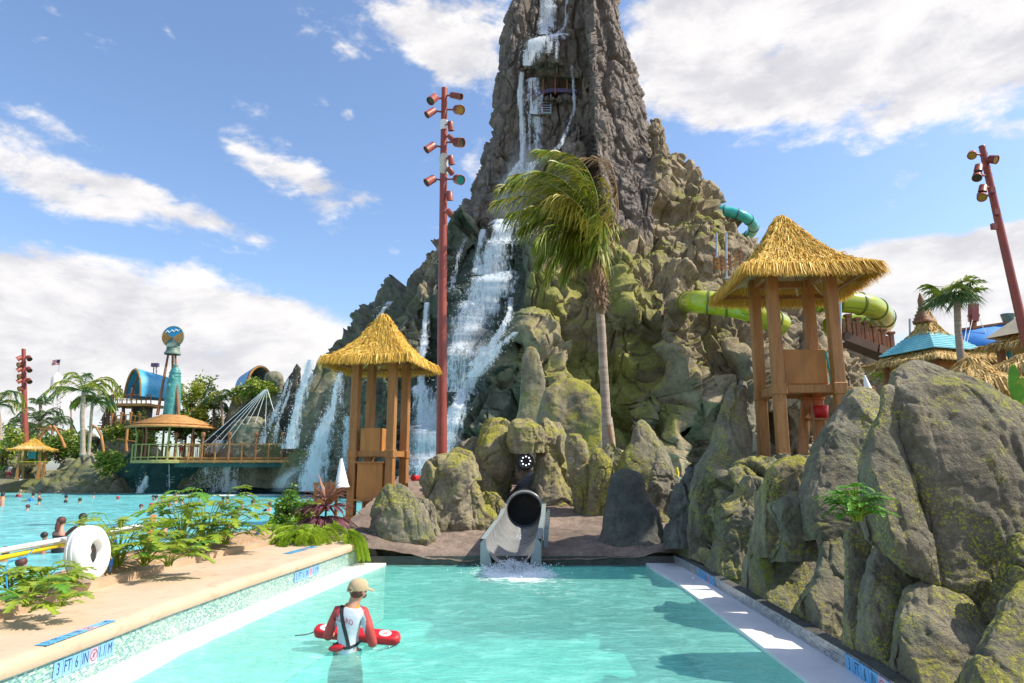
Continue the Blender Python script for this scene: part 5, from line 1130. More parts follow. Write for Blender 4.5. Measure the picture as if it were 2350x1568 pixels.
def main_palm():
    Y=25.5; w=lambda x,y,dy=0: W(x,y,Y+dy); base=w(1398,1062); e=empty('wind_blown_palm',base,'tall coconut palm with its crown blown to the left, right of centre','palm tree')
    tp=[(1398,1068),(1395,1010),(1390,930),(1384,830),(1380,750),(1375,700),(1368,640),(1364,600)]
    palm_trunk(e,[w(*p) for p in tp],.17,.15)
    m=MB(); m.tube([w(1399,1062,-.05),w(1396,1000,-.05),w(1393,958,-.05)],[.27,.24,.19],16); m.build('sleeve',[M['trunk']],e)
    m=MB(); m.beam(w(1413,1058,-.3),w(1398,975,-.3),.07); m.build('prop',[M['orange']],e)
    # fibrous boots
    V=[];F=[];rg=random.Random(4)
    m=MB(); m.tube([w(1379,722),w(1374,690),w(1368,650),w(1363,610),w(1362,585)],[.16,.34,.40,.30,.16],14)
    for k in range(260):
        t=rg.random(); a=rg.uniform(0,6.28); p=w(1378-16*t,715-110*t); r=.2+.2*math.sin(math.pi*min(1,t*1.1)); o_=Vector((math.cos(a),math.sin(a),0)); q=p+o_*r; d=(o_*rg.uniform(.2,.8)+Vector((0,0,rg.uniform(.2,1))*1.0 if False else (0,0,rg.choice((-1,1))*rg.uniform(.3,1)))).normalized(); l=rg.uniform(.15,.5); s=d.cross(o_).normalized()*rg.uniform(.02,.06); m.add([q-s,q+s,q+d*l+s*.2,q+d*l-s*.2],[(0,1,2,3)])
    m.build('boot',[M['boot']],e)
    H=(1362,592)
    fr=[ # control points, depth shifts, material, n, L
     ([H,(1372,500),(1362,420),(1322,360),(1250,346)],-.3,'palm',80,1.0),([H,(1362,480),(1340,400),(1292,352),(1232,344)],.5,'palm',76,.95),
     ([H,(1400,540),(1416,450),(1398,372),(1338,362)],.2,'palmb',70,1.0),([H,(1404,560),(1418,490),(1412,420),(1380,380)],-.6,'palmb',60,.85),
     ([H,(1350,500),(1310,430),(1250,395),(1180,402)],-.9,'palm',84,1.05),([H,(1345,500),(1290,440),(1220,410),(1150,430)],-.1,'palm',84,1.0),
     ([H,(1350,520),(1310,460),(1250,425),(1190,425)],.8,'palmy',78,.95),([H,(1340,510),(1270,470),(1200,450),(1135,462)],.6,'palm',80,.95),
     ([H,(1338,520),(1280,490),(1220,480),(1165,490)],-.7,'palm',84,1.0),([H,(1345,530),(1300,490),(1250,470),(1205,480)],.2,'palm',84,1.0),
     ([H,(1345,540),(1305,520),(1268,520),(1240,545)],-1.0,'palm',80,1.0),([H,(1350,545),(1320,535),(1290,545),(1275,580)],-.2,'palm',76,.95),
     ([H,(1355,530),(1335,480),(1300,450),(1262,450)],-1.2,'palmy',76,.95),([H,(1368,520),(1372,460),(1360,420),(1330,400)],.4,'palm',70,.9),
     ([H,(1385,540),(1400,480),(1402,440),(1385,410)],-.4,'palmy',64,.8),([H,(1385,560),(1402,520),(1406,500),(1400,470)],.6,'palm',56,.8),
     ([H,(1360,540),(1350,490),(1325,460),(1290,470)],1.2,'palm',76,.95),([H,(1352,560),(1340,550),(1322,565),(1310,600)],.9,'palmy',60,.8),([H,(1345,545),(1300,515),(1250,500),(1200,520)],-.5,'palm',84,1.0),([H,(1340,555),(1300,545),(1262,560),(1240,590)],.5,'palm',80,.9),([H,(1350,540),(1322,500),(1280,480),(1230,500)],.9,'palm',84,1.0),([H,(1352,520),(1340,470),(1305,420),(1255,400)],.7,'palm',84,1.0),([H,(1358,500),(1352,440),(1325,390),(1275,372)],-.9,'palm',84,1.0),([H,(1335,560),(1300,565),(1275,590),(1262,625)],-.3,'palm',70,.9),([H,(1345,575),(1325,585),(1308,605),(1300,630)],.3,'palm',60,.8),([H,(1375,575),(1388,590),(1392,610),(1390,640)],.3,'palmy',50,.6),([H,(1375,560),(1385,530),(1385,505),(1370,490)],-1.,'palm',60,.9)]
    rg=random.Random(9)
    for pts,dy,mt,n,L in fr:
        P=[w(x,y,dy*k/(len(pts)-1)*1.3) for k,(x,y) in enumerate(pts)]
        frond(e,P,int(n*(1.05 if mt!='palmb' else .5)),L*1.12,.058 if mt!='palmb' else .035,mt,.035,((-.80,-.12,-.42) if pts[-1][1]<440 else (-.50,-.12,-.80)),.60,.34,rg=rg)
    return e
main_palm()
def palm(base,pts,r,nf,L,seed,label,mats=('palm',),kind='feather',leaf=.5,w=.05,wind=(0,0,0),up=.7,group=None,n=34,name='palm_tree'):
    rg=random.Random(seed); e=empty(name,base,label,'palm tree',group); palm_trunk(e,pts,r*1.2,r); H=Vector(pts[-1])
    for k in range(nf):
        a=k/nf*6.283+rg.uniform(-.25,.25); el=rg.uniform(-.15,1.)*up+.25; l=L*rg.uniform(.8,1.1); d=Vector((math.cos(a),math.sin(a),0)); mt=mats[rg.randrange(len(mats))]
        P=[H,H+d*l*.3+Vector((0,0,l*el*.5)),H+d*l*.68+Vector((0,0,l*(el*.62)-.06*l))+Vector(wind)*.4,H+d*l*.98+Vector((0,0,l*(el*.35)-.32*l))+Vector(wind)]
        if kind=='feather': frond(e,P,n,leaf,w,mt,.03,None,0,.35,rg=rg,start=.15)
        else:
            m=MB(); m.tube([P[0],P[1],P[1].lerp(P[2],.5)],[.025,.018,.014],5); c=P[1].lerp(P[2],.5); t=(P[2]-P[0]).normalized(); s=t.cross(Vector((0,0,1))).normalized(); V=[];F=[]
            for j in range(22):
                q=(j/21*2-1)*2.2; dd=(t*math.cos(q)+s*math.sin(q)+Vector(wind)*.5).normalized(); leaflet(V,F,c,dd,t,leaf*rg.uniform(.85,1.1)*(1-.15*abs(q)),w,.35*leaf)
            m.add(V,F,False); m.build('frond',[M[mt]],e)
    return e
# fan palm on the right
Y=30; b=W(2208,838,Y); palm(b,[b,W(2203,800,Y),W(2199,760,Y),W(2196,692,Y)],.13,20,1.45,3,'fan palm growing beside the teal roofed pavilion',('palmg','palmg','palm'),'fan',1.05,.085,(-.45,0,.05),.8)
far=[(190,1045,(190,1000),(188,955),(192,900),50,.22,16,2.6,'tallest feather palm on the far shore','feather'),
(203,1045,(206,1010),(209,960),(212,925),52,.15,12,1.7,'smaller feather palm leaning beside the tallest one','feather'),
(95,990,(96,970),(94,950),(92,925),75,.25,12,1.2,'small fan palm on the far left skyline','fan'),
(0,1010,(0,980),(-2,960),(-6,930),55,.2,13,1.9,'feather palm cut by the left edge','feather'),
(88,1010,(88,1000),(90,985),(90,968),72,.2,13,2.6,'drooping palm behind the far light mast','feather'),
(122,1040,(121,1015),(120,1000),(120,985),72,.2,12,2.3,'drooping palm right of the far light mast','feather'),
(60,1020,(60,1010),(58,1000),(58,985),70,.2,12,2.2,'low drooping palm at the foot of the far light mast','feather'),
(512,1010,(512,985),(510,960),(508,920),60,.17,14,1.7,'dark feather palm behind the bridge, beside the bamboo','feather'),
(497,1010,(496,985),(492,960),(490,940),62,.17,12,1.4,'short feather palm between the bamboo and the mound','feather')]
for i,(bx,by,p1,p2,p3,Y,r,nf,L,l,k) in enumerate(far):
    b=W(bx,by,Y); palm(b,[b,W(*p1,Y),W(*p2,Y),W(*p3,Y)],r*.62,nf,L,20+i,l,('palm','palmg') if i not in (4,5,6) else ('palmg',),k,.62 if k=='feather' else .75,.07 if k=='feather' else .09,(0,0,0),.75,'palms on the far shore',26)
# ------------------------------------------------------------------ shrubs as leaf clouds with stems
def bush(name,c,rad,n,ls,mats,label,seed,group=None,stem=True,cat='shrub',cl=14,up=.0,slim=.42):
    rg=random.Random(seed); c=Vector(c); e=empty(name,(c.x,c.y,c.z-rad[2]),label,cat,group); cen=[]
    for k in range(cl):
        while True:
            p=Vector((rg.uniform(-1,1),rg.uniform(-1,1),rg.uniform(-1,1)))
            if p.length<1: break
        cen.append((p,rg.uniform(.22,.45)))
    for mi,mt in enumerate(mats):
        V=[];F=[]
        for k in range(n//len(mats)):
            p,r=cen[rg.randrange(cl)]; q=p+Vector((rg.gauss(0,1),rg.gauss(0,1),rg.gauss(0,1)))*r*.5; pos=c+Vector((q.x*rad[0],q.y*rad[1],q.z*rad[2]))
            d=Vector((rg.gauss(0,1),rg.gauss(0,1),rg.gauss(0,.6)+up)).normalized(); s=d.cross(Vector((rg.gauss(0,1),rg.gauss(0,1),rg.gauss(0,1)))).normalized(); l=ls*rg.uniform(.6,1.3); b=len(V)
            V+=[pos,pos+d*l*.5+s*l*slim*.5,pos+d*l,pos+d*l*.5-s*l*slim*.5]; F.append((b,b+1,b+2,b+3))
        o0=e.location; obj('foliage',raw_mesh('foliage',[tuple(v-o0) for v in V],np.array(F),M[mt]),e)
    if stem:
        m=MB()
        for p,r in cen[:7]: m.tube([Vector((c.x,c.y,c.z-rad[2])),c+Vector((p.x*rad[0]*.4,p.y*rad[1]*.4,-rad[2]*.3)),c+Vector((p.x*rad[0]*.8,p.y*rad[1]*.8,p.z*rad[2]*.8))],[.05,.03,.012],5)
        m.build('stem',[M['woodd']],e)
    return e
hz=[(430,930,60,1.5,2.2,'bamboo','yellow green bamboo clump behind the layered roof'),(462,925,61,1.3,2.4,'bamboo','second bamboo clump, nearest the dark palm'),(415,965,59,1.2,1.5,'shrub','dark shrub at the foot of the bamboo, by the teal statue'),(480,975,62,1.6,1.3,'bamboo','low yellow green shrub under the dark palm'),
(140,1030,64,2.4,1.3,'shrub','broad shrub left of the tallest feather palm'),(165,1015,66,1.6,1.2,'bamboo','light green shrub behind the feather palm trunks'),(110,1035,66,2.2,1.2,'shrub','shrub behind the tiny straw hut'),(15,1035,60,1.6,1.8,'bamboo','yellow green shrub by the left edge of the far shore'),
(250,1060,58,1.3,1.0,'bamboo','small flowering shrub below the driftwood lamp'),(283,1000,66,1.8,1.0,'shrub','shrub under the raised canopy deck'),(575,898,57.5,1.5,.8,'bamboo','bright shrub in front of the upper blue canopy'),(600,895,58,.9,.6,'bamboo','small bright shrub by the rounded rock knob'),(340,985,66,2.0,1.6,'shrub','dark shrub behind the layered roof'),
(30,1010,80,3.,1.8,'shrub','distant dark shrub at the far left'),(530,985,64,1.8,1.6,'shrub','dark shrub beside the black chute'),(80,1025,84,4,2.0,'shrub','distant hedge like shrub below the skyline palms'),(215,1030,82,3.5,1.6,'shrub','distant shrub behind the driftwood pole')]
for i,(x,y,Y,rx,rz,mt,l) in enumerate(hz): bush('shrub',W(x,y,Y),(rx,rx*.8,rz),1700,.34,(mt,'bamboo' if i%3==0 else 'shrub'),l,200+i,'shrubs on the far shore',cl=18)
# ------------------------------------------------------------------ left shore: bridge, pavilion, statue, canopies
def bridge():
    Y=55.; e=empty('footbridge',W(510,1060,Y),'wooden footbridge with post railing crossing in front of the falls','bridge'); z0=W(510,1055,Y).z; x0=W(400,1055,Y).x; x1=W(800,1055,Y).x; k=mpp(500,1040,Y)
    m=MB(); m.box(((x0+x1)/2,Y+1.5,z0-.12),(x1-x0,3.4,.22)); m.build('deck',[M['orange']],e)
    m=MB(); m.box(((x0+x1)/2,Y+.2,z0-.42),(x1-x0,.3,.36)); m.build('girder',[M['tealrock']],e)
    for q in range(5): m=MB(); m.box((x0+(x1-x0)*(q+.3)/5,Y+1.6,z0-.42),(.4,2.6,.36)); m.build('cross_beam',[M['greyrock']],e)
    for yy,h in ((Y,1.25),(Y+3.1,1.25)):
        for i in range(14):
            x=x0+(x1-x0)*i/13; big=i%2==0; m=MB(); hh=1.85 if big else 1.3; m.tube([(x,yy,z0-.3),(x,yy,z0+hh)],.10 if big else .075,8)
            if big: m.lathe([(.001,hh+.3),(.13,hh+.3),(.17,hh+.22),(.17,hh-.02),(.12,hh-.08)],(x,yy,z0),10)
            m.build('post',[M['dorange' if big else 'orange']],e)
        for z in (.12,1.2): m=MB(); m.beam((x0,yy,z0+z),(x1,yy,z0+z),.08,.1); m.build('rail',[M['orange']],e)
        m=MB()
        for i in range(96): x=x0+(x1-x0)*(i+.5)/96; m.beam((x,yy,z0+.1),(x,yy,z0+1.2),.02)
        m.build('baluster_screen',[M['dorange']],e)
bridge()
def pavilion():
    Y=57.; c=W(390,1055,Y); e=empty('round_pavilion',c,'round pavilion with a layered orange timber roof at the left end of the bridge','pavilion'); k=mpp(390,1000,Y); R0=95*k
    ze=W(390,981,Y).z; zt=W(390,955,Y).z; n=6
    for i in range(n):
        f=i/n; r=R0*(1-f*.70); r2=R0*(1-(f+.22)*.70); z=ze+(zt-ze)*(f**.75); m=MB(); m.lathe([(r-.3,z-.16),(r+.10,z-.15),(r+.12,z-.03),(r2,z+(zt-ze)/n*.9)],(c.x,Y,0),36,True); m.build('roof_tier',[M['slat']],e)
    m=MB(); m.lathe([(.001,zt+.05),(R0*.30,zt+.05),(R0*.33,zt-.1)],(c.x,Y,0),28); m.build('roof_cap',[M['orange']],e)
    for i in range(9):
        a=i/9*6.283+.2; m=MB(); x,y=c.x+R0*.74*math.cos(a),Y+R0*.74*math.sin(a); m.tube([(x,y,c.z-.1),(x,y,c.z+2.0),(c.x+R0*.80*math.cos(a),Y+R0*.80*math.sin(a),ze)],[.10,.10,.07],8); m.build('column',[M['olive' if i%2 else 'dorange']],e)
    m=MB(); m.lathe([(.001,c.z-.05),(R0*.82,c.z-.05),(R0*.84,c.z-.1),(R0*.84,c.z-.3),(.001,c.z-.3)],(c.x,Y,0),32,False); m.build('deck',[M['olive']],e)
    for z in (.15,1.15):
        m=MB(); m.tube([(c.x+R0*.82*math.cos(a*.1963),Y+R0*.82*math.sin(a*.1963),c.z+z) for a in range(32)],.05,6,closed=True); m.build('rail',[M['olive']],e)
    for i in range(26): a=i/26*6.283; m=MB(); m.beam((c.x+R0*.82*math.cos(a),Y+R0*.82*math.sin(a),c.z-.1),(c.x+R0*.82*math.cos(a),Y+R0*.82*math.sin(a),c.z+1.2),.07); m.build('rail_post',[M['olive']],e)
    # tall sculpture over the roof
    Y2=57.; b=W(393,954,Y2); e=empty('sculpture',b,'teal sculpture under a tripod bell topped by a round emblem with white waves','sculpture'); k=mpp(395,880,Y2)
    for p,q in (((361,953),(386,812)),((409,953),(402,812)),((396,953),(396,812))):
        m=MB(); dy=1.5 if p[0]==396 else -.5; m.tube([W(p[0],p[1],Y2+dy),W(q[0],q[1],Y2)],[.13,.09],8); m.build('leg',[M['dorange']],e)
    m=MB(); H=[(0,18.5),(10,17.5),(35,17),(60,15.5),(80,13.5),(95,12),(105,10),(112,5),(114,5.5),(117,5.5),(118,.1)]
    m.lathe([(r*k,h*k) for h,r in H],b,20); 
    for i,(h,a,r) in enumerate(((20,-1.6,8),(45,-1.2,7),(66,-1.9,7),(85,-1.5,6),(30,-2.3,6),(55,-.8,5),(75,-2.2,5))): m.ball(b+Vector((14*k*math.cos(a),14*k*math.sin(a),h*k)),r*k*.7,8,(1,.6,1.5))
    for h in range(8,100,8): m.lathe([(17.6*k-h*.055*k,h*k),(18.4*k-h*.055*k,(h+1.5)*k),(17.6*k-h*.055*k,(h+3)*k)],b,20)
    m.build('figure',[M['copper']],e)
    t=W(396,813,Y2); m=MB(); m.lathe([(18*k,-1*k),(18*k,3*k),(15*k,6*k),(13*k,18*k),(10*k,30*k),(5*k,37*k),(.1*k,39*k)],t,20); 
    for h in (8,14,20): m.lathe([(14.2*k,h*k),(15*k,(h+1)*k),(13.6*k,(h+2)*k)],t,20)
    m.build('bell',[M['bell']],e)
    d=W(397,773,Y2-.9); r=24*k; Rm=Matrix.Rotation(R(90),3,'X')@Matrix.Rotation(R(0),3,'Z'); m=MB(); m.lathe([(.001,-.12),(r,-.12),(r*1.05,-.05),(r*1.05,.05),(r*.96,.08),(r*.95,.05),(.001,.05)],d,32,True,rot=Rm); ds=m.build('disc',[M['bell']],e)
    m=MB(); vs=[d+Vector((0,-.10,-r*.1))]+[d+Vector((r*.94*math.cos(a),-.10,r*.94*math.sin(a))) for a in [R(28+k2*8) for k2 in range(16)]]; m.add(vs,[(0,i,i+1) for i in range(1,16)]); m.build('emblem_field',[M['bluec']],ds,e.location)
    for a0,a1 in ((150,225),(-45,28)):
        m=MB(); vs=[d+Vector((0,-.10,-r*.1))]+[d+Vector((r*1.0*math.cos(R(a0+(a1-a0)*i/8)),-.13,r*1.0*math.sin(R(a0+(a1-a0)*i/8)))) for i in range(9)]; m.add(vs,[(0,i,i+1) for i in range(1,9)]); m.build('wing_panel',[M['orange']],ds,e.location)
    for j,(ox,oz) in enumerate(((-.42,.42),(0,.5),(.38,.56))):
        m=MB(); m.tube([d+Vector((r*(ox-.22),-.14,r*(oz-.06))),d+Vector((r*(ox-.08),-.14,r*(oz+.13))),d+Vector((r*(ox+.04),-.14,r*(oz+.02))),d+Vector((r*(ox+.16),-.14,r*(oz-.06))),d+Vector((r*(ox+.26),-.14,r*(oz+.10)))],r*.055,6); m.build('wave_mark',[M['plastic']],ds,e.location)
pavilion()
def canopy(c,w,h,L,ang,label,nr=6,mat='lbluec'):
    e=empty('canopy',c,label,'canopy'); d=Vector((math.cos(ang),math.sin(ang),0)); a=Vector((d.y,-d.x,0)); z=Vector((0,0,1)); n=18; m=MB(); V=[]
    def P(u,t,o=0): q=u*math.pi; s=1-.25*t; return c+d*(L*t)+a*((w/2+o)*s*math.cos(q)*(1-.12*math.sin(q)))+z*((h+o)*s*math.sin(q)**.8)
    for o in (0,.09):
        V=[P(i/n,j/8,o) for j in range(9) for i in range(n+1)]; m.add(V,[(j*(n+1)+i,j*(n+1)+i+1,(j+1)*(n+1)+i+1,(j+1)*(n+1)+i) for j in range(8) for i in range(n)],True)
    m.build('shell',[M[mat]],e)
    for t,mt,r in [(0,'yellow',.11)]+[(k/nr,'orange',.06) for k in range(1,nr)]:
        m=MB(); m.tube([P(i/n,t,-.04) for i in range(n+1)],r,6); m.build('rib',[M['orange' if t>0 else 'slat']],e)
    return e
c=W(303,912,66); canopy(c,3.3,2.75,4.3,R(54),'light blue ribbed barrel canopy on the raised stair deck at the left')
c=W(596,886,60); canopy(c,2.3,1.75,3.4,R(132),'darker blue ribbed canopy beside the rounded rock knob',6,'bluec')
def stairdeck():
    Y=66; e=empty('stair_tower',W(285,990,Y),'raised timber deck with crowded stairs under the light blue canopy','stair tower'); k=mpp(290,930,Y)
    a,b=W(257,930,Y),W(348,930,Y); m=MB(); m.box(((a.x+b.x)/2,Y+1,a.z),(b.x-a.x,3.2,.25)); m.build('deck',[M['orange']],e)
    for x,y0,y1 in ((262,930,985),(283,930,992),(305,930,985),(330,930,985),(248,945,990),(238,960,992)): m=MB(); m.beam(W(x,y1,Y),W(x,y0,Y),.22); m.build('post',[M['woodd']],e)
    m=MB(); m.box(W(325,965,Y+1.2),(1.3,1.3,3.)); m.build('core',[M['greyrock']],e)
    for j in range(2):
        m=MB(); m.beam(W(232,988,Y+j),W(260,932,Y+j),.1,.3); m.beam(W(232,966,Y+j),W(258,908,Y+j),.08,.1); m.build('stringer',[M['woodd']],e)
    for i in range(9): x=234+i*3.4; y=984-i*6.2; m=MB(); m.box(W(x,y,Y+.5),(.5,1.2,.08)); m.build('tread',[M['woodd']],e); 
    for i in range(7): x=236+i*4; y=980-i*7.5; m=MB(); m.beam(W(x,y,Y),W(x,y-24,Y),.09); m.build('stair_post',[M['woodd']],e)
    for i in range(9): x=258+i*11; m=MB(); m.beam(W(x,930,Y-.5),W(x,905,Y-.5),.08); m.build('rail_post',[M['dorange']],e)
    for y in (906,918): m=MB(); m.beam(W(257,y,Y-.5),W(346,y,Y-.5),.08); m.build('rail',[M['orange']],e)
stairdeck()
fence('far_railing',[(255,972),(290,968),(330,974)],64.,.7,'low orange railing under the raised deck',8,'orange','orange',2,.12)
e=empty('cable_fan',W(612,893,56.),'fan of thin white cables strung from the ridge down to the bridge','cables')
for x,y in ((452,1030),(470,1034),(492,1030),(512,1030),(535,1032),(565,1034),(606,1030),(632,955)):
    m=MB(); m.tube([W(611+(x-560)*.03,894,56.),W(x,y,55.6)],.028,5); m.build('cable',[M['plastic']],e)
m=MB(); P=[W(602,903,59),W(570,930,58.8),(W(535,962,58.4)),W(505,992,58),W(475,1022,57.7)]
for a,b in zip(P[:-1],P[1:]): m.beam(a,b,1.0,.35,bev=.05)
tag(m.build('black_chute',[M['black']],None,P[-1]),'black rubber chute descending the mound behind the bridge','water slide')
# distant towers and flag
def droptower():
    Y=170; b=W(131,990,Y); e=empty('drop_tower',b,'distant pale drop tower on the skyline with a striped flag on top','tower'); t=W(131,870,Y)
    for dx in (-.55,.55):
        for dy in (-.5,.5): m=MB(); m.beam(b+Vector((dx,dy,0)),t+Vector((dx,dy,0)),.18); m.build('leg',[M['plastic']],e)
    m=MB(); H=t.z-b.z; n=22
    for i in range(n):
        z=b.z+H*i/n; z2=z+H/n; s=1 if i%2 else -1; m.beam((b.x-s*.55,Y-.5,z),(b.x+s*.55,Y-.5,z2),.09)
    m.build('lattice',[M['purple']],e)
    m=MB(); m.lathe([(1.3,-2.2),(1.35,0),(.9,.8),(.2,1.6),(.001,1.8)],t,14); m.build('head',[M['plastic']],e)
    m=MB(); m.tube([t,t+Vector((.2,0,5.2))],.05,6); m.build('flag_pole',[M['steel']],e)
    top=t+Vector((.2,0,5.0)); V=[];F=[];mi=[]
    for i in range(13):
        for j in range(8): V.append(tuple(top+Vector((-i*.17,.18*math.sin(i*.8),-j*.19-.02*i))-e.location))
    for i in range(12):
        for j in range(7): F.append((i*8+j,i*8+j+1,(i+1)*8+j+1,(i+1)*8+j)); mi.append(2 if (i<5 and j<4) else j%2)
    me=raw_mesh('flag',V,F,[M['cloth_r'],M['cloth_w'],M['navy']],False,mi); obj('flag',me,e)
droptower()
m=MB(); a,b=W(354,905,180),W(356,838,180)
for d in (-.5,.5): m.beam(a+Vector((d,0,0)),b+Vector((d*.8,0,0)),.16)
for i in range(14): f=i/14; p=a.lerp(b,f); q=a.lerp(b,f+1/14); s=.5*(1 if i%2 else -1); m.beam(p+Vector((s,0,0)),q-Vector((s,0,0)),.09)
m.box(b,(1.9,.8,1.0)); tag(m.build('lattice_mast',[M['purple']],None,a),'faint distant lattice mast above the blue canopy','mast')
m=MB(); a=W(165,1040,80); m.beam(a,W(164,965,80),.4,taper=.5); m.beam(W(163,965,80),W(163,920,80),.1); tag(m.build('totem_pole',[M['orange']],None,a),'thin ochre totem pole on the skyline right of the shrubs','pole')
for i,(pts,l) in enumerate((([(236,1062),(237,1030),(232,1000),(222,982),(212,976),(208,992)],'bent driftwood lamp pole beside the long rock slope'),([(86,1028),(92,1005),(104,985),(116,978)],'bent driftwood lamp pole behind the tiny straw hut'),([(290,1036),(290,1010),(292,985)],'short rust timber post left of the round pavilion'),([(150,1030),(140,1005),(128,985),(122,978)],'crossed driftwood pole right of the tiny straw hut'))):
    Y=60+i; m=MB(); m.tube([W(x,y,Y) for x,y in pts],[.16]+[.12]*(len(pts)-1),8); P=W(*pts[len(pts)//2],Y); m.beam(P+Vector((-.8,0,.1)),P+Vector((.9,0,-.15)),.12)
    tag(m.build('driftwood_pole',[M['orange']],None,W(*pts[0],Y)),l,'lamp pole','driftwood lamp poles')
m=MB(); m.box(W(108,1098,60),(.03,.03,.03)); a=W(212,1135,59.)
m=MB(); 
for dx in (-.25,.25): m.tube([a+Vector((dx,0,-.3)),a+Vector((dx,0,1.0))],.035,6)
for k in range(4): m.beam(a+Vector((-.25,0,.1+.28*k)),a+Vector((.25,0,.1+.28*k)),.04)
tag(m.build('pool_ladder',[M['steel']],None,a),'small steel ladder out of the big pool below the rock slope','ladder')
cone('storm_cone',49,1108,1090,49,62.,.28,'tiny white cone beside the far lifeguard')
# ------------------------------------------------------------------ right side pavilions and ship
def square_roof(e,c,w,z0,z1,ang,st,n,seed,sag=.0,w1=None,name='thatch_skirt',mat='thatchp',L=.3):
    cs=[Vector((c[0]+rot2(a*w/2,b*w/2,ang)[0],c[1]+rot2(a*w/2,b*w/2,ang)[1],z0)) for a,b in ((-1,-1),(1,-1),(1,1),(-1,1))]
    return thatch(name,e,cs,(c[0],c[1],z1),st,n,mat,L=L,seed=seed,w=.03)
def rp1():
    Y=33.; e=empty('thatched_pavilion',W(2140,845,Y),'pavilion with teal boarded roof, thatch skirt and tall ringed spire','pavilion'); c=W(2138,840,Y); k=mpp(2138,800,Y)
    z=lambda y:W(2138,y,Y).z; square_roof(e,(c.x,Y),200*k,z(836),z(752),R(18),.35,6500,31)
    w0,w1=150*k,48*k; ang=R(18); nb=9
    for i in range(nb):
        f0,f1=i/nb,(i+1)/nb+.04; m=MB(); 
        q=lambda a,b,w,zz: Vector((c.x+rot2(a*w/2,b*w/2,ang)[0],Y+rot2(a*w/2,b*w/2,ang)[1],zz))
        wa,wb=(w0+(w1-w0)*f0)*.98,(w0+(w1-w0)*f1)*.95; za,zb=z(812)+(z(765)-z(812))*f0,z(812)+(z(765)-z(812))*min(1,f1); lo_=[q(a,b,wa,za+.05) for a,b in ((-1,-1),(1,-1),(1,1),(-1,1))]; hi_=[q(a,b,wb,zb) for a,b in ((-1,-1),(1,-1),(1,1),(-1,1))]; lo2=[p-Vector((0,0,.07)) for p in lo_]
        for j in range(4): m.quad(lo_[j],lo_[(j+1)%4],hi_[(j+1)%4],hi_[j]); m.quad(lo2[j],lo2[(j+1)%4],lo_[(j+1)%4],lo_[j])
        m.build('roof_board',[M['tealroof']],e)
    square_roof(e,(c.x,Y),58*k,z(772),z(700),ang,.25,1600,33,name='thatch_collar')
    m=MB(); m.lathe([(r*k,z(y)) for y,r in ((742,21),(736,22),(735,17),(730,19),(728,15),(722,16),(720,11),(715,12),(713,8),(708,9),(705,6),(690,7),(672,1)) ],(c.x-8*k,Y,0),16); m.build('spire',[M['dorange']],e)
    for a,b in ((-1,-1),(1,-1),(1,1),(-1,1)): m=MB(); p=q(a,b,130*k,1.); m.beam((p.x,p.y,1.),(p.x,p.y,z(835)),.22); m.build('post',[M['dorange']],e)
    m=MB(); m.box((c.x,Y,z(846)),(120*k,120*k,.25),Matrix.Rotation(ang,3,'Z')); m.build('eaves_beam',[M['orange']],e)
rp1()
def rp2(px,pw,y0,y1,Y,label,seed,ang=R(20),tan=True,n=4000,posts=True,st=.3,mat='thatchp'):
    c=W(px,y0,Y); k=mpp(px,y0,Y); z=lambda y:W(px,y,Y).z; e=empty('thatched_pavilion',(c.x,Y,1.0),label,'pavilion','thatched pavilions at the right'); square_roof(e,(c.x,Y),pw*k,z(y0),z(y1),ang,st,n,seed,mat=mat)
    if tan:
        m=MB(); w=pw*k*.86; q=[Vector((c.x+rot2(a*w/2,b*w/2,ang)[0],Y+rot2(a*w/2,b*w/2,ang)[1],z(y0)+.42)) for a,b in ((-1,-1),(1,-1),(1,1),(-1,1))]; ap=Vector((c.x,Y,z(y1)+.35))
        for j in range(4): m.quad(q[j],q[(j+1)%4],q[(j+1)%4].lerp(ap,.75),q[j].lerp(ap,.75))
        m.build('roof_cloth',[M['tan']],e)
    if posts:
        for a,b in ((-1,-1),(1,-1),(1,1),(-1,1)):
            m=MB(); x,y=rot2(a*pw*k*.36,b*pw*k*.36,ang); m.beam((c.x+x,Y+y,1.),(c.x+x,Y+y,z(y0)+.2),.2); m.build('post',[M['dorange']],e)
            m=MB(); m.tube([(c.x+x*.9,Y+y*.9,z(y0+6)),(c.x+x*.82,Y+y*.82,1.9),(c.x+x*.95,Y+y*.95,1.6)],[.10,.16,.05],6,flat=.5); m.build('curtain',[M['tealpanel']],e)
    return e
rp2(2480,300,790,668,24.,'large thatched pavilion with tan cloth roof cut by the right edge',41)
rp2(2262,110,836,800,33.,'small low thatched pavilion between the teal roofed one and the edge',42,tan=False,n=1800)
rp2(2350,100,846,815,17.,'low straw umbrella with teal top cut by the right edge',43,tan=False,n=2000,posts=False,st=.15)
def umb():
    Y=12.; t=W(2225,822,Y); k=mpp(2225,850,Y); e=empty('straw_umbrella',(t.x,Y,.8),'shaggy straw umbrella just behind the biggest boulder','umbrella'); c=W(2250,888,Y); r=95*k
    cs=[Vector((c.x-.1+r*math.cos(a),Y+r*math.sin(a),c.z)) for a in [i/8*6.283 for i in range(8)]]; thatch('thatch_roof',e,cs,(t.x,Y,t.z),.10,5000,'thatchp',L=.35,seed=51,w=.014); m=MB(); m.tube([(t.x,Y,.8),(t.x,Y,t.z)],.06,8); m.build('pole',[M['wood']],e)
umb()
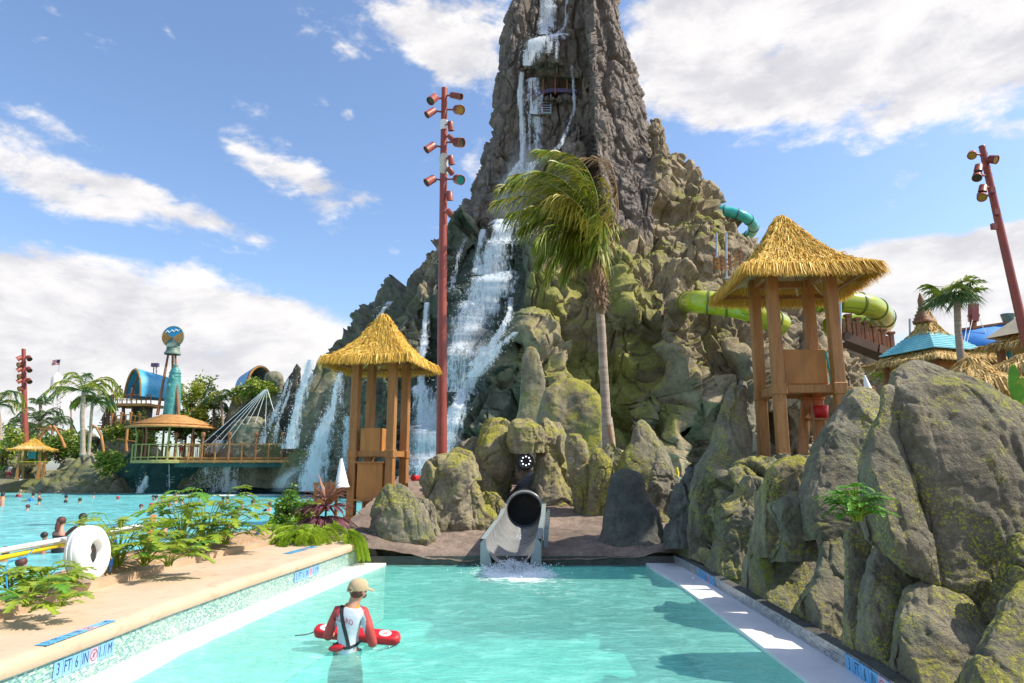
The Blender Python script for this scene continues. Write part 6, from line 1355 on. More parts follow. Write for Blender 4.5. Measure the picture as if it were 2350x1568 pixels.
def ship():
    Y=55.; e=empty('sailing_ship',W(2270,800,Y),'ship with two masts and a huge blue painted sail above the thatched roofs','ship'); 
    m=MB(); m.tube([W(2233,800,Y),W(2234,720,Y)],.26,10); m.tube([W(2232,725,Y),W(2232,665,Y)],.09,8); m.build('mast',[M['dorange']],e); m=MB(); m.beam(W(2234,738,Y-.2),W(2234,698,Y-.2),.55); m.build('lookout',[M['red']],e); m=MB(); m.beam(W(2222,726,Y-.2),W(2247,724,Y-.2),.22); m.build('spar',[M['dorange']],e)
    m=MB(); a,b,c,d=W(2205,756,Y),W(2345,736,Y),W(2340,835,Y-1),W(2210,835,Y-1); n=10; V=[]
    for i in range(n+1):
        for j in range(n+1): p=a.lerp(b,i/n).lerp(d.lerp(c,i/n),j/n); V.append(p+Vector((0,-1.2*math.sin(math.pi*j/n)*math.sin(math.pi*i/n*.9+.2),0)))
    m.add(V,[(i*(n+1)+j,i*(n+1)+j+1,(i+1)*(n+1)+j+1,(i+1)*(n+1)+j) for i in range(n) for j in range(n)],True); m.build('sail',[M['sail']],e)
    m=MB(); m.beam(W(2200,757,Y-.2),W(2350,735,Y-.2),.16); m.build('yard',[M['dorange']],e)
    for p,q in (((2222,728),(2212,790)),((2247,727),(2275,800)),((2234,725),(2216,800))): m=MB(); m.tube([W(*p,Y-.3),W(*q,Y-1.5)],.03,4); m.build('rigging',[M['plastic']],e)
    m=MB(); m.tube([W(2314,742,Y),W(2313,722,Y)],[.35,.55],10); m.build('mast_top',[M['bell']],e)
ship()
m=MB(); m.tube([W(2089,800,34),W(2088,732,34)],.05,6); tag(m.build('thin_pole',[M['steel']],None,W(2089,800,34)),'thin grey pole left of the ringed spire','pole')
# backdrop hedge so that the right skyline is planted
for i,(x,y,Y,l) in enumerate(((2300,850,40,'low green planting behind the right pavilions'),(2090,860,44,'low green planting behind the teal roofed pavilion'))): bush('shrub',W(x,y,Y),(2.5,1.,.7),900,.3,('shrub','palm'),l,300+i,'shrubs on the right')
# ------------------------------------------------------------------ planting close by
def lobed(V,F,c,d,up,L,rg):
    """deeply cut leaf: a midrib strip with pointed lobes on both sides, drooping to the tip"""
    s=d.cross(up).normalized(); n=6; rib=[]
    for i in range(n+1): t=i/n; rib.append(c+d*L*t-Vector((0,0,L*.30*t*t))+up*L*.06*math.sin(math.pi*t))
    for i in range(n):
        a,b=rib[i],rib[i+1]; w=L*.14*(1-.4*i/n)
        k=len(V); V+=[a-s*w,a+s*w,b+s*w*.85,b-s*w*.85]; F.append((k,k+1,k+2,k+3))
        for sg in (-1,1):
            l=L*(.50-.05*i)*math.sin(math.pi*(.28+.62*(i+1)/(n+1))); dd=(s*sg*(1.0-.06*i)+d*(.35+.12*i)).normalized(); m_=a.lerp(b,.5)+s*sg*w*.6; tip=m_+dd*l-Vector((0,0,l*rg.uniform(.15,.4))); wd=(b-a)*.52
            k=len(V); mid=m_.lerp(tip,.6)+Vector((0,0,l*.08)); V+=[m_-wd,m_+wd,mid+wd*.62,mid-wd*.45,tip]; F+=[(k,k+1,k+2,k+3),(k+3,k+2,k+4)]
def philo(base,n,h,L,label,seed,mat='philo',spread=1.,lean=(0,0),group='split leaf plants in the planter'):
    rg=random.Random(seed); e=empty('split_leaf_plant',base,label,'plant',group); B=Vector(base); ms=MB()
    for k in range(n):
        a=k*2.4+rg.uniform(-.3,.3); r=rg.uniform(.15,.9)*spread; hh=h*rg.uniform(.25,1.)*(1.1-.45*r/max(spread,.01)); d=Vector((math.cos(a),math.sin(a),0)); t=B+d*(h*.62*r+L*.25)+Vector((lean[0]*hh,lean[1]*hh,hh)); mid=B+d*(h*.38*r+L*.06)+Vector((lean[0]*hh*.4,lean[1]*hh*.4,hh*.72))
        ms.tube([B+d*.05*rg.random(),B.lerp(mid,.55)+Vector((0,0,hh*.08)),mid,t],[.009,.008,.006,.004],5); V=[];F=[]; dd=(d*1.+Vector((rg.gauss(0,.25),rg.gauss(0,.25),rg.uniform(-.1,.45)))).normalized(); up=Vector((0,0,1)) if abs(dd.z)<.8 else -d; up=(up-dd*up.dot(dd)).normalized(); lobed(V,F,t,dd,up,L*rg.uniform(.7,1.15),rg); mm=MB(); mm.add(V,F); mm.build('leaf',[M[mat if rg.random()<.8 else 'philod']],e)
    ms.build('stems',[M['philo']],e)
    return e
PZ=pz+.06
for i,(x,y,n,h,L,l,ln) in enumerate(((100,1358,20,.30,.27,'bushy split leaf plant left of the white ring',(0,0)),(60,1392,9,.30,.26,'small split leaf plant cascading over the planter kerb',(.2,0)),(140,1392,6,.12,.2,'tiny split leaf sprig by the kerb',(0,0)),(18,1350,8,.28,.24,'split leaf plant at the left edge',(0,0)),
    (270,1300,14,.75,.30,'tall split leaf plant just right of the white ring',(0,0)),(330,1298,14,.50,.32,'split leaf plant bending over the kerb by the wooden post',(.3,-.1)),(385,1300,8,.35,.34,'low split leaf plant reaching over the kerb',(.3,-.2)),(415,1262,26,.95,.36,'big split leaf plant right of the wooden post',(0,0)),(470,1255,22,1.05,.36,'tallest split leaf plant in the planter',(.1,0)),(515,1250,12,.75,.34,'split leaf plant leaning towards the purple shrub',(.35,0)))):
    philo(G(x,y,PZ),int(n*1.6),h*1.05,L*1.12,l,400+i,lean=ln)
philo(W(1968,1196,6.5),60,.34,.17,'bright green split leaf plant growing out of the right rock wall',450,'philod',.75,(-.25,-.2),'plants on the right rock wall')
def bananaleaf(pts,w,parent,mat='philod'):
    P=[Vector(p) for p in pts]; V=[];F=[];n=12
    for i in range(n+1):
        t=i/n*(len(P)-1); k=min(int(t),len(P)-2); c=P[k].lerp(P[k+1],t-k); s=Vector((.8,-.5,0)).normalized(); ww=w*math.sin(math.pi*(.06+.92*i/n))**.7
        V+=[c-s*ww+Vector((0,0,.03)),c-Vector((0,0,.01)),c+s*ww+Vector((0,0,.03))]
    for i in range(n): F+=[(3*i,3*i+1,3*i+4,3*i+3),(3*i+1,3*i+2,3*i+5,3*i+4)]
    m=MB(); m.add(V,F,True); m.build('leaf',[M[mat]],parent)
e=empty('broad_leaf_plant',W(2338,930,8.2),'broad bright green leaves at the right edge above the big boulder','plant')
bananaleaf([W(2332,930,8.2),W(2328,880,8.2),W(2326,840,8.2)],.06,e); bananaleaf([W(2345,930,8.1),W(2347,895,8.1),W(2352,870,8.1)],.09,e,'philo'); bananaleaf([W(2338,930,8.),W(2340,905,8.),W(2336,885,8.)],.06,e)
def fern(base,n,L,label,seed,down=0,group='ferns beside the purple plant',ang=None):
    rg=random.Random(seed); e=empty('fern',base,label,'fern',group); B=Vector(base)
    for k in range(n):
        a=rg.uniform(0,6.28) if ang is None else rg.uniform(*ang); el=rg.uniform(.1,1.1); l=L*rg.uniform(.7,1.15); d=Vector((math.cos(a),math.sin(a),0)); P=[B,B+d*l*.35*math.cos(el)+Vector((0,0,l*.45*math.sin(el)+.02)),B+d*l*.7+Vector((0,0,l*.35*math.sin(el)-down*.3)),B+d*l*.95+Vector((0,0,-l*.12-down))]
        frond(e,P,34,.11,.022,'fern',.005,rg=rg,start=.05,droop=.2)
for i,(x,y,n,L,l) in enumerate(((640,1232,34,.55,'left fern at the foot of the purple shrub'),(690,1245,40,.60,'broad bright fern in front of the purple shrub'),(735,1238,34,.55,'fern directly below the purple leaves'),(660,1200,30,.6,'fern behind the left fern'))): fern(G(x,y,DZ+.03),int(n*1.4),L*1.15,l,500+i)
fern(G(792,1243,DZ+.03),26,.5,'fern spilling over the end of the mosaic wall',510,.30,ang=(-1.8,1.2)); fern(G(770,1215,DZ+.03),26,.5,'fern right of the purple shrub near the hut stair',511)
def cordyline():
    B=G(745,1232,DZ); rg=random.Random(61); e=empty('cordyline',B,'burgundy leaved cordyline with pinkish new leaves, tallest in the corner bed','plant')
    for h,n,L,mt,up in ((.42,50,.78,'cordy',.25),(.62,40,.76,'cordy',.6),(.78,24,.66,'cordyp',1.2),(.85,12,.62,'cordyp',2.2)):
        for k in range(n):
            a=k*2.399+rg.uniform(-.2,.2); d=Vector((math.cos(a),math.sin(a),0)); c=B+Vector((0,0,h))+d*.04; el=up*rg.uniform(.6,1.2); l=L*rg.uniform(.75,1.15); dv=(d+Vector((0,0,el))).normalized(); s=d.cross(Vector((0,0,1))).normalized(); V=[];n_=6
            for i in range(n_+1):
                t=i/n_; p=c+dv*l*t-Vector((0,0,l*.62*t*t*(1.1-min(1,el*.35)))); w=.038*math.sin(math.pi*(.1+.88*t))**.8; V+=[p-s*w+Vector((0,0,.012)),p,p+s*w+Vector((0,0,.012))]
            m=MB(); m.add(V,[f for i in range(n_) for f in ((3*i,3*i+1,3*i+4,3*i+3),(3*i+1,3*i+2,3*i+5,3*i+4))],True); m.build('leaf',[M[mt]],e)
    m=MB(); m.tube([B,B+Vector((0,0,.9))],.025,6); m.build('stem',[M['woodd']],e)
cordyline()
bush('shrub',G(655,1225,DZ)+Vector((0,0,.62)),(.36,.36,.42),1300,.09,('shrub','philod'),'round green leafy shrub left of the purple cordyline',71,None,cat='shrub',cl=16,slim=.6)
bush('shrub',G(700,1222,DZ)+Vector((0,0,.45)),(.30,.30,.3),800,.09,('shrub','philo'),'low leafy shrub between the ferns and the cordyline',72,None,cat='shrub',cl=12,slim=.6)
# ------------------------------------------------------------------ white ring, pole, flags
def ring():
    b=G(203,1335,PZ); r=.335; c=b+Vector((0,0,r)); nd=Vector((.985,.0,.14)).normalized(); Rm=nd.to_track_quat('Z','Y').to_matrix(); e=empty('foam_ring',b,'thick white plastic ring standing upright in the planter','ring')
    m=MB(); m.lathe([(.135,-.02),(.14,.05),(.17,.085),(.26,.085),(.315,.05),(.335,.0),(.335,-.13),(.30,-.15),(.10,-.15)],c,48,True,rot=Rm); m.build('body',[M['plastic']],e)
    m=MB(); m.lathe([(.337,-.03),(.343,-.04),(.343,-.055),(.337,-.065)],c,48,True,rot=Rm); m.lathe([(.338,-.09),(.345,-.10),(.338,-.11)],c,48,True,rot=Rm); m.build('seam',[M['white']],e)
    m=MB(); m.lathe([(.001,-.10),(.14,-.10)],c,24,False,rot=Rm); m.build('hub_mesh',[M['greyside']],e); m=MB(); m.ball(c+Rm@Vector((.0,.02,-.06)),.05,12); m.build('bulb',[M['plastic']],e); m=MB(); m.ball(c+Rm@Vector((.03,.04,-.03)),.018,8); m.build('red_button',[M['redp']],e)
    # drain pipe bundle and wires at far left
    P=[G(20,1395,PZ),G(4,1370,PZ)+Vector((0,0,.3)),W(20,1290,8.3),W(60,1278,8.6),W(75,1262,8.9)]
    m=MB(); m.tube(P,.008,6); tag(m.build('hose',[M['bluec']],None,P[0]),'thin blue hose looping up to the yellow pole at the left edge','hose')
ring()
m=MB(); A,B_=W(-60,1294,7.6),W(350,1206,14.4); m.tube([A,B_],.032,12); e=empty('long_pole',A,'long yellow and white pole lying above the planter','pole'); m.build('yellow_tube',[M['yellow']],e)
m=MB(); m.tube([A+Vector((0,.04,.085)),W(383,1195,15.)+Vector((0,.04,.0))],.034,12); m.build('white_tube',[M['plastic']],e)
m=MB(); p=G(341,1240,PZ); m.beam(p-Vector((0,0,.1)),W(352,1186,14.7),.11,.11,bev=.01); o=m.build('wooden_post',[M['woodp']],None,p); tag(o,'short leaning orange wooden post holding up the long pole','post')
for x,y,l in ((252,1312,'small blue flag on the sand beside the white ring'),(590,1236,'small blue flag on the sand left of the ferns')):
    b=G(x,y,PZ); m=MB(); m.tube([b,b+Vector((.03,0,.2))],.004,5); m.add([b+Vector((.03,0,.20)),b+Vector((.032,-.005,.08)),b+Vector((-.08,.02,.05)),b+Vector((.03,.006,.2)),b+Vector((.032,.004,.08)),b+Vector((-.08,.026,.05))],[(0,1,2),(3,5,4),(0,2,5,3),(1,4,5,2)]); tag(m.build('marker_flag',[M['cloth_b']],None,b),l,'flag','blue marker flags')
def tuft(b,l,sd):
    rg=random.Random(sd); m=MB()
    for k in range(60): a=rg.uniform(0,6.28); d=Vector((math.cos(a),math.sin(a),0)); p=b+d*rg.uniform(0,.12); q=p+Vector((rg.gauss(0,.05),rg.gauss(0,.05),rg.uniform(.06,.16))); s=d.cross(Vector((0,0,1)))*.006; m.add([p-s,p+s,q],[(0,1,2)])
    tag(m.build('dry_tuft',[M['palmb']],None,b),l,'grass tuft')
tuft(G(608,1250,DZ),'dry brown grass tuft on the deck beside the ferns',5)
# ------------------------------------------------------------------ depth markers
FONT=bpy.data.curves.new('lettering','FONT')
def textmesh(s,size,align='CENTER'):
    FONT.body=s; FONT.size=size; FONT.align_x=align; FONT.align_y='CENTER'; FONT.resolution_u=3; o=bpy.data.objects.new('lettering',FONT); col.objects.link(o); dg=bpy.context.evaluated_depsgraph_get(); dg.update(); me=bpy.data.meshes.new_from_object(o.evaluated_get(dg)); V=[tuple(v.co) for v in me.vertices]; F=[tuple(p.vertices) for p in me.polygons]; bpy.data.objects.remove(o); bpy.data.meshes.remove(me); return V,F
def marker(a,b,up,h,label,tile='tilebl',thin=.004,sx=.62):
    a,b,up=Vector(a),Vector(b),Vector(up).normalized(); x=(b-a); Ln=x.length; x.normalize(); nrm=x.cross(up).normalized(); e=empty('depth_marker',(a+b)/2,label,'depth marker','pool depth markers'); items=['3','FT','6','IN','#','1.1','M']; w=Ln/7
    for i,s in enumerate(items):
        c=a+x*w*(i+.5); Rm=Matrix((x,up,nrm)).transposed(); m=MB(); m.box(c+nrm*thin/2,(w*.96,h,thin),Rm); t_=m.build('tile',[M['pink' if s=='#' else tile]],e)
        m=MB()
        if s=='#': m.lathe([(h*.30,thin+.001),(h*.36,thin+.001)],c,20,False,rot=Rm); m.box(c+nrm*(thin+.0012),(h*.62,h*.05,.0006),Rm@Matrix.Rotation(R(40),3,'Z')); m.ball(c+nrm*(thin),h*.09,6,(1,2,.1),Rm)
        else:
            V,F=textmesh(s,h*.98); k=min(sx,w*.86/max(1e-6,(max(v[0] for v in V)-min(v[0] for v in V)))); m.add([c+Rm@Vector((v[0]*k,v[1],thin+.0012)) for v in V],F)
        m.build('lettering',[M['letterred' if s=='#' else 'navy']],t_,e.location)
    return e
def onl(line,y): return Vector((float(np.interp(y,[p.y for p in line],[p.x for p in line])),y,0))
def yat(line,px,z=.2):
    best=min(((abs(projn(np.array([onl(line,y).x,y,z]))[0]-px),y) for y in np.linspace(4.6,15,400)))[1]; return best
y0,y1=yat(LO,121),yat(LO,259); a,b=onl(LO,y0),onl(LO,y1); marker(a+Vector((.003,0,.235)),b+Vector((.003,0,.235)),(0,0,1),.15,'nearest 3 FT 6 IN depth tiles on the left mosaic wall')
y0,y1=yat(LO,675),yat(LO,731); a,b=onl(LO,y0),onl(LO,y1); marker(a+Vector((.006,0,.22)),b+Vector((.006,0,.22)),(0,0,1),.16,'far 3 FT 6 IN depth tiles on the left mosaic wall')
a,b=G(92,1482,DZ+.006),G(255,1424,DZ+.006); a.z=b.z=DZ+.006; marker(a,b,Vector((0,0,1)).cross(b-a),.11,'blue depth tiles set flat in the near end of the peach coping','tilebr',.003)
a,b=G(658,1271,DZ+.006),G(722,1254,DZ+.006); a.z=b.z=DZ+.006; marker(a,b,Vector((0,0,1)).cross(b-a),.16,'blue depth tiles set flat in the coping near the ferns','tilebr',.003)
y0,y1=yat(RO,1942,.1),yat(RO,2085,.1); a,b=onl(RO,y0),onl(RO,y1); marker(a+Vector((-.004,0,.105)),b+Vector((-.004,0,.105)),(0,0,1),.165,'bright blue 3 FT 6 IN depth tiles on the near right kerb','tilebr')
y0,y1=yat(RO,1602,.1),yat(RO,1641,.1); a,b=onl(RO,y0),onl(RO,y1); marker(a+Vector((-.004,0,.105)),b+Vector((-.004,0,.105)),(0,0,1),.165,'bright blue depth tiles on the far right kerb','tilebr')
# ------------------------------------------------------------------ people
def skinmesh(joints,edges,root=0,levels=2):
    """joints: (point, radius or (rx,ry)); one continuous surface grown over the skeleton"""
    me=bpy.data.meshes.new('sk'); me.from_pydata([tuple(j[0]) for j in joints],edges,[]); o=bpy.data.objects.new('sk',me); col.objects.link(o); s=o.modifiers.new('s','SKIN'); s.use_smooth_shade=True
    sv=me.skin_vertices[0].data if len(me.skin_vertices) else None
    if sv is None: me.skin_vertices.new() if hasattr(me.skin_vertices,'new') else None; sv=me.skin_vertices[0].data
    for i,j in enumerate(joints): r=j[1]; sv[i].radius=(r,r) if isinstance(r,(int,float)) else r; sv[i].use_root=(i==root)
    u=o.modifiers.new('u','SUBSURF'); u.levels=levels; u.render_levels=levels
    dg=bpy.context.evaluated_depsgraph_get(); dg.update(); out=bpy.data.meshes.new_from_object(o.evaluated_get(dg)); bpy.data.objects.remove(o); bpy.data.meshes.remove(me); return out
def put(name,me,mats,e,org=None):
    me.materials.clear()
    for m in mats: me.materials.append(M[m])
    o0=org if org is not None else e.location
    V=np.empty(len(me.vertices)*3,dtype=np.float32); me.vertices.foreach_get('co',V); V=V.reshape(-1,3)-np.array(tuple(o0),dtype=np.float32); me.vertices.foreach_set('co',V.ravel()); me.polygons.foreach_set('use_smooth',np.ones(len(me.polygons),dtype=bool)); me.update(); me.name=name; return obj(name,me,e)
def person(kind,hair='hair',skin='skin',suit=None,arms='down',h=1.7,long=False):
    """body standing at the origin, face towards +y; legs included"""
    e=empty('person',(0,0,0)); k=h/1.7; P=lambda x,y,z:(x*k,y*k,z*k)
    A={'down':[(-.19,0,1.36),(-.25,.02,1.08),(-.26,.10,.84)],'hips':[(-.19,0,1.36),(-.38,-.04,1.14),(-.20,.03,.98)],'fore':[(-.19,0,1.34),(-.24,.10,1.10),(-.12,.28,1.0)],'swim':[(-.19,.02,1.34),(-.34,.14,1.22),(-.42,.36,1.2)],'up':[(-.19,0,1.36),(-.24,.02,1.10),(-.16,.16,.98)]}[arms]
    J=[(P(0,0,.93),(.155*k,.11*k)),(P(0,.01,1.10),(.125*k,.09*k)),(P(0,0,1.28),(.15*k,.10*k)),(P(0,0,1.40),(.09*k,.07*k)),(P(0,0,1.47),.052*k),(P(0,.01,1.53),.062*k),(P(0,.012,1.60),(.082*k,.092*k)),(P(0,0,1.67),(.070*k,.080*k))]
    E=[(0,1),(1,2),(2,3),(3,4),(4,5),(5,6),(6,7)]
    for s in (1,-1):
        n=len(J); a=[(-s*x if s<0 else x,y,z) for x,y,z in A] ; a=[(x*(1 if s>0 else 1),y,z) for x,y,z in a]
        if arms=='up' and s<0: a=[(.19,0,1.36),(.34,.02,1.5),(.40,.02,1.78)]
        J+=[(P(*a[0]),.058*k),(P(*a[1]),.042*k),(P(*a[2]),.030*k),(P(a[2][0]*1.0,a[2][1]+.05,a[2][2]-.05),(.038*k,.02*k))]; E+=[(2,n),(n,n+1),(n+1,n+2),(n+2,n+3)]
        n=len(J); x=-.09*s; J+=[(P(x,0,.84),.088*k),(P(x*1.1,.01,.48),.058*k),(P(x*1.1,-.02,.10),.04*k),(P(x*1.1,.10,.03),(.04*k,.028*k))]; E+=[(0,n),(n,n+1),(n+1,n+2),(n+2,n+3)]
    put('body',skinmesh(J,E,0,2),[skin],e)
    m=MB(); m.ball(P(0,-.014,1.625),.098*k,14,(1,1.08,1.02)); 
    if long: m.tube([P(0,-.05,1.66),P(0,-.085,1.54),P(0,-.105,1.44),P(.01,-.11,1.36)],[.06*k,.07*k,.062*k,.025*k],10,flat=.7)
    if hair: m.build('hair',[M[hair]],e,(0,0,0))
    if suit:
        what,mt=suit
        if what=='shirt': J2=[(J[i][0],tuple(q*1.12 for q in (J[i][1] if not isinstance(J[i][1],(int,float)) else (J[i][1],)*2))) for i in (0,1,2,3)]; n=4; J2+=[(J[8][0],.066*k),((np.array(J[8][0])*.4+np.array(J[9][0])*.6).tolist(),.056*k),(J[16][0],.066*k),((np.array(J[16][0])*.4+np.array(J[17][0])*.6).tolist(),.056*k)]; put('shirt',skinmesh(J2,[(0,1),(1,2),(2,3),(2,4),(4,5),(2,6),(6,7)],0,2),[mt],e); 
        if what in('shorts',) or suit[0]=='shirt': J3=[(P(0,0,.98),(.16*k,.12*k)),(P(0,0,.90),(.165*k,.12*k)),(P(-.09,0,.78),.105*k),(P(-.095,0,.60),.10*k),(P(.09,0,.78),.105*k),(P(.095,0,.60),.10*k)]; put('shorts',skinmesh(J3,[(0,1),(1,2),(2,3),(1,4),(4,5)],0,2),[mt if what=='shorts' else 'cloth_r'],e)
        if what=='band':
            m=MB(); m.tube([Vector(P(.165*math.cos(a),.112*math.sin(a),1.26)) for a in [i/16*6.283 for i in range(16)]],.022*k,6,closed=True); m.build('swim_top',[M[mt]],e,(0,0,0))
            m=MB(); m.lathe([(.165*k,.86*k),(.175*k,.92*k),(.16*k,1.0*k)],(0,0,0),18,True,rot=Matrix.Diagonal((1,.74,1))); m.build('swim_bottom',[M[mt]],e,(0,0,0))
    return e
protos={}
def getp(*a,**k):
    key=str(a)+str(sorted(k.items()))
    if key not in protos: e=person(*a,**k); protos[key]=[e,False]
    return protos[key]
def place(spec,loc,rz,label,group=None):
    pr=getp(**spec); e=pr[0]
    if pr[1]: e=copy_tree(e)
    pr[1]=True; e.location=loc; e.rotation_euler=(0,0,rz); e['label']=label; e['category']='person'
    if group: e['group']=group
    elif 'group' in e: del e['group']
    return e
S=dict
def Z2p(x,y): return (x/3.22, 1081+y/3.22)
sw=[((20,212),S(kind='a',hair='hair',skin='skin',suit=('shirt','orangetrim')),'swimmer in orange at the far left edge of the pool',1.2),
((8,262),S(kind='a',hair='hair',skin='skin3'),'swimmer cut by the left edge of the picture',1.0),((145,192),S(kind='a',hair='cap',skin='skin',suit=('shirt','cloth_r')),'far swimmer in red and a pale cap near the left wall',1.2),((238,222),S(kind='a',hair='hair',skin='skin',suit=('shirt','cloth_b'),arms='swim'),'far swimmer in a blue shirt',1.2),
((285,205),S(kind='a',hair='hairr',skin='skin3'),'rear one of two swimmers close together near the blue shirt',1.3),((285,250),S(kind='a',hair='hair',skin='skin'),'front one of two swimmers close together near the blue shirt',1.35),((200,288),S(kind='a',hair='hairr',skin='skin3'),'lone swimmer below the far group, auburn hair',1.45),((485,235),S(kind='a',hair='hair',skin='skin2',suit=('shirt','cloth_k'),arms='swim'),'swimmer in a black top leaning forward',1.25),
((585,240),S(kind='a',hair='hair',skin='skin2'),'swimmer with dark hair right of the black top',1.4),((688,198),S(kind='a',hair='hair',skin='skin3'),'bather at the foot of the steel ladder',1.35),((868,217),S(kind='a',hair='cloth_r',skin='skin3',arms='swim'),'swimmer in a bright pink cap doing a stroke',1.45),((1040,285),S(kind='a',hair='hairr',skin='skin3',arms='swim'),'swimmer with brown hair low in the water, mid pool',1.45),
((1130,222),S(kind='a',hair='hair',skin='skin'),'left one of the pair behind the red float',1.35),((1152,222),S(kind='a',hair='hair',skin='skin2'),'right one of the pair behind the red float',1.35),((1195,265),S(kind='a',hair='hair',skin='skin3',suit=('shirt','cloth_k')),'swimmer in a wide black shirt beside the red float',1.12),((1292,235),S(kind='a',hair='hairr',skin='skin3'),'swimmer standing waist deep behind the tall plant',1.1),
((1346,243),S(kind='a',hair='hair',skin='skin3'),'swimmer whose head shows just above the tall plant',1.4),((1645,240),S(kind='a',hair='hair',skin='skin2',arms='swim'),'left one of the two swimmers under the bridge end',1.3),((1677,240),S(kind='a',hair='hair',skin='skin'),'right one of the two swimmers under the bridge end',1.3),((1785,288),S(kind='a',hair='hair',skin='skin',suit=('shirt','cloth_k')),'swimmer in a dark shirt near the planter end',1.3),
((1745,325),S(kind='a',hair='hair',skin='skin3',arms='swim'),'swimmer pushing forward in front of the dark shirt',1.35),((1868,268),S(kind='a',hair='hairr',skin='skin3'),'lone swimmer nearest the ferns',1.35),((1532,222),S(kind='a',hair='hair',skin='skin'),'far swimmer directly below the cable fan',1.4),((1472,218),S(kind='a',hair='hair',skin='skin3'),'far swimmer left of the cable fan',1.4)]
for (zx,zy),sp,l,sub in sw:
    px,py=Z2p(zx,zy); g=G(px,py,0); place(sp,(g.x,g.y,-sub),random.uniform(-3,3),l,'people swimming in the big pool')
for (x,y),sp,l,sub in (((580,1160),S(kind='a',hair='hairr',skin='skin3'),'small head in the water left of the leafy shrub',1.4),((618,1172),S(kind='a',hair='hairr',skin='skin3',arms='swim'),'pink shouldered bather right behind the leafy shrub',1.3),((535,1215),S(kind='a',hair='hairr',skin='skin3',arms='swim'),'boy resting his arm on the pool edge behind the tall plant',1.25),((375,1235),S(kind='a',hair='hairr',skin='skin3',suit=('band','cloth_k')),'woman partly hidden behind the wooden post',1.15),((47,1318),S(kind='a',hair='hairr',skin='skin'),'child head above the bushy plant at the left',1.4),((9,1288),S(kind='a',hair='hairr',skin='skin2'),'head at the left edge behind the blue hose',1.4),((258,1262),S(kind='a',hair='hair',skin='skin',suit=('shirt','cloth_b'),arms='fore'),'child in bright blue behind the plant beside the white ring',1.15)):
    g=G(x,y,0); place(sp,(g.x,g.y,-sub),random.uniform(-1,1),l,'people swimming in the big pool')
g=G(133,1270,0); place(S(kind='w',hair='hairr',skin='skin3',suit=('band','cloth_k'),arms='fore',long=True),(g.x,g.y,-.86),R(-15),'woman with long auburn hair standing waist deep, her back turned')
g=G(182,1262,0); place(S(kind='w',hair='hair',skin='skin2',suit=('band','cloth_k'),arms='hips',long=True),(g.x,g.y,-.82),R(10),'woman with long black hair and hands on hips behind the white ring')
g=G(97,1272,0); place(S(kind='c',hair='hair',skin='skin2',arms='down',h=1.3),(g.x,g.y,-.80),R(-60),'dark haired child beside the auburn haired woman')
m=MB(); a,b=W(1110/3.22,1081+226/3.22,38),W(1260/3.22,1081+224/3.22,38); a.z=b.z=.08; m.tube([a,b],.10,10); tag(m.build('red_float',[M['redp']],None,a),'long red float between the swimmers in the middle of the pool','float')
# standing people on the far shore and bridge
for x,yh,yf,sp,rz,l in ((17,1066,1107,S(kind='s',hair='cap',skin='skin3',suit=('shirt','cloth_w'),arms='fore'),R(180),'far lifeguard in white and red standing on the pale green wall'),(222,1062,1098,S(kind='s',hair='hair',skin='skin3',suit=('shorts','cloth_b')),0,'man in blue swim shorts climbing the far rock steps'),(250,1068,1103,S(kind='s',hair='hairr',skin='skin3',suit=('shorts','cloth_r')),0,'bather in red shorts on the far rock steps'),
   (240,1024,1056,S(kind='s',hair='hair',skin='skin2',suit=('shirt','cloth_t')),R(160),'person in a turquoise shirt under the driftwood lamp'),(413,1010,1052,S(kind='s',hair='hair',skin='skin3',suit=('shirt','cloth_w'),arms='fore'),R(150),'person in white on the bridge beside the round pavilion'),(383,1008,1052,S(kind='s',hair='hair',skin='skin2',suit=('shirt','cloth_k')),R(180),'person in black inside the round pavilion')):
    f=((yf-yh)); Y=1.72/(f/FD)*.985; 
    if x in (413,383): Y=56.4
    p=W(x,yf,Y); place(sp,(p.x,p.y,p.z),rz,l)
for i,(x,y) in enumerate(((246,958),(252,946),(262,925),(272,925),(300,925))):
    p=W(x,y,66.3); place(S(kind='s',hair=('hair','hairr')[i%2],skin=('skin','skin3')[i%2],suit=('shorts',('cloth_r','cloth_k')[i%2])),(p.x,p.y,p.z),R(90+i*40),('guest on the lower stair flight of the stair tower','guest half way up the stair tower','guest at the top of the stairs','guest at the left of the raised deck','guest in the middle of the raised deck')[i],'guests on the stair tower')
g=W(1583,1108,22.); place(S(kind='n',hair='hairr',skin='skin3',suit=('shirt','cloth_r'),arms='up',h=1.3),(g.x,g.y,g.z-1.05),R(120),'child in red lifting a swim noodle in the raised pool')
m=MB(); m.tube([W(1554,1110,21.8),W(1555,1085,21.8),W(1552,1073,21.8)],.05,8); tag(m.build('swim_noodle',[M['yellow']],None,W(1554,1110,21.8)),'yellow swim noodle standing in the raised pool','swim noodle')
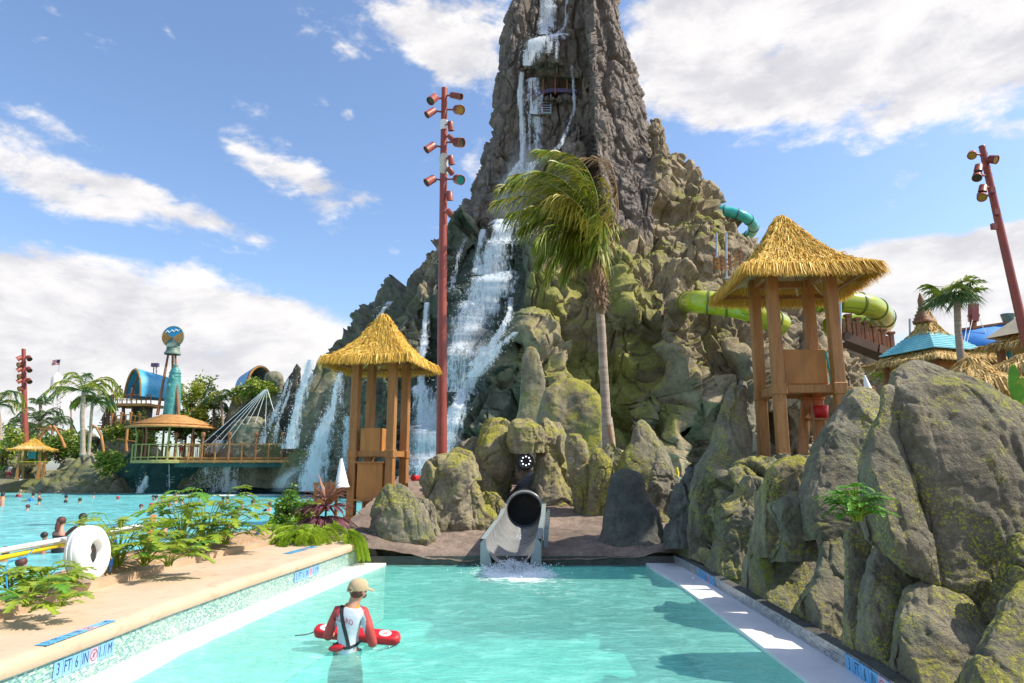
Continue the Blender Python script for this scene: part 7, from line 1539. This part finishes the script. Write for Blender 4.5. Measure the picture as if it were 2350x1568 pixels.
# ------------------------------------------------------------------ the lifeguard
def guard():
    Yg=8.12; w=lambda x,y,dy=0.: W(x,y,Yg+dy); b=G(795,1497,0); e=empty('person',(b.x,b.y,-1.05),'lifeguard in khaki cap and red sleeved shirt, seen from behind, standing in the plunge pool','person'); k=mpp(800,1450,Yg)
    v=lambda p:np.array(tuple(p))
    J=[(w(797,1500),(.150,.105)),(w(797,1470),(.140,.10)),(w(801,1440),(.155,.11)),(w(805,1412),(.165,.11)),(w(808,1396),(.10,.075)),(w(811,1386),.066),(w(816,1375,.02),.066),(w(821,1360,.03),(.078,.088)),(w(824,1346,.02),(.078,.086)),(w(824,1337,.01),(.06,.07)),
       (w(775,1404),.064),(w(762,1432,-.03),.050),(w(751,1462,.0),.042),(w(760,1459,.22),.032),(w(768,1453,.34),(.036,.022)),
       (w(835,1408,.02),.064),(w(846,1444,-.02),.050),(w(856,1480,.0),.042),(w(856,1466,.24),.032),(w(857,1455,.36),(.036,.022))]
    E=[(0,1),(1,2),(2,3),(3,4),(4,5),(5,6),(6,7),(7,8),(8,9),(3,10),(10,11),(11,12),(12,13),(13,14),(3,15),(15,16),(16,17),(17,18),(18,19)]
    for hb_,sx in ((14,1),(19,-1)):
        hp=Vector(J[hb_][0])
        for q in range(4):
            n=len(J); o=Vector(((q-1.5)*.022,0,0)); J+=[(hp+o+Vector((0,.035,.02)),.0105),(hp+o+Vector((0,.075,.018-.004*q)),.0095),(hp+o+Vector((0,.10,-.012)),.0085)]; E+=[(hb_,n),(n,n+1),(n+1,n+2)]
        n=len(J); J+=[(hp+Vector((sx*.035,.01,.015)),.012),(hp+Vector((sx*.055,.045,.012)),.010)]; E+=[(hb_,n),(n,n+1)]
    for s in (-1,1):
        n=len(J); x=.095*s; p=Vector((b.x+x,b.y,0)); J+=[(p+Vector((0,0,-.14)),.098),(p+Vector((s*.02,.03,-.52)),.062),(p+Vector((s*.03,-.02,-.95)),.042),(p+Vector((s*.03,.10,-1.02)),(.04,.03))]; E+=[(0,n),(n,n+1),(n+1,n+2),(n+2,n+3)]
    put('body',skinmesh(J,E,0,3),['skin'],e)
    # shirt: one cloth, white body with back shade in its colour, red raglan sleeves
    sc_=lambda r,f:(r*f,r*f) if isinstance(r,(int,float)) else tuple(q*f for q in r)
    JS=[(w(797,1512),(.205,.145)),(J[1][0],(.176,.118)),(J[2][0],(.196,.122)),(J[3][0],(.205,.122)),(w(809,1393),(.135,.088)),(J[10][0],.076),(J[11][0],.062),(J[12][0],.055),(w(758,1460,.16),.042),(J[15][0],.076),(J[16][0],.062),(J[17][0],.056),(w(856,1469,.17),.043)]
    sm=skinmesh(JS,[(0,1),(1,2),(2,3),(3,4),(3,5),(5,6),(6,7),(7,8),(3,9),(9,10),(10,11),(11,12)],0,3)
    sh=put('shirt',sm,['shirt','sleeve'],e)
    mi=[]; o0=e.location
    for p in sm.polygons:
        c=p.center+o0; px,py=projn(np.array(tuple(c))); ax=797+(1500-py)*.11; L_=-35+ (np.clip((1428-py)/38,0,1)**1.5)*20; R__=35-(np.clip((1428-py)/38,0,1)**1.5)*18; mi.append(1 if (px-ax<L_ or px-ax>R__) else 0)
    sm.polygons.foreach_set('material_index',mi); sm.update()
    from mathutils.bvhtree import BVHTree
    bt=BVHTree.FromPolygons([v_.co+o0 for v_ in sm.vertices],[tuple(p.vertices) for p in sm.polygons])
    def onback(px,py,off=.004):
        d=Vector(ray(px,py)).normalized(); h=bt.ray_cast(Vector((0,0,CZ)),d); p=h[0] if h[0] is not None else w(px,py,-.11); return p-d*off
    # letters laid on the cloth
    V,F=textmesh('GUARD',17.5); m=MB(); m.add([onback(787+(x_*.80)+0.0*y_,1424+x_*.22-y_,.004) for x_,y_,_ in V],F); m.build('lettering',[M['letterred']],sh,e.location)
    def band(pts,wd,mat,name,off=.007,par=None):
        P=[]; n=22
        for i in range(n+1):
            t=i/n*(len(pts)-1); q=min(int(t),len(pts)-2); f=t-q; P.append((pts[q][0]*(1-f)+pts[q+1][0]*f,pts[q][1]*(1-f)+pts[q+1][1]*f))
        A=[];B2=[]
        for i,(x,y) in enumerate(P):
            x2,y2=P[min(i+1,n)]; x1,y1=P[max(i-1,0)]; dx,dy=x2-x1,y2-y1; l=math.hypot(dx,dy) or 1; A.append(onback(x-dy/l*wd/2,y+dx/l*wd/2,off)); B2.append(onback(x+dy/l*wd/2,y-dx/l*wd/2,off))
        mm=MB(); 
        for i in range(n): mm.quad(A[i],A[i+1],B2[i+1],B2[i])
        return mm.build(name,[M[mat]],e if par is None else par)
    band([(786,1389),(784,1400),(784,1412),(788,1435),(793,1455),(798,1475),(800,1487)],8.5,'cloth_k','shoulder_strap',.008)
    band([(764,1478),(776,1484),(790,1489),(803,1487),(818,1480),(832,1468)],6,'cloth_k','waist_strap',.010)
    m=MB(); ring_=[]
    m.tube([w(793,1389,-.02),w(797,1396,-.07),w(805,1399,-.09),w(814,1398,-.085),w(823,1392,-.03),w(824,1388,.05),w(810,1384,.08),w(797,1386,.05)],.013,8,closed=True); m.build('collar',[M['orangetrim']],e)
    # hip pack
    m=MB(); m.ball(w(774,1487,-.15),.075,14,(1.35,.55,.52),Matrix.Rotation(R(-8),3,'Y')); m.build('hip_pack',[M['redp']],e); m=MB(); m.ball(w(776,1477,-.12),.03,10,(1.2,.8,.6)); m.build('pack_clip',[M['cloth_k']],e)
    m=MB(); m.lathe([(.150,-.03),(.165,.0),(.158,.035)],(w(797,1498).x,w(797,1498).y,w(797,1499).z),24,True,rot=Matrix.Diagonal((1,.74,1))); m.build('waistband',[M['cloth_t']],e)
    J4=[(Vector((b.x,b.y,-.03)),(.155,.115)),(Vector((b.x,b.y,-.12)),(.165,.12)),(Vector((b.x-.1,b.y,-.24)),.115),(Vector((b.x-.1,b.y+.01,-.45)),.105),(Vector((b.x+.1,b.y,-.24)),.115),(Vector((b.x+.1,b.y+.01,-.45)),.105)]; put('shorts',skinmesh(J4,[(0,1),(1,2),(2,3),(1,4),(4,5)],0,2),['cloth_k'],e)
    # head: hair band, ear, cap with its back opening, brim to the right
    hc=w(822,1352,.02); yaw=R(-48); Rz=Matrix.Rotation(yaw,3,'Z'); hd=lambda x,y,z: hc+Rz@Vector((x,y,z))
    m=MB(); m.ball(hd(0,-.012,-.012),.094,18,(.93,1.06,.98)); m.build('hair',[M['hairr']],e)
    m=MB(); m.ball(hd(-.088,0.012,-.028),.022,8,(.45,.8,1.2),Rz); m.ball(hd(.088,.012,-.028),.022,8,(.45,.8,1.2),Rz); m.build('ear',[M['skin']],e)
    m=MB(); m.ball(hd(0,.035,-.035),.068,14,(.95,.9,1.15)); m.ball(hd(0,.10,-.03),.014,8,(.9,1.2,1.5)); m.build('face',[M['skin']],e)
    m=MB(); m.ball(hd(0,.05,-.075),.05,12,(1.1,.9,.7)); m.build('beard',[M['hairr']],e)
    m=MB(); n=28; prof=[(.112,-.012),(.116,.012),(.113,.045),(.098,.078),(.070,.102),(.035,.114),(.001,.117)]; m.lathe([(r*.96,z) for r,z in prof],hc+Vector((0,0,.0)),n,True,rot=Rz@Matrix.Diagonal((.92,1.06,1.0))); cp=m.build('cap',[M['cap']],e)
    m=MB(); m.ball(hd(0,0,.119),.010,8,(1,1,.5)); m.build('cap_button',[M['cap']],cp,e.location)
    m=MB(); V=[];
    for i in range(9):
        a=R(50+i*10); 
        for r in (.10,.125,.155,.178): V.append(hd(r*math.cos(a)*.98,r*math.sin(a)*1.02,.0-.010*(r-.10)/.06-.012*abs(i-4)/4*(r-.08)/.08))
    m.add(V,[(i*4+j,i*4+j+1,(i+1)*4+j+1,(i+1)*4+j) for i in range(8) for j in range(3)],True); V2=[p-Vector((0,0,.006)) for p in V]; m.add(V2,[(i*4+j,(i+1)*4+j,(i+1)*4+j+1,i*4+j+1) for i in range(8) for j in range(3)],True); m.build('brim',[M['cap']],cp,e.location)
    bk=R(-90); pts=[]; m=MB(); c0=lambda a,z,r=1.02:hd(.112*.92*r*math.cos(bk+a),.112*1.06*r*math.sin(bk+a),z)
    V=[c0(0,-.006)]; 
    for i in range(13): t=math.pi*i/12; V.append(c0(.42*math.cos(t),-.006+.040*math.sin(t),1.015-.06*math.sin(t)))
    m.add(V,[(0,i,i+1) for i in range(1,13)]); m.build('cap_opening',[M['hairr']],cp,e.location); m=MB(); m.tube([c0(.50*math.cos(math.pi*i/12),-.006+.048*math.sin(math.pi*i/12),1.02-.05*math.sin(math.pi*i/12)) for i in range(13)],.006,6); m.tube([c0(-.5+i/8,-.010,1.03) for i in range(9)],.010,6,flat=1); m.build('cap_strap',[M['cap']],cp,e.location)
    # rescue tube under his arms: a thing of its own
    a=W(722,1447,Yg+.36); b2=W(918,1466,Yg+.30); ax=(b2-a); L=ax.length; ax.normalize(); up=Vector((0,0,1)); sd=ax.cross(up).normalized(); Rt=Matrix((ax,-sd,(ax.cross(-sd)))).transposed(); c=(a+b2)/2
    tq=R(24); up=(Vector((0,0,1))*math.cos(tq)-sd*math.sin(tq)*(-1 if sd.y>0 else 1)*(-1)); up=Vector((0,-math.sin(tq),math.cos(tq))); sd=ax.cross(up).normalized(); Rt=Matrix((ax,up.cross(ax),up)).transposed(); e2=empty('rescue_tube',c,'red foam rescue tube with white round marks held by the lifeguard','rescue tube'); m=MB(); m.sm=True; n=18; V=[]; st=[(-.5,.35,.5),(-.49,.6,.75),(-.47,.85,.95),(-.44,1,1),(.44,1,1),(.47,.85,.95),(.49,.6,.75),(.5,.35,.5)]
    for s,kx,kz in st:
        for i in range(n):
            q=i/n*6.283; cx_=math.copysign(abs(math.cos(q))**.5,math.cos(q)); sz_=math.copysign(abs(math.sin(q))**.5,math.sin(q)); V.append(c+ax*L*s+(-sd)*(.085*kx*cx_)+up*(.055*kz*sz_))
    m.add(V,[(i*n+j,i*n+(j+1)%n,(i+1)*n+(j+1)%n,(i+1)*n+j) for i in range(7) for j in range(n)],True); m.add(V[:n],[tuple(range(n))]); m.add(V[-n:],[tuple(range(n))]); m.build('foam_body',[M['redp']],e2)
    for s in (-.36,.33):
        cc=c+ax*L*s+up*.0545; m=MB(); m.lathe([(.018,.0),(.028,.003),(.050,.003),(.056,.0)],cc,22,True,rot=Rt@Matrix.Diagonal((1.3,1,1))); m.lathe([(.001,.002),(.010,.002)],cc,10,False,rot=Rt); m.build('mark',[M['plastic']],e2)
    for pts in ([(722,1450,.36),(713,1454,.3),(700,1457,.25),(677,1459,.2)],[(917,1474,.28),(908,1481,.2),(896,1486,.12),(880,1491,.06),(862,1496,.0)]):
        m=MB(); m.tube([W(x,y,Yg+d) for x,y,d in pts],.006,6); m.build('leash',[M['cloth_k']],e2)
    m=MB(); p=W(889,1487,Yg+.1); m.tube([p+Vector((.028*math.cos(t),.0,.014*math.sin(t))) for t in [i/12*6.283 for i in range(12)]],.004,6,closed=True); m.build('leash_ring',[M['steel']],e2)
guard()
